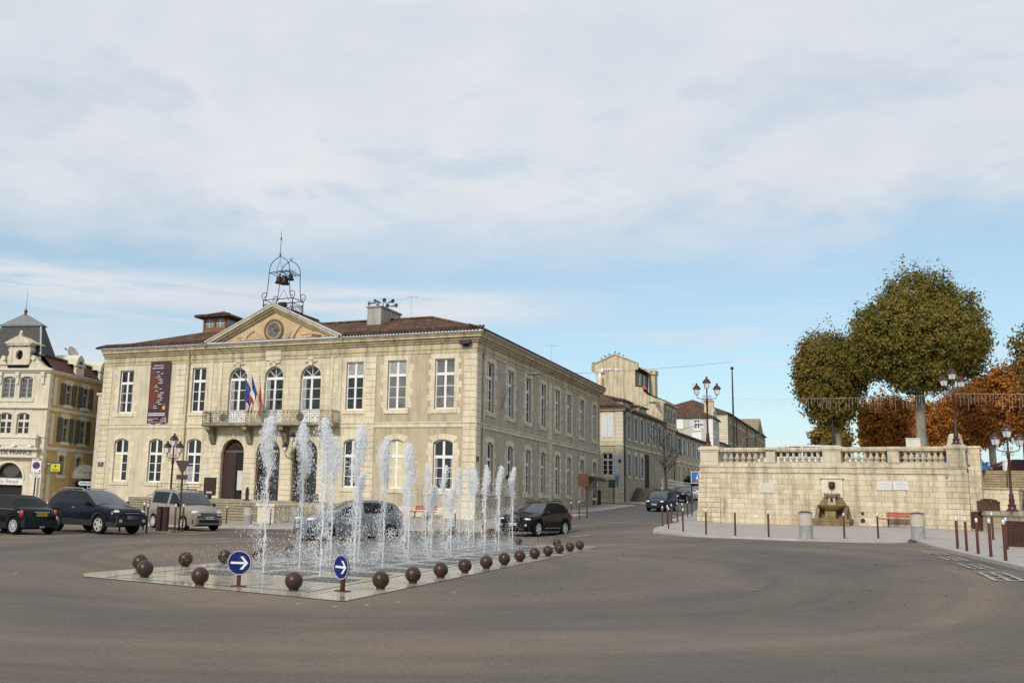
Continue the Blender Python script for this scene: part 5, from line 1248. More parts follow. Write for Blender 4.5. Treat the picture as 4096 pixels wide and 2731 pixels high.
def car(name, label, cat, pos, hd, S, mp, mclad=None, group=None, roofmat=None, rails=False, plate='', yplate=False, glassf=None, detail=True, blank=False):
    ang = math.atan2(hd[1], hd[0]); Lc, W, H = S['L'], S['W'], S['H']
    t = root(name, label, cat, (pos[0], pos[1], pos[2] if len(pos) > 2 else gz(pos[0], pos[1])), ang, group)
    wr, gc, fo, wb = S['wr'], S['gc'], S['fo'], S['wb']; Ra = wr*1.13
    top = smooth_tab(S['top'], Lc); belt = smooth_tab(S['belt'], Lc); plan = smooth_tab(S['plan'], Lc, w=.12)
    ws0, ws1, rw0, rw1 = S['cab']; rW = S['roofw']; wc = (fo, fo+wb)
    def zb(s):
        z = gc
        for c in wc:
            d = abs(s-c)
            if d < Ra: z = max(z, wr + math.sqrt(Ra*Ra-d*d))
        return z + max(0, (.12-s))*.6 + max(0, s-Lc+.12)*.8
    st = sorted(set([round(Lc*i/90, 4) for i in range(91)] + [c+s*Ra*q for c in wc for s in (-1, 1) for q in (.999, 1.001, .97, .9)]))
    rows = []
    for s in st:
        hw = lerp_tab(plan, s)*W/1.8; zt = lerp_tab(top, s); zl = min(lerp_tab(belt, s), zt-.01); b0 = min(zb(s), zl-.03)
        flare = 0
        for c in wc:
            if abs(s-c) < Ra*1.25: flare = .025*(1-(abs(s-c)/(Ra*1.25))**2)
        A = (hw*.95+flare, b0); B = (hw*.99+flare, b0+.30*(zl-b0)); C = (hw+flare*.5, b0+.64*(zl-b0)); D = (hw*.965, zl)
        incab = ws0 < s < rw1
        if incab:
            q = max(0, min(1, (zt-.06-zl)/(H-.06-zl))); G = (hw*.95*(1-q)+rW*q, max(zl+.004, zt-.055))
        else: G = (hw*.88, zl+(zt-zl)*.55)
        E = (D[0]+(G[0]-D[0])*.08, D[1]+(G[1]-D[1])*.08); F = (D[0]+(G[0]-D[0])*.88, D[1]+(G[1]-D[1])*.88)
        H1 = (G[0]*.72, zt-.015 if incab else zl+(zt-zl)*.9); I = (0, zt)
        x = Lc/2 - s
        half = [A,B,C,D,E,F,G,H1,I]
        rows.append([(x, p[0], p[1]) for p in half] + [(x, -p[0], p[1]) for p in half[-2::-1]])
    body = MB(); gl = {}; n = 17
    for i in range(len(st)-1):
        sm_ = (st[i]+st[i+1])/2
        for j in range(n-1):
            jj = j if j < 8 else 15-j      # strip index from the sill
            q = [rows[i][j], rows[i+1][j], rows[i+1][j+1], rows[i][j+1]]
            key = None
            if jj == 4 and (not blank or sm_ < blank) and any(a < sm_ < b for a, b in S['sidew']) and rows[i][4][2] < rows[i][5][2]-.1: key = 'side_window'
            if jj in (6, 7) and ws0+.05 < sm_ < ws1-.03: key = 'windscreen'
            if jj in (6, 7) and rw0+.04 < sm_ < rw1-.06: key = 'rear_window'
            if key:
                if key == 'side_window': key += str([k for k, (a, b) in enumerate(S['sidew']) if a < sm_ < b][0]) + ('l' if j < 8 else 'r')
                gl.setdefault(key, MB()).quad(*q)
            else:
                mi = 1 if (mclad and jj == 0) else 2 if (roofmat and jj >= 3 and ws1-.12 < sm_ < rw1) else 0
                body.quad(*q, mi)
    body.poly([p for p in rows[0]]); body.poly([p for p in reversed(rows[-1])])
    o = body.build('body', [mp, mclad or M_trimb, roofmat or mp], t, smooth=38)
    for k_, g in gl.items(): g.build(k_[:11] if k_.startswith('side') else k_, (glassf or M_carglassp) if k_ == 'windscreen' else M_carglass, o, smooth=38)
    u = MB(); u.box(-Lc/2+.25, Lc/2-.25, -W*.36, W*.36, gc-.02, gc+.4); u.box(-Lc/2+.12, Lc/2-.12, -W*.44, W*.44, gc+.1, gc+.3)
    for c in wc: u.box(Lc/2-c-Ra*.98, Lc/2-c+Ra*.98, -W*.40, W*.40, gc+.02, wr+Ra*.9)
    u.build('underbody', M_trimb, t)
    # wheels
    tw = .21; w = MB(); w.lathe([(wr*.66,-tw/2),(wr*.93,-tw/2),(wr,-tw*.32),(wr,tw*.32),(wr*.93,tw/2),(wr*.66,tw/2),(wr*.66,-tw/2)], 24, ax='y', cap=False)
    r = MB(); r.lathe([(wr*.68,-tw*.30),(wr*.68,-tw*.50),(wr*.62,-tw*.50),(wr*.60,-tw*.12),(.001,-tw*.10)], 24, ax='y', mi=1, cap=False)
    r.lathe([(wr*.69,-tw*.4),(wr*.69,-tw*.52),(wr*.60,-tw*.50),(wr*.60,-tw*.3)], 24, ax='y', mi=0, cap=False)
    nsp = S.get('spokes', 5)
    for i in range(nsp):
        a = 2*pi*i/nsp; ca, sa = math.cos(a), math.sin(a); px, pz = -sa, ca
        wd = S.get('spw', .05)
        P = lambda rr, h, y: (ca*rr+px*h, y, sa*rr+pz*h)
        r.add([P(.03,-wd,-tw*.45),P(.03,wd,-tw*.45),P(wr*.63,wd*.75,-tw*.5),P(wr*.63,-wd*.75,-tw*.5),P(.03,-wd,-tw*.2),P(.03,wd,-tw*.2),P(wr*.63,wd*.75,-tw*.25),P(wr*.63,-wd*.75,-tw*.25)], [(0,1,2,3),(0,1,5,4),(2,3,7,6),(0,3,7,4),(1,2,6,5)])
    r.lathe([(.06,-tw*.3),(.06,-tw*.5),(.001,-tw*.53)], 10, ax='y')
    first = None
    for c in wc:
        for sd in (-1, 1):
            loc = (Lc/2-c, sd*(W/2-tw*.56), wr); rz = 0 if sd < 0 else pi
            if first is None: first = w.build('wheel', M_tyre, t, smooth=40, loc=loc); r.build('rim', [M_rim, M_trimb], first)
            else: d = dup(first, loc=loc, rz=rz, parent=t)
            if first and sd < 0 and c == wc[0]: first.rotation_euler.z = rz
    if not detail: return t
    def both(nm, fn, mat, par=t, **kw):
        for sd in (-1, 1):
            k = MB(); fn(k, sd); k.build(nm, mat, par, **kw)
    hx, hy, hz, ha, hb, hc = S['hl']
    both('headlight', lambda k, sd: k.ball((Lc/2-hx, sd*hy, hz), 1, 14, 10, sc=(ha,hb,hc)), M_head, smooth=60)
    tx, ty, tz, ta, tb, tcc = S['tl']
    both('tail_light', lambda k, sd: k.ball((-Lc/2+tx, sd*ty, tz), 1, 10, 8, sc=(ta,tb,tcc)), M_tail, smooth=60)
    mx, mz = S['mir']
    both('mirror', lambda k, sd: (k.ball((Lc/2-mx, sd*(W/2+.07), mz), .11, 10, 8, sc=(.7,1.1,.8)), k.box(Lc/2-mx-.02, Lc/2-mx+.03, sd*(W/2-.03)-.05, sd*(W/2-.03)+.05, mz-.07, mz-.02)), S.get('mirm') or mp, smooth=50)
    hl = [a for a, b in S['sidew']][1:] + [S['sidew'][-1][1]] if len(S['sidew']) > 1 else [S['sidew'][0][1]]
    both('door_handle', lambda k, sd: [k.box(Lc/2-a+.02, Lc/2-a+.2, sd*(W/2*.975)-.025, sd*(W/2*.975)+.025, lerp_tab(belt, a)-.14, lerp_tab(belt, a)-.105) for a in hl[:1]], M_chrome if S.get('chrome') else mp)
    k = MB()
    for (x0, x1, y0, y1, z0, z1) in S['grille']: k.box(Lc/2-x0, Lc/2-x1, y0, y1, z0, z1)
    if S['grille']: k.build('grille', M_trimb, t)
    if S.get('bars'):
        k = MB()
        for (x0, x1, y0, y1, z0, z1) in S['bars']: k.box(Lc/2-x0, Lc/2-x1, y0, y1, z0, z1)
        k.build('grille_trim', M_chrome, t)
    def plate_(x, z, front, txt, mat):
        k = MB(); s = 1 if front else -1
        k.box(min(x, x+s*.02), max(x, x+s*.02), -.26, .26, z-.06, z+.06, 0); k.box(min(x, x+s*.023), max(x, x+s*.023), -.26*1, -.22, z-.055, z+.055, 2) ; k.box(min(x, x+s*.023), max(x, x+s*.023), .22, .26, z-.055, z+.055, 2)
        vs, fs = text_mb(txt, .11, ext=.002); rot = Matrix.Rotation(pi/2*s, 4, 'Z')
        k.add([tuple(rot @ Vector((v[0], v[1], v[2])) + Vector((x+s*.024, 0, z))) for v in vs], fs, 1)
        k.build('number_plate', [mat, M_plb, pm('plate_band_blue', (.05,.1,.4), .4)], t)
    plate_(Lc/2-S['pl'][0], S['pl'][1], True, plate, M_plate); plate_(-Lc/2+S['pl'][2], S['pl'][3], False, plate, M_platey if yplate else M_plate)
    if rails:
        both('roof_rail', lambda k, sd: k.tube([(Lc/2-ws1-.15, sd*(rW-.02), H-.06),(Lc/2-ws1-.35, sd*(rW-.03), H+.035),(Lc/2-rw0+.35, sd*(rW-.03), H+.03),(Lc/2-rw0+.1, sd*(rW-.02), H-.07)], .022, 6), M_chrome if rails == 2 else M_trimb)
    for ex in S.get('extra', []): ex(t, Lc, W)
    return t
def bx(nm, mat, *boxes):
    def f(t, Lc, W):
        k = MB()
        for (x0, x1, y0, y1, z0, z1) in boxes: k.box(Lc/2-x1, Lc/2-x0, y0, y1, z0, z1)
        k.build(nm, mat, t)
    return f
SUV = dict(L=4.33, W=1.8, H=1.68, wr=.36, gc=.30, fo=.86, wb=2.63, roofw=.62,
    top=[(0,.70),(.04,.86),(.14,.97),(.5,1.04),(1.05,1.12),(1.95,1.6),(2.35,1.67),(3.2,1.67),(3.8,1.58),(4.2,1.14),(4.29,1.0),(4.33,.7)], belt=[(0,.68),(.1,.86),(1.0,1.03),(1.4,1.06),(3.6,1.13),(4.2,1.1),(4.33,.68)],
    plan=[(0,.66),(.06,.76),(.22,.85),(.5,.89),(1,.9),(3.5,.9),(4.1,.85),(4.27,.78),(4.33,.7)], cab=(1.08,1.98,3.82,4.2), sidew=[(1.55,2.42),(2.52,3.2),(3.28,3.78)],
    hl=(.20,.60,.84,.13,.19,.10), tl=(.12,.72,1.0,.12,.14,.2), mir=(1.5,1.15), grille=[(-.005,.3,-.36,.36,.74,.88),(-.02,.3,-.45,.45,.42,.58)], bars=[(-.02,.1,-.34,.34,.80,.825)], pl=(-.02,.66,-.02,.75), chrome=1, mirm=M_trimb, spw=.06,
    extra=[bx('bumper', pm('grey_cladding', (.03,.031,.033), .7, spec=.2), (-.04,.25,-.72,.72,.36,.72)), bx('bumper', pm('grey_cladding', (.03,.031,.033)), (4.1,4.37,-.74,.74,.36,.72)), lambda t, Lc, W: [bx('fog_light', M_head, (-.05,.0,s*.56-.06,s*.56+.06,.48,.58))(t, Lc, W) for s in (-1, 1)], bx('wiper', M_trimb, (1.12,1.15,-.55,.1,1.14,1.16))])
car('parked_car', 'dark blue four wheel drive car with silver roof rails, parked behind the black convertible', 'car', (-12.06,38.08), (.83,-.56), SUV, paint('midnight_paint', (.008,.010,.018)), MATS['grey_cladding'], rails=2, plate='AF-834-ES')
CAB = dict(L=3.66, W=1.69, H=1.40, wr=.31, gc=.2, fo=.75, wb=2.47, roofw=.55, top=[(0,.55),(.06,.76),(.3,.87),(.95,.96),(1.58,1.36),(1.95,1.405),(2.6,1.40),(2.85,1.34),(3.22,.97),(3.5,.93),(3.62,.86),(3.66,.6)],
    belt=[(0,.54),(.15,.8),(.95,.9),(2.8,.93),(3.4,.9),(3.66,.58)], plan=[(0,.6),(.06,.74),(.25,.85),(.5,.9),(3.0,.9),(3.4,.87),(3.6,.78),(3.66,.7)], cab=(1.0,1.62,2.78,3.25), sidew=[(1.4,2.1)],
    hl=(.22,.58,.72,.16,.12,.13), tl=(.16,.73,.74,.09,.075,.15), mir=(1.35,1.0), grille=[], pl=(-.02,.42,-.03,.72), spokes=10, spw=.022,
    extra=[bx('chrome_strip', M_chrome, (3.62,3.70,-.33,.33,.80,.825)), bx('rear_bumper', M_trimb, (3.45,3.72,-.74,.74,.26,.52)), bx('waistline_trim', M_chrome, (1.0,3.2,-.845,-.835,.89,.905),(1.0,3.2,.835,.845,.89,.905)), bx('exhaust', M_chrome, (3.6,3.76,-.1,-.02,.24,.31),(3.6,3.76,.02,.1,.24,.31))])
car('convertible_car', 'small black convertible with a fabric roof and yellow rear plate, parked at the left edge', 'car', (-14.58,35.78), (-.86,.51), CAB, paint('black_paint', (.006,.006,.007)), M_trimb, roofmat=pm('black_canvas', (.014,.013,.014), .95, bmp=.4), plate='290 BMK 31', yplate=True)
VAN = dict(L=4.11, W=1.72, H=1.80, wr=.315, gc=.22, fo=.80, wb=2.69, roofw=.66, top=[(0,.62),(.04,.76),(.16,.88),(.75,1.04),(.95,1.10),(1.65,1.68),(2.0,1.77),(3.0,1.80),(3.85,1.79),(3.98,1.70),(4.06,1.1),(4.09,.9),(4.11,.6)],
    belt=[(0,.60),(.12,.82),(.8,1.0),(1.2,1.06),(4.0,1.12),(4.11,.58)], plan=[(0,.62),(.05,.74),(.22,.85),(.5,.9),(3.6,.9),(4.0,.87),(4.11,.8)], cab=(.92,1.70,3.9,4.08), sidew=[(1.28,2.15),(2.32,3.0),(3.03,3.75)],
    hl=(.20,.60,.80,.15,.19,.095), tl=(.06,.76,1.0,.06,.09,.25), mir=(1.2,1.12), grille=[(-.01,.25,-.38,.38,.70,.80),(-.02,.25,-.5,.5,.36,.50)], bars=[(-.02,.1,-.36,.36,.765,.785),(-.02,.1,-.36,.36,.715,.73)], pl=(-.03,.57,-.02,.7), spokes=7, spw=.045, mirm=M_trimb,
    extra=[bx('bumper_strip', M_trimb, (-.03,.1,-.62,.62,.62,.66)), bx('wiper', M_trimb, (.98,1.01,-.6,.0,1.13,1.15),(1.0,1.03,.0,.6,1.14,1.16)), bx('aerial', M_trimb, (1.9,1.92,-.01,.01,1.78,1.95))])
car('beige_van', 'beige metallic people carrier van parked in front of the town hall steps', 'van', (-8.92-1.255*.68, 42.96+1.255*.73), (.68,-.73), VAN, paint('beige_metallic', (.30,.265,.215), .3), plate='AP-438-WS', glassf=glass_mat('violet_windscreen', (.06,.055,.075), .03, .02))
car('blue_van', 'dark blue panel van with a black bumper driving down the street', 'van', (23.1,83.4), (-.54,-.84), dict(VAN, sidew=[(1.28,2.15)], mirm=M_trimb, extra=VAN['extra']+[bx('bumper', M_trimb, (-.04,.2,-.74,.74,.28,.70))]), paint('navy_paint', (.012,.022,.075)), plate='5763 WP 32')
MPV = dict(L=4.26, W=1.81, H=1.62, wr=.32, gc=.2, fo=.87, wb=2.69, roofw=.63, top=[(0,.58),(.06,.74),(.3,.88),(.9,1.04),(1.1,1.1),(2.05,1.53),(2.45,1.61),(3.3,1.61),(3.85,1.52),(4.15,1.12),(4.23,.95),(4.26,.62)],
    belt=[(0,.56),(.12,.74),(.9,.97),(1.3,1.0),(3.6,1.07),(4.15,1.05),(4.26,.6)], plan=[(0,.5),(.06,.66),(.25,.82),(.55,.89),(1,.905),(3.5,.9),(4.0,.85),(4.2,.76),(4.26,.68)], cab=(1.0,2.1,3.8,4.18), sidew=[(1.5,2.3),(2.4,3.15),(3.22,3.7)],
    hl=(.34,.66,.80,.26,.15,.085), tl=(.12,.74,1.0,.1,.12,.24), mir=(1.35,1.1), grille=[(-.01,.3,-.35,.35,.62,.70),(-.02,.3,-.5,.5,.30,.46)], pl=(-.03,.52,-.02,.8), spokes=6, spw=.04)
car('hatchback_car', 'grey blue family hatchback driving past behind the water jets', 'car', (-1.95,38.1), (-.9,-.44), MPV, paint('slate_blue_paint', (.135,.15,.175), .15), plate='AB-512-XK')
XUV = dict(L=4.85, W=1.93, H=1.74, wr=.385, gc=.24, fo=.90, wb=2.93, roofw=.64, top=[(0,.66),(.05,.88),(.16,.98),(.6,1.06),(1.3,1.15),(2.2,1.64),(2.6,1.73),(3.6,1.72),(4.3,1.58),(4.66,1.18),(4.8,1.0),(4.85,.7)],
    belt=[(0,.64),(.1,.88),(1.2,1.05),(1.6,1.08),(4.0,1.16),(4.6,1.14),(4.85,.68)], plan=[(0,.62),(.06,.73),(.25,.84),(.6,.89),(1.1,.9),(3.9,.9),(4.5,.86),(4.78,.78),(4.85,.7)], cab=(1.32,2.25,4.2,4.68), sidew=[(1.85,2.75),(2.85,3.6),(3.68,4.2)],
    hl=(.22,.66,.83,.16,.22,.085), tl=(.14,.78,1.02,.14,.15,.14), mir=(1.75,1.17), grille=[(-.03,.3,.04,.36,.72,.92),(-.03,.3,-.36,-.04,.72,.92),(-.02,.3,-.6,.6,.34,.48)], bars=[(-.035,-.02,.04,.36,.905,.925),(-.035,-.02,-.36,-.04,.905,.925),(-.035,-.02,.04,.06,.72,.92),(-.035,-.02,-.06,-.04,.72,.92),(-.035,-.02,.34,.36,.72,.92),(-.035,-.02,-.36,-.34,.72,.92)], pl=(-.04,.58,-.02,.85), spokes=5, spw=.07, chrome=0,
    extra=[lambda t, Lc, W: [bx('fog_light', M_head, (.0,.03,s*.68-.07,s*.68+.07,.5,.6))(t, Lc, W) for s in (-1, 1)], bx('sill_trim', M_chrome, (1.6,3.3,-.955,-.945,.4,.425),(1.6,3.3,.945,.955,.4,.425)), bx('bumper_trim', M_chrome, (-.03,.0,-.6,-.3,.335,.35),(-.03,.0,.3,.6,.335,.35))])
car('black_suv', 'glossy black off-road car with silver wheels turning in from the street', 'car', (7.22,49.66), (-.593,-.80), XUV, MATS['black_paint'], rails=1, plate='AK-718-RG', glassf=glass_mat('dark_windscreen', (.05,.06,.065), .03, .02))
sg = 'cars parked up the street'
car('street_car', 'black car parked right behind the blue van in the street', 'car', (31.9,107.0), (-.5,-.866), dict(SUV, extra=[]), MATS['black_paint'], group=sg, plate='BC-207-TL')
car('street_car', 'small white car between the black car and the larger white car up the street', 'car', (35.0,114.0), (-.5,-.866), dict(CAB, extra=[], top=[(a,b*1.02) for a,b in CAB['top']]), paint('white_paint_car', (.62,.63,.64)), group=sg, plate='AE-619-DN')
car('street_car', 'white tall family car in front of the hedge, by the blue square sign', 'car', (36.9,117.2), (-.5,-.866), MPV, MATS['white_paint_car'], group=sg, plate='BD-533-QF')
car('street_car', 'pale blue car half hidden behind the wall corner at the end of the parked row', 'car', (40.2,122), (-.5,-.866), MPV, paint('pale_blue_paint', (.35,.42,.5), .3), group=sg, plate='AX-902-VB')
BUS = dict(L=5.6, W=2.0, H=2.25, wr=.34, gc=.28, fo=.95, wb=3.3, roofw=.82, top=[(0,.75),(.05,.95),(.2,1.1),(.8,1.25),(1.0,1.3),(1.75,2.1),(2.1,2.2),(3,2.25),(5.35,2.24),(5.5,2.15),(5.56,1.3),(5.6,.7)],
    belt=[(0,.72),(.15,1.0),(1.0,1.22),(5.45,1.25),(5.6,.7)], plan=[(0,.66),(.06,.78),(.25,.87),(.5,.9),(5.2,.9),(5.6,.84)], cab=(.98,1.8,5.42,5.57), sidew=[(1.35,2.2),(2.32,3.2),(3.3,4.2),(4.3,5.2)], hl=(.15,.66,.98,.1,.2,.13), tl=(.05,.8,1.1,.06,.08,.3), mir=(1.3,1.4), grille=[(-.01,.2,-.4,.4,.85,1.0)], pl=(-.03,.6,-.02,.7))
b_ = car('white_minibus', 'white minibus parked on the terrace behind the left part of the balustrade', 'minibus', (29.9,71.5,TZ), (-.97,.22), BUS, MATS['white_paint_car'], plate='AH-440-MC')
tg = 'cars parked on the terrace'
car('terrace_car', 'grey car on the terrace seen between balusters right of the middle pier', 'car', (36.0,67.0,TZ-.1), (-.95,.3), MPV, MATS['slate_blue_paint'], group=tg, plate='BF-218-HJ')
car('terrace_car', 'bright blue car on the terrace seen low between the balusters right of the grey car', 'car', (38.0,63.2,TZ-.25), (.8,.55), MPV, paint('bright_blue_paint', (.03,.12,.35), .1), group=tg, plate='AQ-667-GS')
car('terrace_car', 'dark red estate car at the top of the steps behind the white posts', 'car', (45.6,70.6,TZ), (-.99,.1), MPV, paint('dark_red_paint', (.05,.008,.012)), group=tg, plate='BA-311-ZP')
# ------------------------------------------------------------------ street furniture
M_corten = pm('rust_brown_steel', (.075,.029,.018), .6, 0, var=.25, scale=5, spec=.25)
_b = None
def bollard(x, y, label, grp, h=1.1, z=None, r=.04):
    global _b
    z = (gz(x, y)+.08) if z is None else z
    if _b is None:
        _b = root('bollard', label, 'bollard', (x,y,z), 0, grp)
        k = MB(); k.lathe([(r,-.1),(r,.96),(r*.9,.965)], 10); k.build('post', M_corten, _b, smooth=40)
        k = MB(); k.lathe([(r*.98,.965),(r*.98,1.06),(r*.7,1.085),(.001,1.09)], 10); k.build('silver_cap', pm('silver_cap_metal', (.62,.63,.65), .3, .6, var=.05), _b, smooth=40)
        return _b
    o = dup(_b, (x,y,z), label=label); o['group'] = grp; return o
gb = 'slim brown bollards with silver caps'
for x, y, lab in ((20.67,41.03,'slim brown bollard just left of the red bench'),(19.13,40.85,'slim brown bollard in front of the wall fountain, right half'),(15.38,39.55,'slim brown bollard in front of the wall, nearest left of the first stone pillar'),(14.0,39.56,'slim brown bollard in front of the wall below the left end of the balustrade'),(13.35,41.29,'slim brown bollard in front of the left corner of the retaining wall'),
    (14.23,51.24,'leftmost slim brown bollard of the cluster in front of the blue van'),(15.33,54.21,'second slim brown bollard of the cluster by the blue van, behind the leftmost'),(13.65,48.07,'slim brown bollard standing nearest of the cluster in front of the blue van'),(16.23,56.5,'slim brown bollard in front of the right edge of the blue van'),(17.46,59.53,'slim brown bollard in front of the black car parked behind the blue van'),(17.38,58.21,'slim brown bollard in front of the small white street car'),(19.87,65.32,'farthest slim brown bollard, just left of the blue square sign post'),(13.33,44.55,'slim brown bollard at the rounded kerb left of the retaining wall'),
    (19.14,32.64,'farthest slim brown bollard of the diagonal row by the road hatching'),(18.38,30.84,'second farthest slim brown bollard of the diagonal row by the road hatching'),(17.57,28.91,'middle slim brown bollard of the diagonal row, overlapping the litter bin'),(16.79,27.04,'second nearest slim brown bollard of the diagonal row by the road hatching'),(15.94,25.06,'nearest slim brown bollard of all, at the right end by the wooden barrier'),(23.56,37.73,'slim brown bollard by the low wall, right of the litter bin'),(20.62,32.29,'slim brown bollard against the left end of the wooden barrier'),(20.3,34.6,'slim brown bollard behind the farthest post of the diagonal row'),
    (-10.16,38.75,'slim brown bollard in front of the bonnet of the dark blue car'),(-9.38,40.25,'left one of two slim bollards by the beige van front door'),(-9.2,40.9,'right one of two slim bollards by the beige van front door'),(-11.08,41.65,'slim brown bollard left of the beige van rear wheel'),(-11.3,42.4,'slim brown bollard behind the tail of the beige van'),(-10.12,56.4,'slim brown bollard in front of the steps, right of the beige van'),(-7.3,54.71,'slim brown bollard in front of the steps, right of the stone pillar'),
    (1.5,49.41,'slim brown bollard behind the jets in front of the tall right hand window'),(4.6,51.57,'slim brown bollard behind the jets at the building corner'),(.37,50.47,'slim brown bollard behind the jets, left of the red bench'),(2.76,46.04,'slim brown bollard behind the jets right of the red bench'),(10.98,60.4,'left slim bollard of two behind the black off-road car'),(11.62,61.1,'right slim bollard of two behind the black off-road car'),
    (-14.07,40.0,'bollard seen under the rear of the dark blue car'),(-12.67,39.37,'bollard seen under the middle of the dark blue car'),(-11.35,39.07,'bollard seen under the front of the dark blue car')):
    bollard(x, y, lab, gb)
for x, y, lab in ((-10.08,40.38,'left one of two thick dark brown posts beside the beige van'),(-9.77,40.21,'right one of two thick dark brown posts beside the beige van')):
    t = root('thick_post', lab, 'post', (x,y,gz(x,y)), 0, 'thick dark brown posts')
    k = MB(); k.lathe([(.13,0),(.13,1.03),(.11,1.05),(.001,1.05)], 12)
    for i in range(6): a = pi*i/3; k.box(.125*math.cos(a)-.012,.125*math.cos(a)+.012,.125*math.sin(a)-.012,.125*math.sin(a)+.012,.1,1.04)
    k.build('post', pm('dark_brown_post', (.045,.02,.015), .5, .2), t); k = MB(); k.box(-.25,.25,-.18,.18,0,.03); k.build('base_plate', M_grey, t)
def pillar(x, y, label, rz, h=1.15, lamp=True):
    t = root('stone_pillar', label, 'pillar', (x,y,gz(x,y)+.05), rz, 'stone pillars with grey bases')
    k = MB(); k.lathe([(.26,0),(.26,.58)], 20); k.build('grey_base', pm('concrete_grey', (.27,.28,.27), .8, var=.15, scale=9, bmp=.2), t, smooth=40)
    k = MB(); k.lathe([(.265,.58),(.265,1.04)], 20); k.build('stone_drum', pm('sand_drum', (.46,.41,.33), .8, var=.12, scale=9), t, smooth=40)
    k = MB(); k.lathe([(.272,1.04),(.272,1.08)], 20); k.build('rim', M_chrome, t); k = MB(); k.lathe([(.28,1.08),(.24,1.12),(.12,1.15),(.001,1.16)], 20); k.build('cap', M_corten, t, smooth=30)
pillar(21.74,39.83,'round stone pillar with grey base and brown cap at the right end of the red bench',0)
pillar(16.82,39.28,'round stone pillar with grey base left of the wall fountain',0)
pillar(-8.78,56.02,'round stone pillar with grey base in front of the town hall steps',0)
def bench(x, y, label, rz, L=1.8, z=None):
    t = root('bench', label, 'bench', (x,y,gz(x,y)+.1), rz, 'red wooden benches')
    for nm, b in (('seat', (-L/2,L/2,-.3,.12,.37,.44)),('seat', (-L/2,L/2,-.28,-.08,.445,.455))):
        pass
    k = MB(); 
    for i in range(3): k.box(-L/2,L/2,-.34+i*.155,-.20+i*.155,.38,.43)
    k.build('seat', M_benchw, t)
    for z0, z1 in ((.52,.64),(.66,.78)): 
        k = MB(); k.prism([(.13+(z0-.5)*.25,z0),(.16+(z0-.5)*.25,z0),(.16+(z1-.5)*.25,z1),(.13+(z1-.5)*.25,z1)], 'x', -L/2+.28, L/2); k.build('backrest_board', M_benchw, t)
    for s in (-1, 1):
        k = MB(); k.box(s*L*.3-.03,s*L*.3+.03,-.28,.1,.34,.38); k.box(s*L*.3-.03,s*L*.3+.03,-.1,-.02,0,.34); k.prism([(.08,.34),(.13,.34),(.26,.76),(.22,.76)], 'x', s*L*.3-.02, s*L*.3+.02); k.build('leg', M_iron, t)
    return t
p = wl(11.2,-.75); bench(p[0], p[1], 'red wooden bench against the retaining wall under the marble plaques', AW, 2.1)
p = thw(-3.1,-1.1); bench(p[0], p[1], 'red bench against the town hall wall below the tall right hand window', -A0)
p = thw(-7.0,-1.1); bench(p[0], p[1], 'red bench against the town hall wall behind the passing grey blue car', -A0)
# round blue arrow signs
def arrow_sign(x, y, rz, label, back=False, h=.21, hh=.18):
    t = root('arrow_sign', label, 'road sign', (x,y,gz(x,y)+.017), rz, 'round one way signs on short posts')
    k = MB(); k.box(-.035,.035,.0,.06,0,.56); k.box(-.14,.14,-.06,.12,-.005,.012); k.box(-.03,.03,0,.05,.5,.62); k.build('post', M_corten, t)
    cz = .43; r = .228
    k = MB(); k.lathe([(.001,.0),(r,.0),(r,-.02),(r-.01,-.026)], 32, (0,0,cz), 0, 'y'); o = k.build('sign_disc', [pm('sign_back_brown', (.10,.055,.04), .6)], t)
    k = MB(); k.lathe([(.001,-.027),(r-.004,-.027)], 32, (0,0,cz), 0, 'y'); k.lathe([(.001,-.029),(r-.022,-.029)], 32, (0,0,cz), 1, 'y')
    z = cz; a = .032; k.prism([(-.16,z-.02),(.10,z-.02),(.10,z+.02),(-.16,z+.02)], 'y', -.033,-.0305, 0)
    for s in (-1, 1): k.prism([(.155,z+s*.002),(.115,z),(.0,z+s*.115),(.045,z+s*.115)] if 0 else [(.165,z),(.112,z),(.012,z+s*.118),(.066,z+s*.118)], 'y', -.0335,-.0305, 0)
    k.build('sign_face', [M_white, pm('sign_blue', (.012,.03,.25), .35, var=.04, coat=.3)], t, fix=False)
arrow_sign(-2.94,18.03,.02,'round blue sign with white right arrow, left of the two facing us')
arrow_sign(-1.0,17.75,-.85,'round blue sign with white right arrow turned edgewise, at the near corner of the fountain')
arrow_sign(3.64,37.06,2.7,'back of a round sign at the far edge of the fountain, beside the black car')
arrow_sign(2.16,37.7,2.4,'back of a round sign hidden behind the far water jets')
# other signs
def post(k, h, r=.035): k.tube([(0,0,0),(0,0,h)], r, 8)
t = root('no_parking_sign', 'white no parking sign with red and blue roundel on a brown post before the hotel', 'road sign', (-23.75,62,-.2), .15)
k = MB(); post(k, 3.6, .05); k.build('post', M_corten, t)
k = MB(); k.box(-.34,.34,-.09,-.06,2.78,3.62,0); k.box(-.31,.31,-.094,-.09,2.81,3.59,1); k.lathe([(.001,-.096),(.235,-.096)],24,(0,0,3.26),0,'y'); k.lathe([(.001,-.099),(.18,-.099)],24,(0,0,3.26),2,'y'); k.add([(-.15,-.101,3.38),(-.11,-.101,3.41),(.15,-.101,3.13),(.11,-.101,3.1)],[(0,1,2,3)],0); k.box(.2,.28,-.097,-.094,2.86,2.96,3)
k.build('sign_panel', [pm('sign_red', (.38,.02,.03), .4), M_white, pm('sign_blue_light', (.06,.11,.40), .4), M_iron], t, fix=False)
k = MB(); k.box(-.36,.36,-.09,-.06,2.5,2.74,0)
for s, z in (('STATIONNEMENT', 2.67), ('INTERDIT', 2.57)): vs, fs = text_mb(s, .075); k.add([(v[0],v[1]-.092,v[2]+z) for v in vs], fs, 1)
k.build('sub_panel', [M_white, M_iron], t)
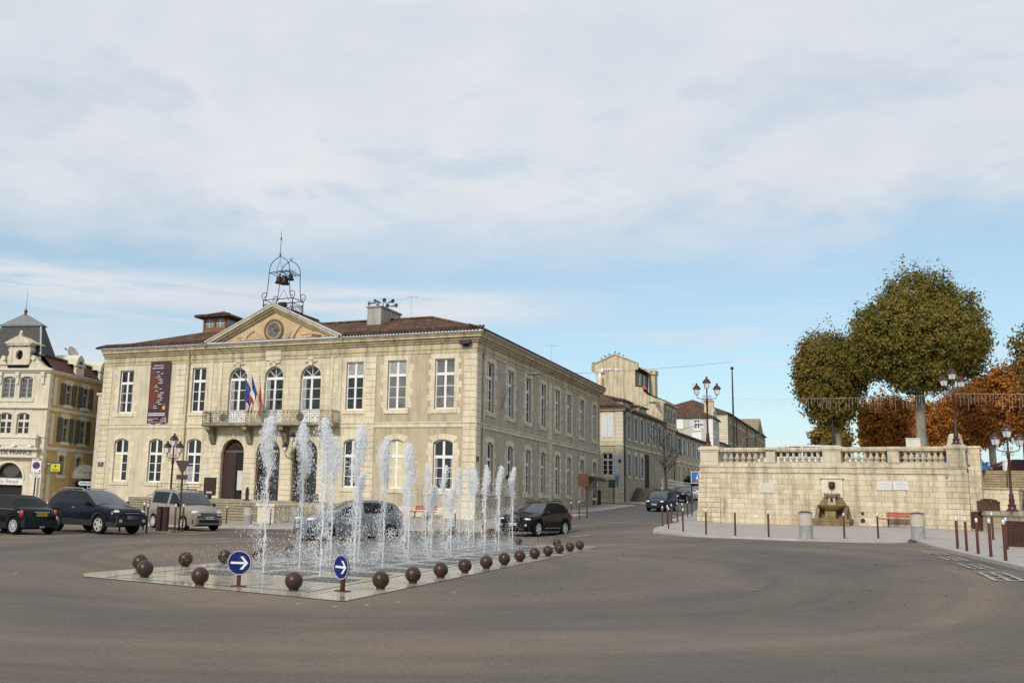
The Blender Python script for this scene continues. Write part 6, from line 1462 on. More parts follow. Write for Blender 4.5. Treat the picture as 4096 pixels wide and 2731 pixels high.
def tri_back(x, y, rz, top, bot, label, w=.42, sub=False):
    z = gz(x, y); t = root('give_way_sign', label, 'road sign', (x,y,z), rz, 'give way signs seen from behind')
    k = MB(); post(k, top, .04); k.build('post', M_corten, t)
    k = MB(); k.prism([(-w-.03,top),(w+.03,top),(w,top-.05),(.04,bot),(-.04,bot),(-w,top-.05)] if 0 else [(-w-.02,top+.02),(w+.02,top+.02),(.03,bot),(-.03,bot)], 'y', -.08, -.05); k.box(-.05,.05,-.06,.02,bot+.2,top-.1); k.build('sign_panel', pm('sign_back_dark', (.05,.026,.02), .5), t)
    if sub: k = MB(); k.box(-.24,.24,-.08,-.05,bot-.24,bot-.04); k.build('sub_panel', MATS['sign_back_dark'], t)
tri_back(-9.35,40.92,-.1,3.0,2.45,'dark back of a triangular give way sign in front of the town hall window',.32,True)
tri_back(7.33,66.5,.0,2.9,2.05,'dark back of a triangular give way sign behind the rightmost water jets',.36)
t = root('zone_end_sign', 'square blue sign with a red bar and number twenty at the wall corner', 'road sign', (21.3,68.99,gz(21.3,68.99)), -.18)
k = MB(); post(k, 3.3, .045); k.build('post', M_corten, t)
k = MB(); k.box(-.03,1.27,-.09,-.06,2.44,3.3,0); k.box(.0,1.24,-.095,-.09,2.48,3.26,1)
P = lambda q, mi, y=-.1: k.prism(q, 'y', y, -.095, mi)
P([(.08,2.5),(.2,2.5),(1.2,3.24),(1.08,3.24)], 2, -.106)
k.ball((.42,-.097,3.0),.05,8,6,mi=0); P([(.38,2.94),(.46,2.94),(.50,2.75),(.58,2.55),(.52,2.55),(.43,2.72),(.34,2.55),(.28,2.55),(.37,2.75),(.32,2.8)],0,-.101)
P([(.44,3.1),(.72,3.1),(.72,3.16),(.66,3.2),(.52,3.2),(.48,3.16)],0,-.101); P([(.8,2.98),(1.12,2.98),(1.05,3.06),(.9,3.06)],0,-.101)
k.lathe([(.001,-.108),(.17,-.108)],20,(.98,0,2.68),0,'y'); vs, fs = text_mb('20', .2); k.add([(v[0]+.98,v[1]-.11,v[2]+2.68) for v in vs], fs, 3)
k.build('sign_panel', [M_white, pm('sign_mid_blue', (.03,.14,.42), .4), MATS['sign_red'], M_iron], t, fix=False)
t = root('route_sign', 'brown box shaped sign on a tall brown post by the black off-road car', 'sign', (12.35,62.23,.8), .35); k = MB(); post(k, 2.86, .045); k.build('post', M_corten, t)
k = MB(); k.box(-.72,.04,-.16,-.05,2.32,2.84); k.box(-.70,.02,-.15,-.05,2.06,2.3); k.build('sign_panel', pm('sign_brown_panel', (.13,.055,.035), .55), t)
t = root('street_pole_sign', 'thin pale post with a blue panel and green box before the corner house', 'sign', (20.27,88.5,gz(20.27,88.5)+.1), 0); k = MB(); post(k, 2.9, .04); k.build('post', pm('post_khaki', (.36,.34,.22), .6), t); k = MB(); k.box(-.06,.3,-.06,-.03,2.2,2.9); k.build('sign_panel', pm('sign_dusty_blue', (.06,.09,.2), .5), t)
t = root('green_box', 'dark green box on a post against the corner house', 'box', (21.0,92.6,gz(21,92.6)), 0); k = MB(); post(k, 2.3, .05); k.build('post', M_iron, t); k = MB(); k.box(-.5,.35,-.15,.1,1.7,2.45); k.build('cabinet', pm('dark_green', (.018,.04,.03), .5), t)
t = root('brown_post', 'short brown post at the far end of the town hall flank', 'post', (19.07,90.1,gz(19,90)+.1), 0); k = MB(); k.box(-.11,.11,-.11,.11,0,1.3); k.box(-.13,.13,-.13,.13,1.3,1.36); k.build('post', M_corten, t)
t = root('direction_sign', 'pale finger post sign at the left corner of the town hall', 'road sign', (-20.3,62,-.2), .1); k = MB(); post(k, 2.35, .05); k.build('post', M_grey, t); k = MB(); k.prism([(-.62,2.2),(-.5,2.34),(.26,2.34),(.26,2.06),(-.5,2.06)], 'y', -.09, -.06); k.build('sign_panel', pm('sign_grey', (.46,.47,.48), .5), t); k = MB(); vs, fs = text_mb('CENTRE VILLE', .12); k.add([(v[0]-.12,v[1]-.095,v[2]+2.2) for v in vs], fs); k.build('lettering', M_plb, t)
# banner on the facade
t = root('festival_banner', 'tall dark purple festival banner with orange and white lines on the town hall', 'banner', thw(-26.15,-.12,0), -A0)
k = MB(); k.grid(lambda i, j: (-.98+1.96*i/8, .012*math.sin(i*1.7+j*.4), 6.69+4.86*j/14), 9, 15); k.build('cloth', pm('banner_purple', (.045,.014,.028), .6, var=.12), t, smooth=180, fix=False)
k = MB(); r = random.Random(5)
def tx(s, size, x, z, mi, w=1): 
    vs, fs = text_mb(s, size, align='LEFT', width=w); k.add([(v[0]+x,v[1]-.03,v[2]+z) for v in vs], fs, mi)
tx('festival du', .22, -.62, 11.25, 0); tx('cirque actuel', .22, -.84, 11.05, 0); tx('auch', .2, .30, 11.25, 1); tx('en gascogne', .15, .22, 11.05, 1)
for i in range(20):
    z = 10.75-i*.148; x = -.85; n = r.randint(5, 18)
    w1 = r.uniform(.25,.95); w2 = r.uniform(.2,.5)
    for a, b, mi in ((x, x+w1, 1), (x+w1+.06, x+w1+.06+w2, 0)):
        q = a
        while q < b: s = r.uniform(.04,.13); k.box(q, min(q+s,b), -.03, -.027, z-(.035 if mi else .022), z+(.035 if mi else .022), mi); q += s+.018
for z in (7.52,7.38): k.box(-.85,.75,-.03,-.027,z-.03,z+.03,0)
tx('www.circa.auch.org', .12, -.85, 7.12, 0); k.box(-.85,-.4,-.03,-.027,6.98,7.02,0); k.box(-.85,.1,-.03,-.027,6.84,6.86,0)
for rr in (.42,.3,.18): k.tube([(.72+rr*math.cos(R(a)),-.03,6.74+rr*math.sin(R(a))) for a in range(0, 181, 15) if .72+rr*math.cos(R(a)) < .97], .022, 4, 0)
k.ball((.58,-.02,7.95), .15, 8, 6, 2, (1,.2,1.1)); k.ball((.6,-.02,8.15), .12, 8, 6, 1, (1,.2,1))
k.build('lettering', [M_white, pm('banner_orange', (.27,.07,.022), .6), pm('banner_yellow', (.6,.38,.03), .6)], t)
# flags
def flag(x, y, z, tip, label, mats, kind):
    t = root('flag', label, 'flag', thw(x,y,z), -A0, 'flags on the balcony'); tx_, ty_, tz_ = tip
    k = MB(); k.tube([(0,0,0),tip], .022, 6); k.ball(tip, .04, 6, 5); k.build('flagpole', M_chrome, t)
    k = MB(); n, q = 10, 12
    a = Vector(tip)*.98; d = -Vector(tip).normalized()*1.5
    sx = -1 if kind == 'eu' else 1 if kind == 'fr' else -1
    def P(i, j):
        f, g = i/(n-1), j/(q-1)      # f along hoist, g along fly (hanging down)
        b = a + d*f*(.92-.35*g)
        return (b.x + .10*math.sin(f*9+g*3)*g + sx*-.10*g, b.y + .09*math.sin(f*11+1)*g, b.z - 1.75*g*(1-.12*math.sin(f*5)))
    v = [P(i, j) for i in range(n) for j in range(q)]
    for i in range(n-1):
        for j in range(q-1):
            mi = 0
            if kind == 'fr': mi = 0 if j < (q-1)/3 else 1 if j < (q-1)*2/3 else 2
            k.add([v[i*q+j], v[(i+1)*q+j], v[(i+1)*q+j+1], v[i*q+j+1]], [(0,1,2,3)], mi)
    if kind == 'eu':
        for s in range(12):
            aa = 2*pi*s/12; p = P(4.5+2.6*math.cos(aa), 5.5+3.0*math.sin(aa)); k.ball((p[0],p[1]-.03,p[2]), .035, 5, 4, 1)
    if kind == 'oc':
        for f, g in ((4.5,3.5),(4.5,5.5),(4.5,7.5),(2.8,5.5),(6.2,5.5),(3.6,5.5),(5.4,5.5)): p = P(f, g); k.ball((p[0],p[1]-.03,p[2]), .06, 6, 4, 1, (1,.4,1))
    k.build('flag_cloth', mats, t, smooth=180, fix=False)
fb = pm('flag_blue', (.015,.045,.22), .7, var=.08); fr = pm('flag_red', (.42,.02,.03), .7, var=.08); fy = pm('flag_yellow', (.6,.42,.03), .7)
flag(-16.0,-1.05,7.6,(-1.25,-.5,2.4),'blue European flag, leftmost of the three on the balcony',[fb,fy],'eu')
flag(-15.95,-1.05,7.6,(-.62,-.6,2.5),'blue white and red French flag, middle one on the balcony',[fb,M_white,fr],'fr')
flag(-15.9,-1.05,7.6,(.02,-.6,2.4),'red regional flag with a gold cross, rightmost on the balcony',[fr,fy],'oc')
# steps, planters, poster and posts before the town hall doors
t = root('entrance_steps', 'broad stone steps rising to the three town hall doors', 'stairs', THC, -A0)
k = MB()
for i in range(9): k.box(-23.8,-11.4, -8.25+i*.42, -8.0+i*.42, -.25+.165*i-.03, -.25+.165*i+.024); k.box(-23.8,-11.4, -8.2+i*.42, -4.2, -.5 if i == 0 else -.25+.165*(i-1)+.02, -.25+.165*i+.02)
k.box(-24.6,-6.5,-4.4,-.09,-.6,1.2)
k.build('steps', stone('step_grey', (.36,.32,.23), (.28,.24,.165), (.15,.13,.09), 1.6, .165, .008, stain=.5), t)
k = MB(); k.box(-11.4,-10.2,-7.6,-4.4,-.5,.95); k.box(-11.5,-10.1,-7.7,-4.4,.95,1.08); k.build('end_pier', M_trim, t)
k = MB(); k.tube([(-23.9,-2.2,1.2),(-23.9,-2.2,2.2),(-19.5,-2.2,2.2)], .025, 5); k.tube([(-21.2,-2.2,2.2),(-22.4,-5.0,1.3)], .025, 5); k.tube([(-21.2,-2.2,1.2),(-21.2,-2.2,2.2)], .02, 5); k.build('handrail', M_iron, t)
Mpl = pm('planter_brown', (.035,.015,.012), .6); 
def leafy(mb, n, c, s, size, seed=1):
    r = random.Random(seed)
    for i in range(n):
        while True:
            p = Vector((r.uniform(-1,1), r.uniform(-1,1), r.uniform(-1,1)))
            if p.length < 1: break
        p = Vector((c[0]+p.x*s[0], c[1]+p.y*s[1], c[2]+p.z*s[2])); a = Vector((r.gauss(0,1), r.gauss(0,1), r.gauss(0,1))).normalized(); b = a.cross(Vector((r.gauss(0,1), r.gauss(0,1), r.gauss(0,1)))).normalized()
        q = size*r.uniform(.6,1.3); mb.add([tuple(p-a*q), tuple(p+b*q*.6), tuple(p+a*q), tuple(p-b*q*.6)], [(0,1,2,3)])
Mfol = pm('planter_foliage', (.05,.06,.025), .8, var=.5, scale=8)
def planter(loc, rz, label, w, h, d, fol=True):
    t = root('planter', label, 'planter', loc, rz, 'dark planters')
    k = MB(); k.box(-w/2,w/2,-d/2,d/2,0,h); k.box(-w/2-.02,w/2+.02,-d/2-.02,d/2+.02,h-.06,h); k.build('box', M_corten if fol == 2 else Mpl, t)
    k = MB(); leafy(k, 300, (0,0,h+.02), (w*.46,d*.42,.11), .05, int(w*100)); k.build('plants', Mfol, t, fix=False)
planter(thw(-20.6,-2.9,1.2), -A0, 'dark planter with low plants beside the poster stand', 2.2, .55, .6)
planter(thw(-11.0,-2.6,1.2), -A0, 'dark planter behind the jets right of the middle door', 1.6, .6, .6)
planter((29.6,47.6,1.98), AW, 'rust brown planter on the low wall left of the lamp post', .95, .48, .5, 2)
t = root('poster_stand', 'dark poster stand with red figures beside the left door', 'poster stand', thw(-18.6,-3.0,1.2), -A0)
k = MB(); k.box(-.5,.5,-.05,.05,.3,1.5); k.build('panel', pm('poster_black', (.018,.016,.016), .4), t); k = MB(); k.box(-.1,.1,-.12,.12,0,.3); k.box(-.4,.4,-.12,.12,.26,.32); k.build('foot', M_iron, t)
k = MB(); r = random.Random(3)
for cx, cz in ((-.24,1.15),(.22,1.15),(-.24,.7),(.22,.7)):
    for j in range(4): k.tube([(cx-.1+.05*j,-.055,cz-.12+.02*j),(cx-.05+.04*j,-.055,cz+.05*r.random()),(cx+.05+.03*j,-.055,cz+.1+.03*j)], .014, 4, 0)
k.box(-.24,.24,-.06,-.05,.4,.54,1); k.build('poster_print', [pm('poster_red', (.25,.02,.015), .6), pm('poster_pale', (.4,.36,.3), .6)], t)
t = root('bollard_post', 'black turned iron post on the steps between the left and middle doors', 'post', thw(-15.3,-3.2,1.2), -A0); k = MB(); k.lathe([(.2,0),(.2,.06),(.12,.12),(.13,.6),(.15,.62),(.1,.68),(.12,.74),(.06,.8),(.09,.86),(.001,.92)], 10); k.build('post', M_iron, t, smooth=40)
# bin, barrier
t = root('litter_bin', 'brown slatted litter bin at the end of the retaining wall', 'litter bin', (29.35,48.2,gz(29.35,48.2)+.1), AW); k = MB(); k.lathe([(.24,.1),(.25,.95),(.2,.97),(.2,.9),(.001,.9)], 14); k.build('bin', pm('bin_brown', (.05,.02,.015), .6), t); k = MB(); k.tube([(0,0,0),(0,0,.2)], .05, 6)
for i in range(14): a = 2*pi*i/14; k.box(.25*math.cos(a)-.015,.25*math.cos(a)+.015,.25*math.sin(a)-.015,.25*math.sin(a)+.015,.12,.94)
k.build('slats', M_corten, t)
a = Vector((21.7,34.0)); d = Vector((.16,-.987)); t = root('wooden_barrier', 'dark brown vertical board barrier at the right edge', 'fence', (a.x,a.y,.62), math.atan2(d.y,d.x))
for i in range(22): 
    pass
k = MB()
for i in range(34): k.box(i*.16, i*.16+.145, -.02, .02, .06, .98)
k.build('boards', pm('barrier_brown', (.06,.022,.014), .65, var=.3, scale=4), t); k = MB(); k.box(0,5.4,.02,.07,.15,.22); k.box(0,5.4,.02,.07,.8,.87); k.build('rail', M_corten, t)
# bracket lamps
def bracket_lamp(loc, rz, label, reach, rise):
    t = root('bracket_lamp', label, 'street lamp', loc, rz, 'street lamps on wall brackets')
    k = MB(); k.tube([(0,0,-1.2),(.12,0,-.3),(.35,0,.15),(.8,0,rise*.35),(reach,0,rise)], .035, 6); k.build('arm', M_grey, t)
    k = MB(); k.ball((reach+.35,0,rise+.06), .12, 12, 8, sc=(4.2,1.5,.8)); k.build('lamp_head', pm('lamp_head_grey', (.13,.14,.14), .4, .3), t, smooth=60)
bracket_lamp(thw(.05,5.0,9.2), -A0+.0, 'grey bracket lamp curving out from the flank of the town hall', 1.9, 1.2)
p = st(.1,1.0); bracket_lamp((p[0],p[1],11.2), -AZ+.5, 'grey bracket lamp over the corner house eaves', 2.6, 1.2)
p = st(.1,27.0); bracket_lamp((p[0],p[1],11.3), -AZ+.5, 'grey bracket lamp in front of the white shuttered house', 2.6, .9)
p = (57.5,158); bracket_lamp((p[0],p[1],13.2), .2, 'far grey bracket lamp beside the brown stone building', 3.4, .9)
# pole, cable, icicle lights
t = root('cable_pole', 'tall thin dark pole behind the left end of the balustrade', 'pole', (21.3,60,TZ-.4)); k = MB(); k.tube([(0,0,0),(0,0,3.6),(0,0,6.75)], [.07,.06,.04], 8); k.box(-.08,.08,-.08,.08,6.6,6.75); k.build('pole', M_iron, t)
def sag(p, q, s, n=20): p = Vector(p); q = Vector(q); return [tuple(p.lerp(q, i/n) + Vector((0,0,-s*4*(i/n)*(1-i/n)))) for i in range(n+1)]
k = MB(); k.tube(sag(thw(-.0,.1,9.85), (21.3,60,11.05), .25), .009, 4, cap=False); k.tube(sag((21.3,60,8.7),(21.2,60,8.69),0,2), .01, 4); o = k.build('overhead_cable', M_iron); tag(o, 'thin dark cable from the town hall corner to the tall pole', 'cable')
t = root('paper_streamer', 'white paper streamer with pink letters caught on the overhead cable', 'streamer', (13.3,60.55,0)); k = MB()
k.grid(lambda i, j: (-.5+1.5*i/10, .05*math.sin(i*2.1), 10.42-.26*j/3*(1-i/11)+.05*i/10), 11, 4, 0); k.grid(lambda i, j: (-.52+.16*j/2-.05*i/8, .04*math.sin(i), 10.4-1.0*i/8), 9, 3, 0)
for i in range(5): k.box(-.25+.16*i,-.15+.16*i,-.07,-.06,10.22+.02*i,10.33+.02*i,1)
k.build('paper', [M_white, pm('pink_print', (.5,.06,.14), .6)], t, fix=False)
def icicles(p, q, label, s, step=.16):
    t = root('icicle_lights', label, 'string lights', (0,0,0), 0, 'icicle light strings'); pts = sag(p, q, s, 30)
    k = MB(); k.tube(pts, .007, 4, cap=False); k.build('cable', pm('light_cord', (.5,.5,.48), .6), t)
    k = MB(); Lg = (Vector(q)-Vector(p)).length; r = random.Random(int(Lg*100)); x = .3
    while x < Lg-.2:
        f = x/Lg*30; i = int(f); b = Vector(pts[i]).lerp(Vector(pts[min(i+1,30)]), f-i); l = r.choice((.25,.4,.55,.7,.9)); 
        k.tube([tuple(b), tuple(b+Vector((r.uniform(-.02,.02),0,-l*.5))), tuple(b+Vector((r.uniform(-.03,.03),0,-l)))], .0045, 3)
        for j in range(int(l/.14)): k.ball(tuple(b+Vector((0,0,-.12-.14*j))), .011, 4, 3)
        x += step*r.uniform(.7,1.4)
    k.build('drops', pm('light_drop', (.55,.55,.52), .4), t)
icicles((21.3,60,8.69),(29.5,49.9,8.12),'icicle lights hanging from the tall pole across to the right wall lamp post',.12)
icicles((29.6,49.9,8.15),(43,49.0,8.7),'icicle lights hanging right of the right wall lamp post over the orange trees',.12)
# aerials on the roofs
def aerial(loc, rz, label, h=1.6):
    t = root('tv_aerial', label, 'aerial', loc, rz, 'television aerials'); k = MB(); k.tube([(0,0,0),(0,0,h)], .012, 4); k.tube([(-.5,0,h*.92),(.6,0,h*.92)], .008, 4)
    for i in range(6): k.tube([(-.4+.18*i,-.25,h*.92),(-.4+.18*i,.25,h*.92)], .006, 4)
    k.build('mast', M_grey, t)
aerial(thw(-8.0,6.6,15.5), -A0, 'thin television aerial beside the siren on the chimney', 1.5); aerial(thw(-8,25,15.0), 0, 'left one of two thin aerials above the far end of the town hall roof', 1.7); aerial(thw(-3,27,14.6), 0, 'right one of two thin aerials above the far end of the town hall roof', 1.7)
aerial((47.5,152,18.6), .3, 'thin aerial beside the chimney of the white shuttered house', 3.0)
def person(loc, rz, label, coat, leg, hat=None):
    t = root('person', label, 'person', loc, rz)
    me = bpy.data.meshes.new('body'); V = [(0,0,.95),(0,0,1.15),(0,0,1.38),(0,0,1.48),(0,.01,1.56),(0,.01,1.68),(.19,0,1.40),(.25,.02,1.13),(.22,-.1,.9),(-.19,0,1.40),(-.25,.02,1.13),(-.22,-.1,.9),(.10,0,.9),(.11,-.02,.5),(.11,.03,.08),(.12,-.12,.03),(-.10,0,.9),(-.11,.02,.5),(-.11,.05,.08),(-.12,-.1,.03)]
    E = [(0,1),(1,2),(2,3),(3,4),(4,5),(2,6),(6,7),(7,8),(2,9),(9,10),(10,11),(0,12),(12,13),(13,14),(14,15),(0,16),(16,17),(17,18),(18,19)]
    rad = [.15,.15,.17,.07,.085,.09,.075,.055,.035,.075,.055,.035,.1,.075,.05,.045,.1,.075,.05,.045]
    me.from_pydata(V, E, []); ob = bpy.data.objects.new('body', me); col.objects.link(ob)
    md = ob.modifiers.new('s', 'SKIN'); 
    for i, r in enumerate(rad): me.skin_vertices[0].data[i].radius = (r, r*.8)
    me.skin_vertices[0].data[0].use_root = True
    ob.modifiers.new('u', 'SUBSURF').levels = 2; ob.modifiers[-1].render_levels = 2
    bpy.context.view_layer.update(); m2 = bpy.data.meshes.new_from_object(ob.evaluated_get(bpy.context.evaluated_depsgraph_get())); bpy.data.objects.remove(ob)
    for mt in (coat, leg, pm('skin_tone', (.42,.26,.18), .6)): m2.materials.append(mt)
    for f in m2.polygons: z = f.center.z; f.material_index = 2 if z > 1.5 or (abs(f.center.x) > .17 and z < .98 and z > .8) else 1 if z < .92 else 0
    m2.shade_smooth(); b = bpy.data.objects.new('body', m2); col.objects.link(b); b.parent = t
    k = MB(); k.ball((0,.03,1.66), .105, 10, 8, sc=(.95,1,1.05)); k.build('hair', pm('dark_hair', (.03,.02,.015), .8), t, smooth=60)
    k = MB(); k.ball((0,-.09,1.6), .018, 6, 4); k.ball((.035,-.083,1.63), .012, 6, 4); k.ball((-.035,-.083,1.63), .012, 6, 4); k.build('face', pm('face_tone', (.3,.17,.12), .6), t)
person((45.9,74.3,TZ), .3, 'person in a black jacket standing at the top of the steps', M_iron, pm('dark_trousers', (.03,.03,.035), .9))
person((49.6,73.3,TZ), -.4, 'person with dark hair at the far right edge of the terrace', pm('grey_coat', (.12,.11,.11), .9), MATS['dark_trousers'])
# white posts at the stair head
for i, (x, lab) in enumerate(((44.35,'left white post at the top of the steps'),(47.15,'right white post at the top of the steps'))):
    t = root('white_post', lab, 'post', (x,69,TZ), 0, 'white posts at the stair head'); k = MB(); k.box(-.12,.12,-.12,.12,0,1.35); k.box(-.15,.15,-.15,.15,1.35,1.42); k.build('post', M_white, t)
# birds
def bird(loc, rz, label, mat, name='pigeon', s=1.0):
    t = root(name, label, 'bird', loc, rz, 'birds on the roofs'); k = MB(); k.ball((0,0,.11), .075, 8, 6, sc=(1.7,.9,.95)); k.ball((.12,0,.2), .045, 7, 5); k.add([(-.1,-.03,.13),(-.1,.03,.13),(-.27,.03,.09),(-.27,-.03,.09)],[(0,1,2,3)]); k.tube([(.15,0,.2),(.2,0,.19)], [.014,.003], 4)
    for s_ in (-.03,.03): k.tube([(0,s_,.06),(0,s_,0)], .008, 4)
    k.v = [tuple(Vector(v)*s) for v in k.v]; k.build('body', mat, t, smooth=60)
bird(thw(-10.9,-.35,12.63), -A0+2.6, 'white and grey pigeon at the right corner of the pediment', pm('pigeon_grey', (.42,.43,.44), .8, var=.5, scale=14), s=1.3)
tc = st(0,19.6); tr = lambda x: (tc[0]+x*c28, tc[1]-x*s28)
for i, (x, z, lab) in enumerate(((-8.9,19.42,'leftmost dark bird on the corner of the mossy gable'),(-7.8,19.95,'dark bird low on the left slope of the mossy gable'),(-7.3,20.2,'second dark bird up the left slope of the mossy gable'),(-6.75,20.42,'dark bird just below the peak, left slope of the gable'),(-6.05,20.68,'dark bird on the very peak of the mossy gable'),(-5.55,20.5,'dark bird just right of the gable peak'),(-5.0,20.25,'dark bird lowest on the right slope of the gable'))):
    p = tr(x); bird((p[0],p[1],z), i*1.3, lab, M_iron, 'crow', 1.15)
# ------------------------------------------------------------------ stone balls round the basin
BALLS = [(-5.57,20.92,'stone ball at the left end, behind the nearest left one'),(-5.02,19.26,'stone ball nearest the left tip of the fountain paving'),(-3.67,18.06,'stone ball on the front edge left of the left arrow sign'),(-1.86,17.6,'stone ball between the two arrow signs'),(-4.89,22.29,'stone ball second along the back edge, alone against the road'),(-4.22,23.6,'stone ball just behind the left arrow sign'),(-3.63,25.18,'stone ball behind the leftmost jet'),(-2.93,26.35,'stone ball on the back edge between the first two jets'),(-2.33,27.96,'stone ball on the back edge below the grey blue car front wheel'),(-1.7,29.42,'stone ball on the back edge left of the car middle'),(-1.05,30.84,'stone ball on the back edge below the car doors'),(-.38,31.9,'stone ball on the back edge below the car rear wheel'),(.2,33.31,'stone ball on the back edge just right of the passing car'),(.84,35.03,'stone ball on the back edge, third right of the passing car'),(1.48,36.8,'stone ball on the back edge behind the low middle jets'),(2.95,37.1,'stone ball at the far edge left of the round sign back'),(4.77,37.68,'stone ball at the far edge under the front of the black car'),(6.22,37.25,'stone ball at the far right corner, half behind its neighbour'),
 (-.29,18.43,'largest stone ball right of the edgewise arrow sign'),(.35,19.87,'second stone ball along the near right edge'),(.99,21.41,'third stone ball along the near right edge'),(1.64,23.02,'fourth stone ball along the near right edge'),(2.3,24.61,'fifth stone ball along the near right edge'),(2.94,26.22,'sixth stone ball along the near right edge'),(3.57,27.82,'seventh stone ball along the near right edge'),(4.24,29.48,'eighth stone ball along the near right edge'),(4.91,31.14,'ninth stone ball along the near right edge'),(5.59,32.96,'tenth stone ball along the near right edge'),(6.23,34.49,'eleventh stone ball along the near right edge'),(6.9,36.16,'last stone ball at the far end of the near right edge')]
Mball = pm('brown_granite', (.058,.028,.02), .36, var=.0, c2=(.03,.015,.011), scale=7, bmp=.15, bscale=60, spec=.35)
m = MB(); m.ball((0,0,.175), .165, 32, 20); b0 = None
pl = MB(); pl.lathe([(.085,-.02),(.085,.03),(.07,.04)], 16)
for x, y, lab in BALLS:
    if b0 is None:
        b0 = root('stone_ball', lab, 'ball bollard', (x,y,gz(x,y)+.012), 0, 'brown stone balls round the fountain'); m.build('ball', Mball, b0, smooth=60); pl.build('foot', M_iron, b0, smooth=40)
    else: dup(b0, (x,y,gz(x,y)+.012), rz=x*3, label=lab)
# ------------------------------------------------------------------ water jets
def water_mat(name='water_spray', tpf=.38):
    m, nt, b = _nt(name); b.inputs['Base Color'].default_value = (.95,.96,.97,1); b.inputs['Roughness'].default_value = .35; b.inputs['IOR'].default_value = 1.33
    b.inputs['Specular IOR Level'].default_value = .6
    tr = N(nt, 'ShaderNodeBsdfTranslucent'); tr.inputs['Color'].default_value = (.96,.97,.98,1); tp = N(nt, 'ShaderNodeBsdfTransparent')
    mx = N(nt, 'ShaderNodeMixShader'); mx.inputs[0].default_value = .6; L(nt, b.outputs[0], mx.inputs[1]); L(nt, tr.outputs[0], mx.inputs[2])
    m2 = N(nt, 'ShaderNodeMixShader'); m2.inputs[0].default_value = tpf; L(nt, mx.outputs[0], m2.inputs[1]); L(nt, tp.outputs[0], m2.inputs[2])
    L(nt, m2.outputs[0], nt.nodes['Material Output'].inputs['Surface']); return m
M_water = water_mat(); M_plume = water_mat('water_plume', .80)
OCT = [(1,0,0),(-1,0,0),(0,1,0),(0,-1,0),(0,0,1),(0,0,-1)]; OCF = [(0,2,4),(2,1,4),(1,3,4),(3,0,4),(2,0,5),(1,2,5),(3,1,5),(0,3,5)]
def jet_mesh(h, seed, wide=.17, n=900):
    r = random.Random(seed); st_ = MB(); sp = MB()
    # stem: ragged rope of water, knotting as it climbs
    for s in range(3):
        pts = []; rr = []; z = 0; ph = r.uniform(0,6)
        while z < h*.93:
            f = z/h; a = .006+.022*f; pts.append((a*math.sin(z*9+ph)+r.gauss(0,.006+.012*f), a*math.cos(z*7+ph)+r.gauss(0,.006+.012*f), z)); rr.append((.009+.010*f)*r.uniform(.5,1.6)); z += .045
        st_.tube(pts, rr, 5)
    def drop(x, y, z, q, ez=1):
        a = r.uniform(0, 6.28); c, s = math.cos(a)*q, math.sin(a)*q
        sp.add([(x+v[0]*c-v[1]*s, y+v[0]*s+v[1]*c, z+v[2]*q*ez) for v in OCT], OCF)
    for i in range(int(n*.42)):       # dense foaming head
        f = r.random()**.8; z = h*(1-.34*f)
        rad = wide*(.22+.75*math.sin(pi*min(1, .10+f*.60)))*abs(r.gauss(0,.5)); a = r.uniform(0,6.28)
        drop(rad*math.cos(a)+.06*math.sin(f*4+seed), rad*math.sin(a), z, r.choice((.005,.007,.010,.013,.018))*(1.2-.5*f), r.uniform(1,3))
    for i in range(n):                # water falling back in a widening veil of drops
        f = r.random()**1.2; z = h*(.9-.87*f); cl = math.floor(f*9+seed)*2.4; rad = wide*(.35+1.9*f)*abs(r.gauss(0,.55)); a = r.gauss(cl, 1.1)
        drop(rad*math.cos(a)-.12*f, rad*math.sin(a), max(.02,z), r.choice((.003,.004,.005,.007,.010)), r.uniform(1,3))
    for i in range(160):              # splash at the foot
        a = r.uniform(0,6.28); rad = abs(r.gauss(0,.25)); drop(rad*math.cos(a), rad*math.sin(a), abs(r.gauss(0,.06)), r.uniform(.003,.008))
    pl = MB(); nr, nk = 26, 11; ph = r.uniform(0, 6)      # soft body of the plume, lumpy and half see-through
    def ring(i, k):
        f = i/(nr-1); z = h*(.62+.385*f); w = wide*(.22+.62*math.sin(pi*min(1, .16+.80*(1-f)))**1.3)*(1 if f < .96 else .55)
        a = 2*pi*k/nk; w *= .62+.5*r.random(); return (w*math.cos(a)+.06*math.sin((1-f)*4+seed), w*math.sin(a), z+r.uniform(-.02,.02)*h*.3)
    V = [ring(i, k) for i in range(nr) for k in range(nk)]
    pl.add(V, [(i*nk+k, i*nk+(k+1) % nk, (i+1)*nk+(k+1) % nk, (i+1)*nk+k) for i in range(nr-1) for k in range(nk)] + [tuple((nr-1)*nk+k for k in range(nk))])
    return st_, sp, pl
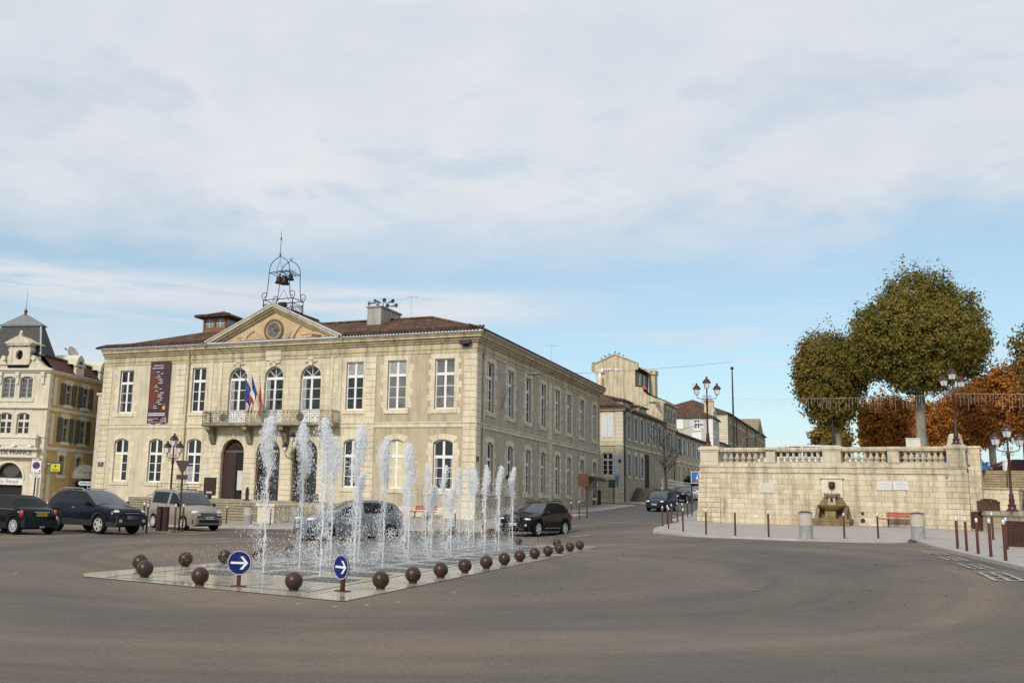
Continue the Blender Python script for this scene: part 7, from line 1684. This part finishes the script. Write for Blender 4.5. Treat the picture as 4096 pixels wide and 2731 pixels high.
JETS = [(-2.95,21.33,3.45,'leftmost tall jet'),(-2.28,22.59,3.4,'tall jet second from the left'),(-1.62,20.58,3.4,'nearest tall jet, left of the edgewise sign'),(-1.67,24.18,3.2,'tall jet right behind the nearest one'),(-.98,22.3,3.4,'tall jet above the edgewise arrow sign'),(-1.01,25.46,2.35,'shorter jet in front of the car rear door'),(-.34,23.61,3.2,'tall jet before the cream blind window'),(.3,25.29,3.15,'tall jet right of the cream blind window'),(.25,31.9,2.2,'low jet behind the cream blind window jets'),(.99,33.58,2.95,'mid height jet left of the tall right hand window'),(.95,26.63,2.1,'low jet in front of the red bench'),(1.75,36.4,3.0,'jet in front of the tall right hand window'),(1.59,28.39,2.1,'low jet right of the red bench'),(2.3,35.74,2.9,'left jet of the three close together near the corner'),(2.43,32.71,2.85,'middle jet of the three close together near the corner'),(2.84,35.59,2.95,'right jet of the three close together near the corner'),(2.94,32.19,2.9,'jet at the town hall corner, third from the right'),(3.58,33.77,2.95,'jet second from the right end'),(4.15,34.52,2.95,'rightmost jet, in front of the black car')]
for i, (x, y, h, lab) in enumerate(JETS):
    t = root('water_jet', 'white ' + lab if False else lab + ' of the fountain', 'water jet', (x,y,gz(x,y)+.012), 0, 'water jets of the fountain')
    a, b, c_ = jet_mesh(h, i+3, .24 if h > 3.1 else .17, 3500 if h > 3.1 else 2100)
    a.build('stem', M_water, t, smooth=60, fix=False); b.build('spray', M_water, t, fix=False); c_.build('plume', M_plume, t, smooth=180, fix=False)
r = random.Random(9); k = MB()
for i in range(9000):
    u = r.uniform(2.2,21.5); v = r.gauss(3.2,1.5)
    if not .6 < v < 6.2: continue
    p = bp(u, v); z = .04+abs(r.gauss(0,.28)); q = r.uniform(.003,.008)
    k.add([(p[0]+o[0]*q, p[1]+o[1]*q, gz(*p)+z+o[2]*q*1.4) for o in OCT], OCF)
tag(k.build('fine_spray', M_water, fix=False), 'fine water droplets drifting low over the fountain paving', 'spray', kind='stuff')
mm, nt, b = _nt('spray_mist'); nt.nodes.remove(b); pv = N(nt, 'ShaderNodeVolumePrincipled'); pv.inputs['Color'].default_value = (.95,.96,.98,1); pv.inputs['Density'].default_value = .10; pv.inputs['Anisotropy'].default_value = .2
L(nt, pv.outputs[0], nt.nodes['Material Output'].inputs['Volume'])
k = MB(); n = 24; P0 = [bp(11.5+9.6*math.cos(2*pi*i/n), 3.3+2.5*math.sin(2*pi*i/n)) for i in range(n)]; c0 = bp(11.5,3.3)
ring = lambda f, z: [(c0[0]+(p[0]-c0[0])*f, c0[1]+(p[1]-c0[1])*f, z) for p in P0]
V = ring(1,.06)+ring(.96,.2)+ring(.8,.38)+ring(.5,.5); F = [(j*n+i, j*n+(i+1) % n, (j+1)*n+(i+1) % n, (j+1)*n+i) for j in range(3) for i in range(n)] + [tuple(range(n-1,-1,-1)), tuple(3*n+i for i in range(n))]
k.add(V, F); tag(k.build('mist', mm), 'thin white mist hanging over the fountain paving', 'mist', kind='stuff')
# fallen leaves and road studs
Mleaf = pm('fallen_leaf', (.30,.11,.03), .8, var=.4, scale=3); k = MB(); r = random.Random(21)
for i in range(110):
    x, y = r.uniform(-6,14), r.uniform(15,40)
    if r.random() < .5: x, y = 1+r.random()*7+r.gauss(0,.6), 18+r.random()*20
    q = r.uniform(.03,.07); a = r.uniform(0,6.28); z = gz(x,y)+.012 + (.03 if False else 0)
    pp = Vector((x,y))-B0; v_ = pp.dot(BV); u_ = pp.dot(BU)
    if -.1 < v_ < 7 and 0 < u_ < 23: z += .012
    k.add([(x+q*math.cos(a),y+q*math.sin(a),z),(x-q*.6*math.sin(a),y+q*.6*math.cos(a),z+.012),(x-q*math.cos(a),y-q*math.sin(a),z),(x+q*.6*math.sin(a),y-q*.6*math.cos(a),z+.008)],[(0,1,2,3)])
tag(k.build('fallen_leaves', Mleaf, fix=False), 'scattered brown fallen leaves on the road round the fountain', 'leaves', kind='stuff')
for i, (x, y, lab) in enumerate(((-1.55,15.6,'left flat metal stud on the asphalt in front of the fountain corner'),(-.95,15.35,'middle flat metal stud on the asphalt in front of the fountain corner'),(-.45,15.75,'flat metal stud right of the fountain corner'),(.05,16.3,'metal stud near the largest stone ball'),(1.1,18.2,'metal stud right of the second stone ball'),(-7.6,19.3,'metal stud left of the fountain tip, nearest it'),(-8.3,19.9,'metal stud left of the fountain tip, middle one'),(-8.9,20.1,'leftmost metal stud beyond the fountain tip'))):
    k = MB(); k.lathe([(.06,0),(.05,.012),(.02,.018),(.001,.018)], 12); o = k.build('road_stud', pm('stud_metal', (.2,.22,.22), .5, .5), loc=(x,y,gz(x,y)+.003)); tag(o, lab, 'road stud', 'metal road studs')
# ------------------------------------------------------------------ trees
def leaf_mat(name, stops):
    m, nt, b = _nt(name); b.inputs['Roughness'].default_value = .7; b.inputs['Specular IOR Level'].default_value = .25
    g = N(nt, 'ShaderNodeNewGeometry'); co = objco(nt)
    a = N(nt, 'ShaderNodeMath', operation='MULTIPLY_ADD'); L(nt, g.outputs['Random Per Island'], a.inputs[0]); a.inputs[1].default_value = .24
    n1 = noise(nt, co, .55, 4, .6); m1 = N(nt, 'ShaderNodeMath', operation='MULTIPLY'); L(nt, n1, m1.inputs[0]); m1.inputs[1].default_value = 1.0; L(nt, m1.outputs[0], a.inputs[2])
    c = ramp(nt, a.outputs[0], stops); L(nt, c, b.inputs['Base Color'])
    tr = N(nt, 'ShaderNodeBsdfTranslucent'); L(nt, c, tr.inputs['Color']); mx = N(nt, 'ShaderNodeMixShader'); mx.inputs[0].default_value = .25
    L(nt, b.outputs[0], mx.inputs[1]); L(nt, tr.outputs[0], mx.inputs[2]); L(nt, mx.outputs[0], nt.nodes['Material Output'].inputs['Surface']); return m
M_lolive = leaf_mat('olive_leaves', [(.30,(.06,.074,.013)),(.55,(.14,.132,.024)),(.75,(.22,.162,.03)),(.95,(.30,.165,.034))])
M_lmix = leaf_mat('turning_leaves', [(.30,(.065,.065,.013)),(.52,(.15,.12,.025)),(.74,(.25,.155,.03)),(.97,(.38,.19,.035))])
M_lorange = leaf_mat('orange_leaves', [(.28,(.11,.075,.018)),(.5,(.29,.125,.025)),(.72,(.43,.165,.032)),(.95,(.52,.24,.042))])
M_bark = pm('plane_bark', (.30,.29,.235), .9, c2=(.17,.155,.12), scale=2.2, bmp=.4, bscale=9)
M_barkd = pm('dark_bark', (.06,.045,.035), .95, var=.3)
def crown_mesh(seed, lobes, n, size, shoots=0, core=.62):
    """lobes: (x,y,z,rx,ry,rz); leaves thrown mostly near the lobe surfaces, in tufts"""
    r = random.Random(seed); k = MB(); tot = sum(l[3]*l[4]+l[4]*l[5]+l[3]*l[5] for l in lobes)
    def leaf(p, q, out):
        nrm = (out + Vector((r.gauss(0,.6), r.gauss(0,.6), r.gauss(0,.6)+.25))).normalized(); a = nrm.orthogonal().normalized(); th = r.uniform(0,6.28); b = nrm.cross(a); u = a*math.cos(th)+b*math.sin(th); v = nrm.cross(u)
        k.add([tuple(p-u*q), tuple(p-v*q*.75+nrm*q*.15), tuple(p+u*q*.9), tuple(p+v*q*.75+nrm*q*.15)], [(0,1,2,3)])
    for l in lobes:
        m_ = int(n*(l[3]*l[4]+l[4]*l[5]+l[3]*l[5])/tot/14)
        for i in range(m_):
            d = Vector((r.gauss(0,1), r.gauss(0,1), r.gauss(0,1))).normalized(); f = r.uniform(core,1.0)**.6 * r.uniform(.9,1.06)
            c = Vector((l[0]+d.x*l[3]*f, l[1]+d.y*l[4]*f, l[2]+d.z*l[5]*f)); tw = (d + Vector((r.gauss(0,.4),r.gauss(0,.4),r.gauss(0,.4)-.1))).normalized()
            for j in range(14): leaf(c + tw*r.uniform(-.35,.35)*1.3 + Vector((r.gauss(0,.20), r.gauss(0,.20), r.gauss(0,.16))), size*r.uniform(.6,1.25), d)
    for i in range(shoots):
        l = r.choice(lobes); a = r.uniform(0,6.28); rr = math.sqrt(r.random())*.9; x, y = l[0]+l[3]*rr*math.cos(a), l[1]+l[4]*rr*math.sin(a); z = l[2]+l[5]*math.sqrt(max(0,1-rr*rr))*.96; hh = r.uniform(.5,2.1); tl = Vector((r.gauss(0,.12),r.gauss(0,.12),1))
        for j in range(int(hh*11)): leaf(Vector((x,y,z)) + tl*hh*r.random() + Vector((r.gauss(0,.12),r.gauss(0,.12),0)), size*r.uniform(.5,1.1), Vector((0,0,1)))
    return k
def tree(name, label, loc, trunk, limbs, lobes, n, size, lm, grp, seed, shoots=0, bark=None):
    t = root(name, label, 'tree', loc, 0, grp)
    k = MB(); k.tube(*trunk, 10)
    for pts, rr in limbs: k.tube(pts, rr, 6)
    k.build('trunk', bark or M_bark, t, smooth=60)
    crown_mesh(seed, lobes, n, size, shoots).build('crown', lm, t, fix=False); return t
r = random.Random(4)
def limbs_to(lobes, base, r0, seed):
    q = random.Random(seed); out = []
    for l in lobes:
        for s in range(3):
            e = Vector((l[0]+q.uniform(-.5,.5)*l[3], l[1]+q.uniform(-.5,.5)*l[4], l[2]+q.uniform(-.2,.6)*l[5])); b = Vector(base); mid = b.lerp(e, .5)+Vector((q.gauss(0,.2),q.gauss(0,.2),.35)); out.append(([tuple(b),tuple(mid),tuple(e)], [r0,r0*.6,r0*.18]))
    return out
pg = 'pollarded plane trees of the terrace'
lb = [(.1,0,10.9,4.8,4.6,3.5),(-2.3,-.6,11.5,3.1,3,2.8),(2.4,.2,12.4,3.1,3.0,3.3),(.6,.5,14.3,2.9,2.7,2.6),(3.4,0,10.6,2.1,2.4,2.7),(-3.3,0,10.2,2.1,2.2,2.5),(-.3,-1,8.1,2.4,2.4,1.6)]
tree('plane_tree', 'largest plane tree with olive green crown and thick pale trunk behind the balustrade', (41.1,74,TZ), ([(0,0,0),(.02,0,1.5),(-.02,0,3.5),(.05,0,6.2),(.05,0,8)], [.52,.42,.38,.37,.3]), limbs_to(lb[:6], (.05,0,7), .2, 1), lb, 74000, .115, M_lolive, pg, 1, 110)
lb = [(-.5,0,7.9,2.7,2.6,3.4),(-.7,0,10.4,2.4,2.3,2.3),(-1.5,-.3,8.6,2.0,2,2.5),(.9,0,9.4,1.9,2,2.5),(-.4,0,5.9,1.8,1.8,1.4)]
tree('plane_tree', 'smaller plane tree with golden top left of the largest one', (37.3,80,TZ), ([(0,0,0),(0,0,3),(.1,0,5.5),(.0,0,7)], [.33,.27,.25,.2]), limbs_to(lb, (0,0,5.6), .13, 2), lb, 36000, .118, leaf_mat('gold_olive_leaves', [(.30,(.065,.072,.014)),(.58,(.15,.13,.025)),(.8,(.25,.165,.03)),(1,(.38,.20,.036))]), pg, 2, 44)
t = root('lamp_mast', 'dark slim mast beside the trunk of the smaller plane tree', 'pole', (36.4,79,TZ)); k = MB(); k.tube([(0,0,0),(0,0,7)], .11, 8); k.build('pole', M_iron, t)
def std(lab, x, y, s, lm, seed, n=13000, size=.16, grp=pg, zt=0):
    lb = [(0,0,7.2,2.9,2.9,2.6),(-.8,.4,8.6,2.0,2,1.9),(.9,-.3,8.7,2.0,2,2.0),(.3,0,5.6,2.3,2.3,1.4)]; lb = [tuple(c*s for c in l) for l in lb]
    tree('plane_tree', lab, (x,y,TZ+zt), ([(0,0,0),(.03,0,2.2*s),(0,0,5*s),(0,0,6.5*s)], [.36*s,.3*s,.27*s,.18*s]), limbs_to(lb, (0,0,4.9*s), .12*s, seed), lb, n, size, lm, grp, seed, 10)
std('orange plane tree low behind the smaller plane tree trunk', 46.3,101, .62, M_lmix, 11, 8000, .19)
std('orange plane tree between the two nearer plane trees', 53.6,99, .86, M_lorange, 12, 11000, .19)
std('rust orange plane tree behind the trunk of the largest plane tree', 62.5,122, .9, M_lorange, 13, 8000, .21)
std('pale trunked plane tree just left of the largest trunk', 44.4,86, .74, M_lorange, 14, 8000, .18)
for i, (x, y, s, lm, lab) in enumerate(((44.3,62,1.0,M_lmix,'tall plane tree cut by the right edge, green and orange'),(48.0,72,.86,M_lorange,'nearest full orange plane tree of the right hand row'),(52.9,84,.93,M_lorange,'second orange plane tree of the right hand row'),(59.4,98,.98,M_lorange,'third orange plane tree of the right hand row'),(67.6,115,1.06,M_lorange,'fourth orange plane tree of the right hand row, behind the wall lamp'),(77.0,135,1.12,M_lorange,'fifth orange plane tree of the right hand row'),(89,160,1.12,M_lorange,'farthest orange plane tree of the right hand row'))):
    std(lab, x, y, s, lm, 20+i, 19000 if i < 4 else 12000, .125 if i < 4 else .175, pg)
# bare tree up the street
def bare():
    x, y = 27.2, 96.6; r = random.Random(8); t = root('bare_tree', 'leafless young street tree in front of the corner house flank', 'tree', (x,y,gz(x,y)))
    k = MB(); tp = [(0,0,0),(.05,0,2),(-.08,0,4),(-.12,0,6),(-.1,0,8),(0,0,10.4)]; k.tube(tp, [.17,.14,.12,.08,.04,.015], 8); k.build('trunk', M_barkd, t, smooth=60)
    c = MB()
    def br(p, d, l, rad, dep):
        pts = [p]; q = Vector(p); dd = Vector(d)
        for i in range(4): dd = (dd + Vector((r.gauss(0,.16), r.gauss(0,.16), .10))).normalized(); q = q + dd*l/4; pts.append(tuple(q))
        c.tube(pts, [rad*(1-.2*i) for i in range(5)], 4 if dep else 5)
        if dep < 2:
            for i in range(4 if dep == 0 else 3): br(pts[r.randint(1,4)], (dd+Vector((r.gauss(0,.75),r.gauss(0,.75),r.gauss(.1,.4)))).normalized(), l*r.uniform(.35,.6), rad*.55, dep+1)
    for i in range(46):
        f = r.uniform(.26,.97); z = 10.4*f; a = r.uniform(0,6.28); br((-.1,0,z), Vector((math.cos(a),math.sin(a),r.uniform(.25,.9))).normalized(), 2.6*(1.15-f*.75)*r.uniform(.7,1.1), .045*(1.3-f), 0)
    c.build('crown', M_barkd, t, fix=False)
bare()
t = root('hedge', 'dark red hedge behind the white cars at the end of the street', 'hedge', (40.5,126,gz(40.5,126)), .2); k = MB(); leafy(k, 2600, (1,0,1.9), (4.0,1.0,1.4), .2, 5); k.build('foliage', pm('dark_red_leaf', (.035,.012,.012), .8, var=.5, scale=3), t, fix=False)
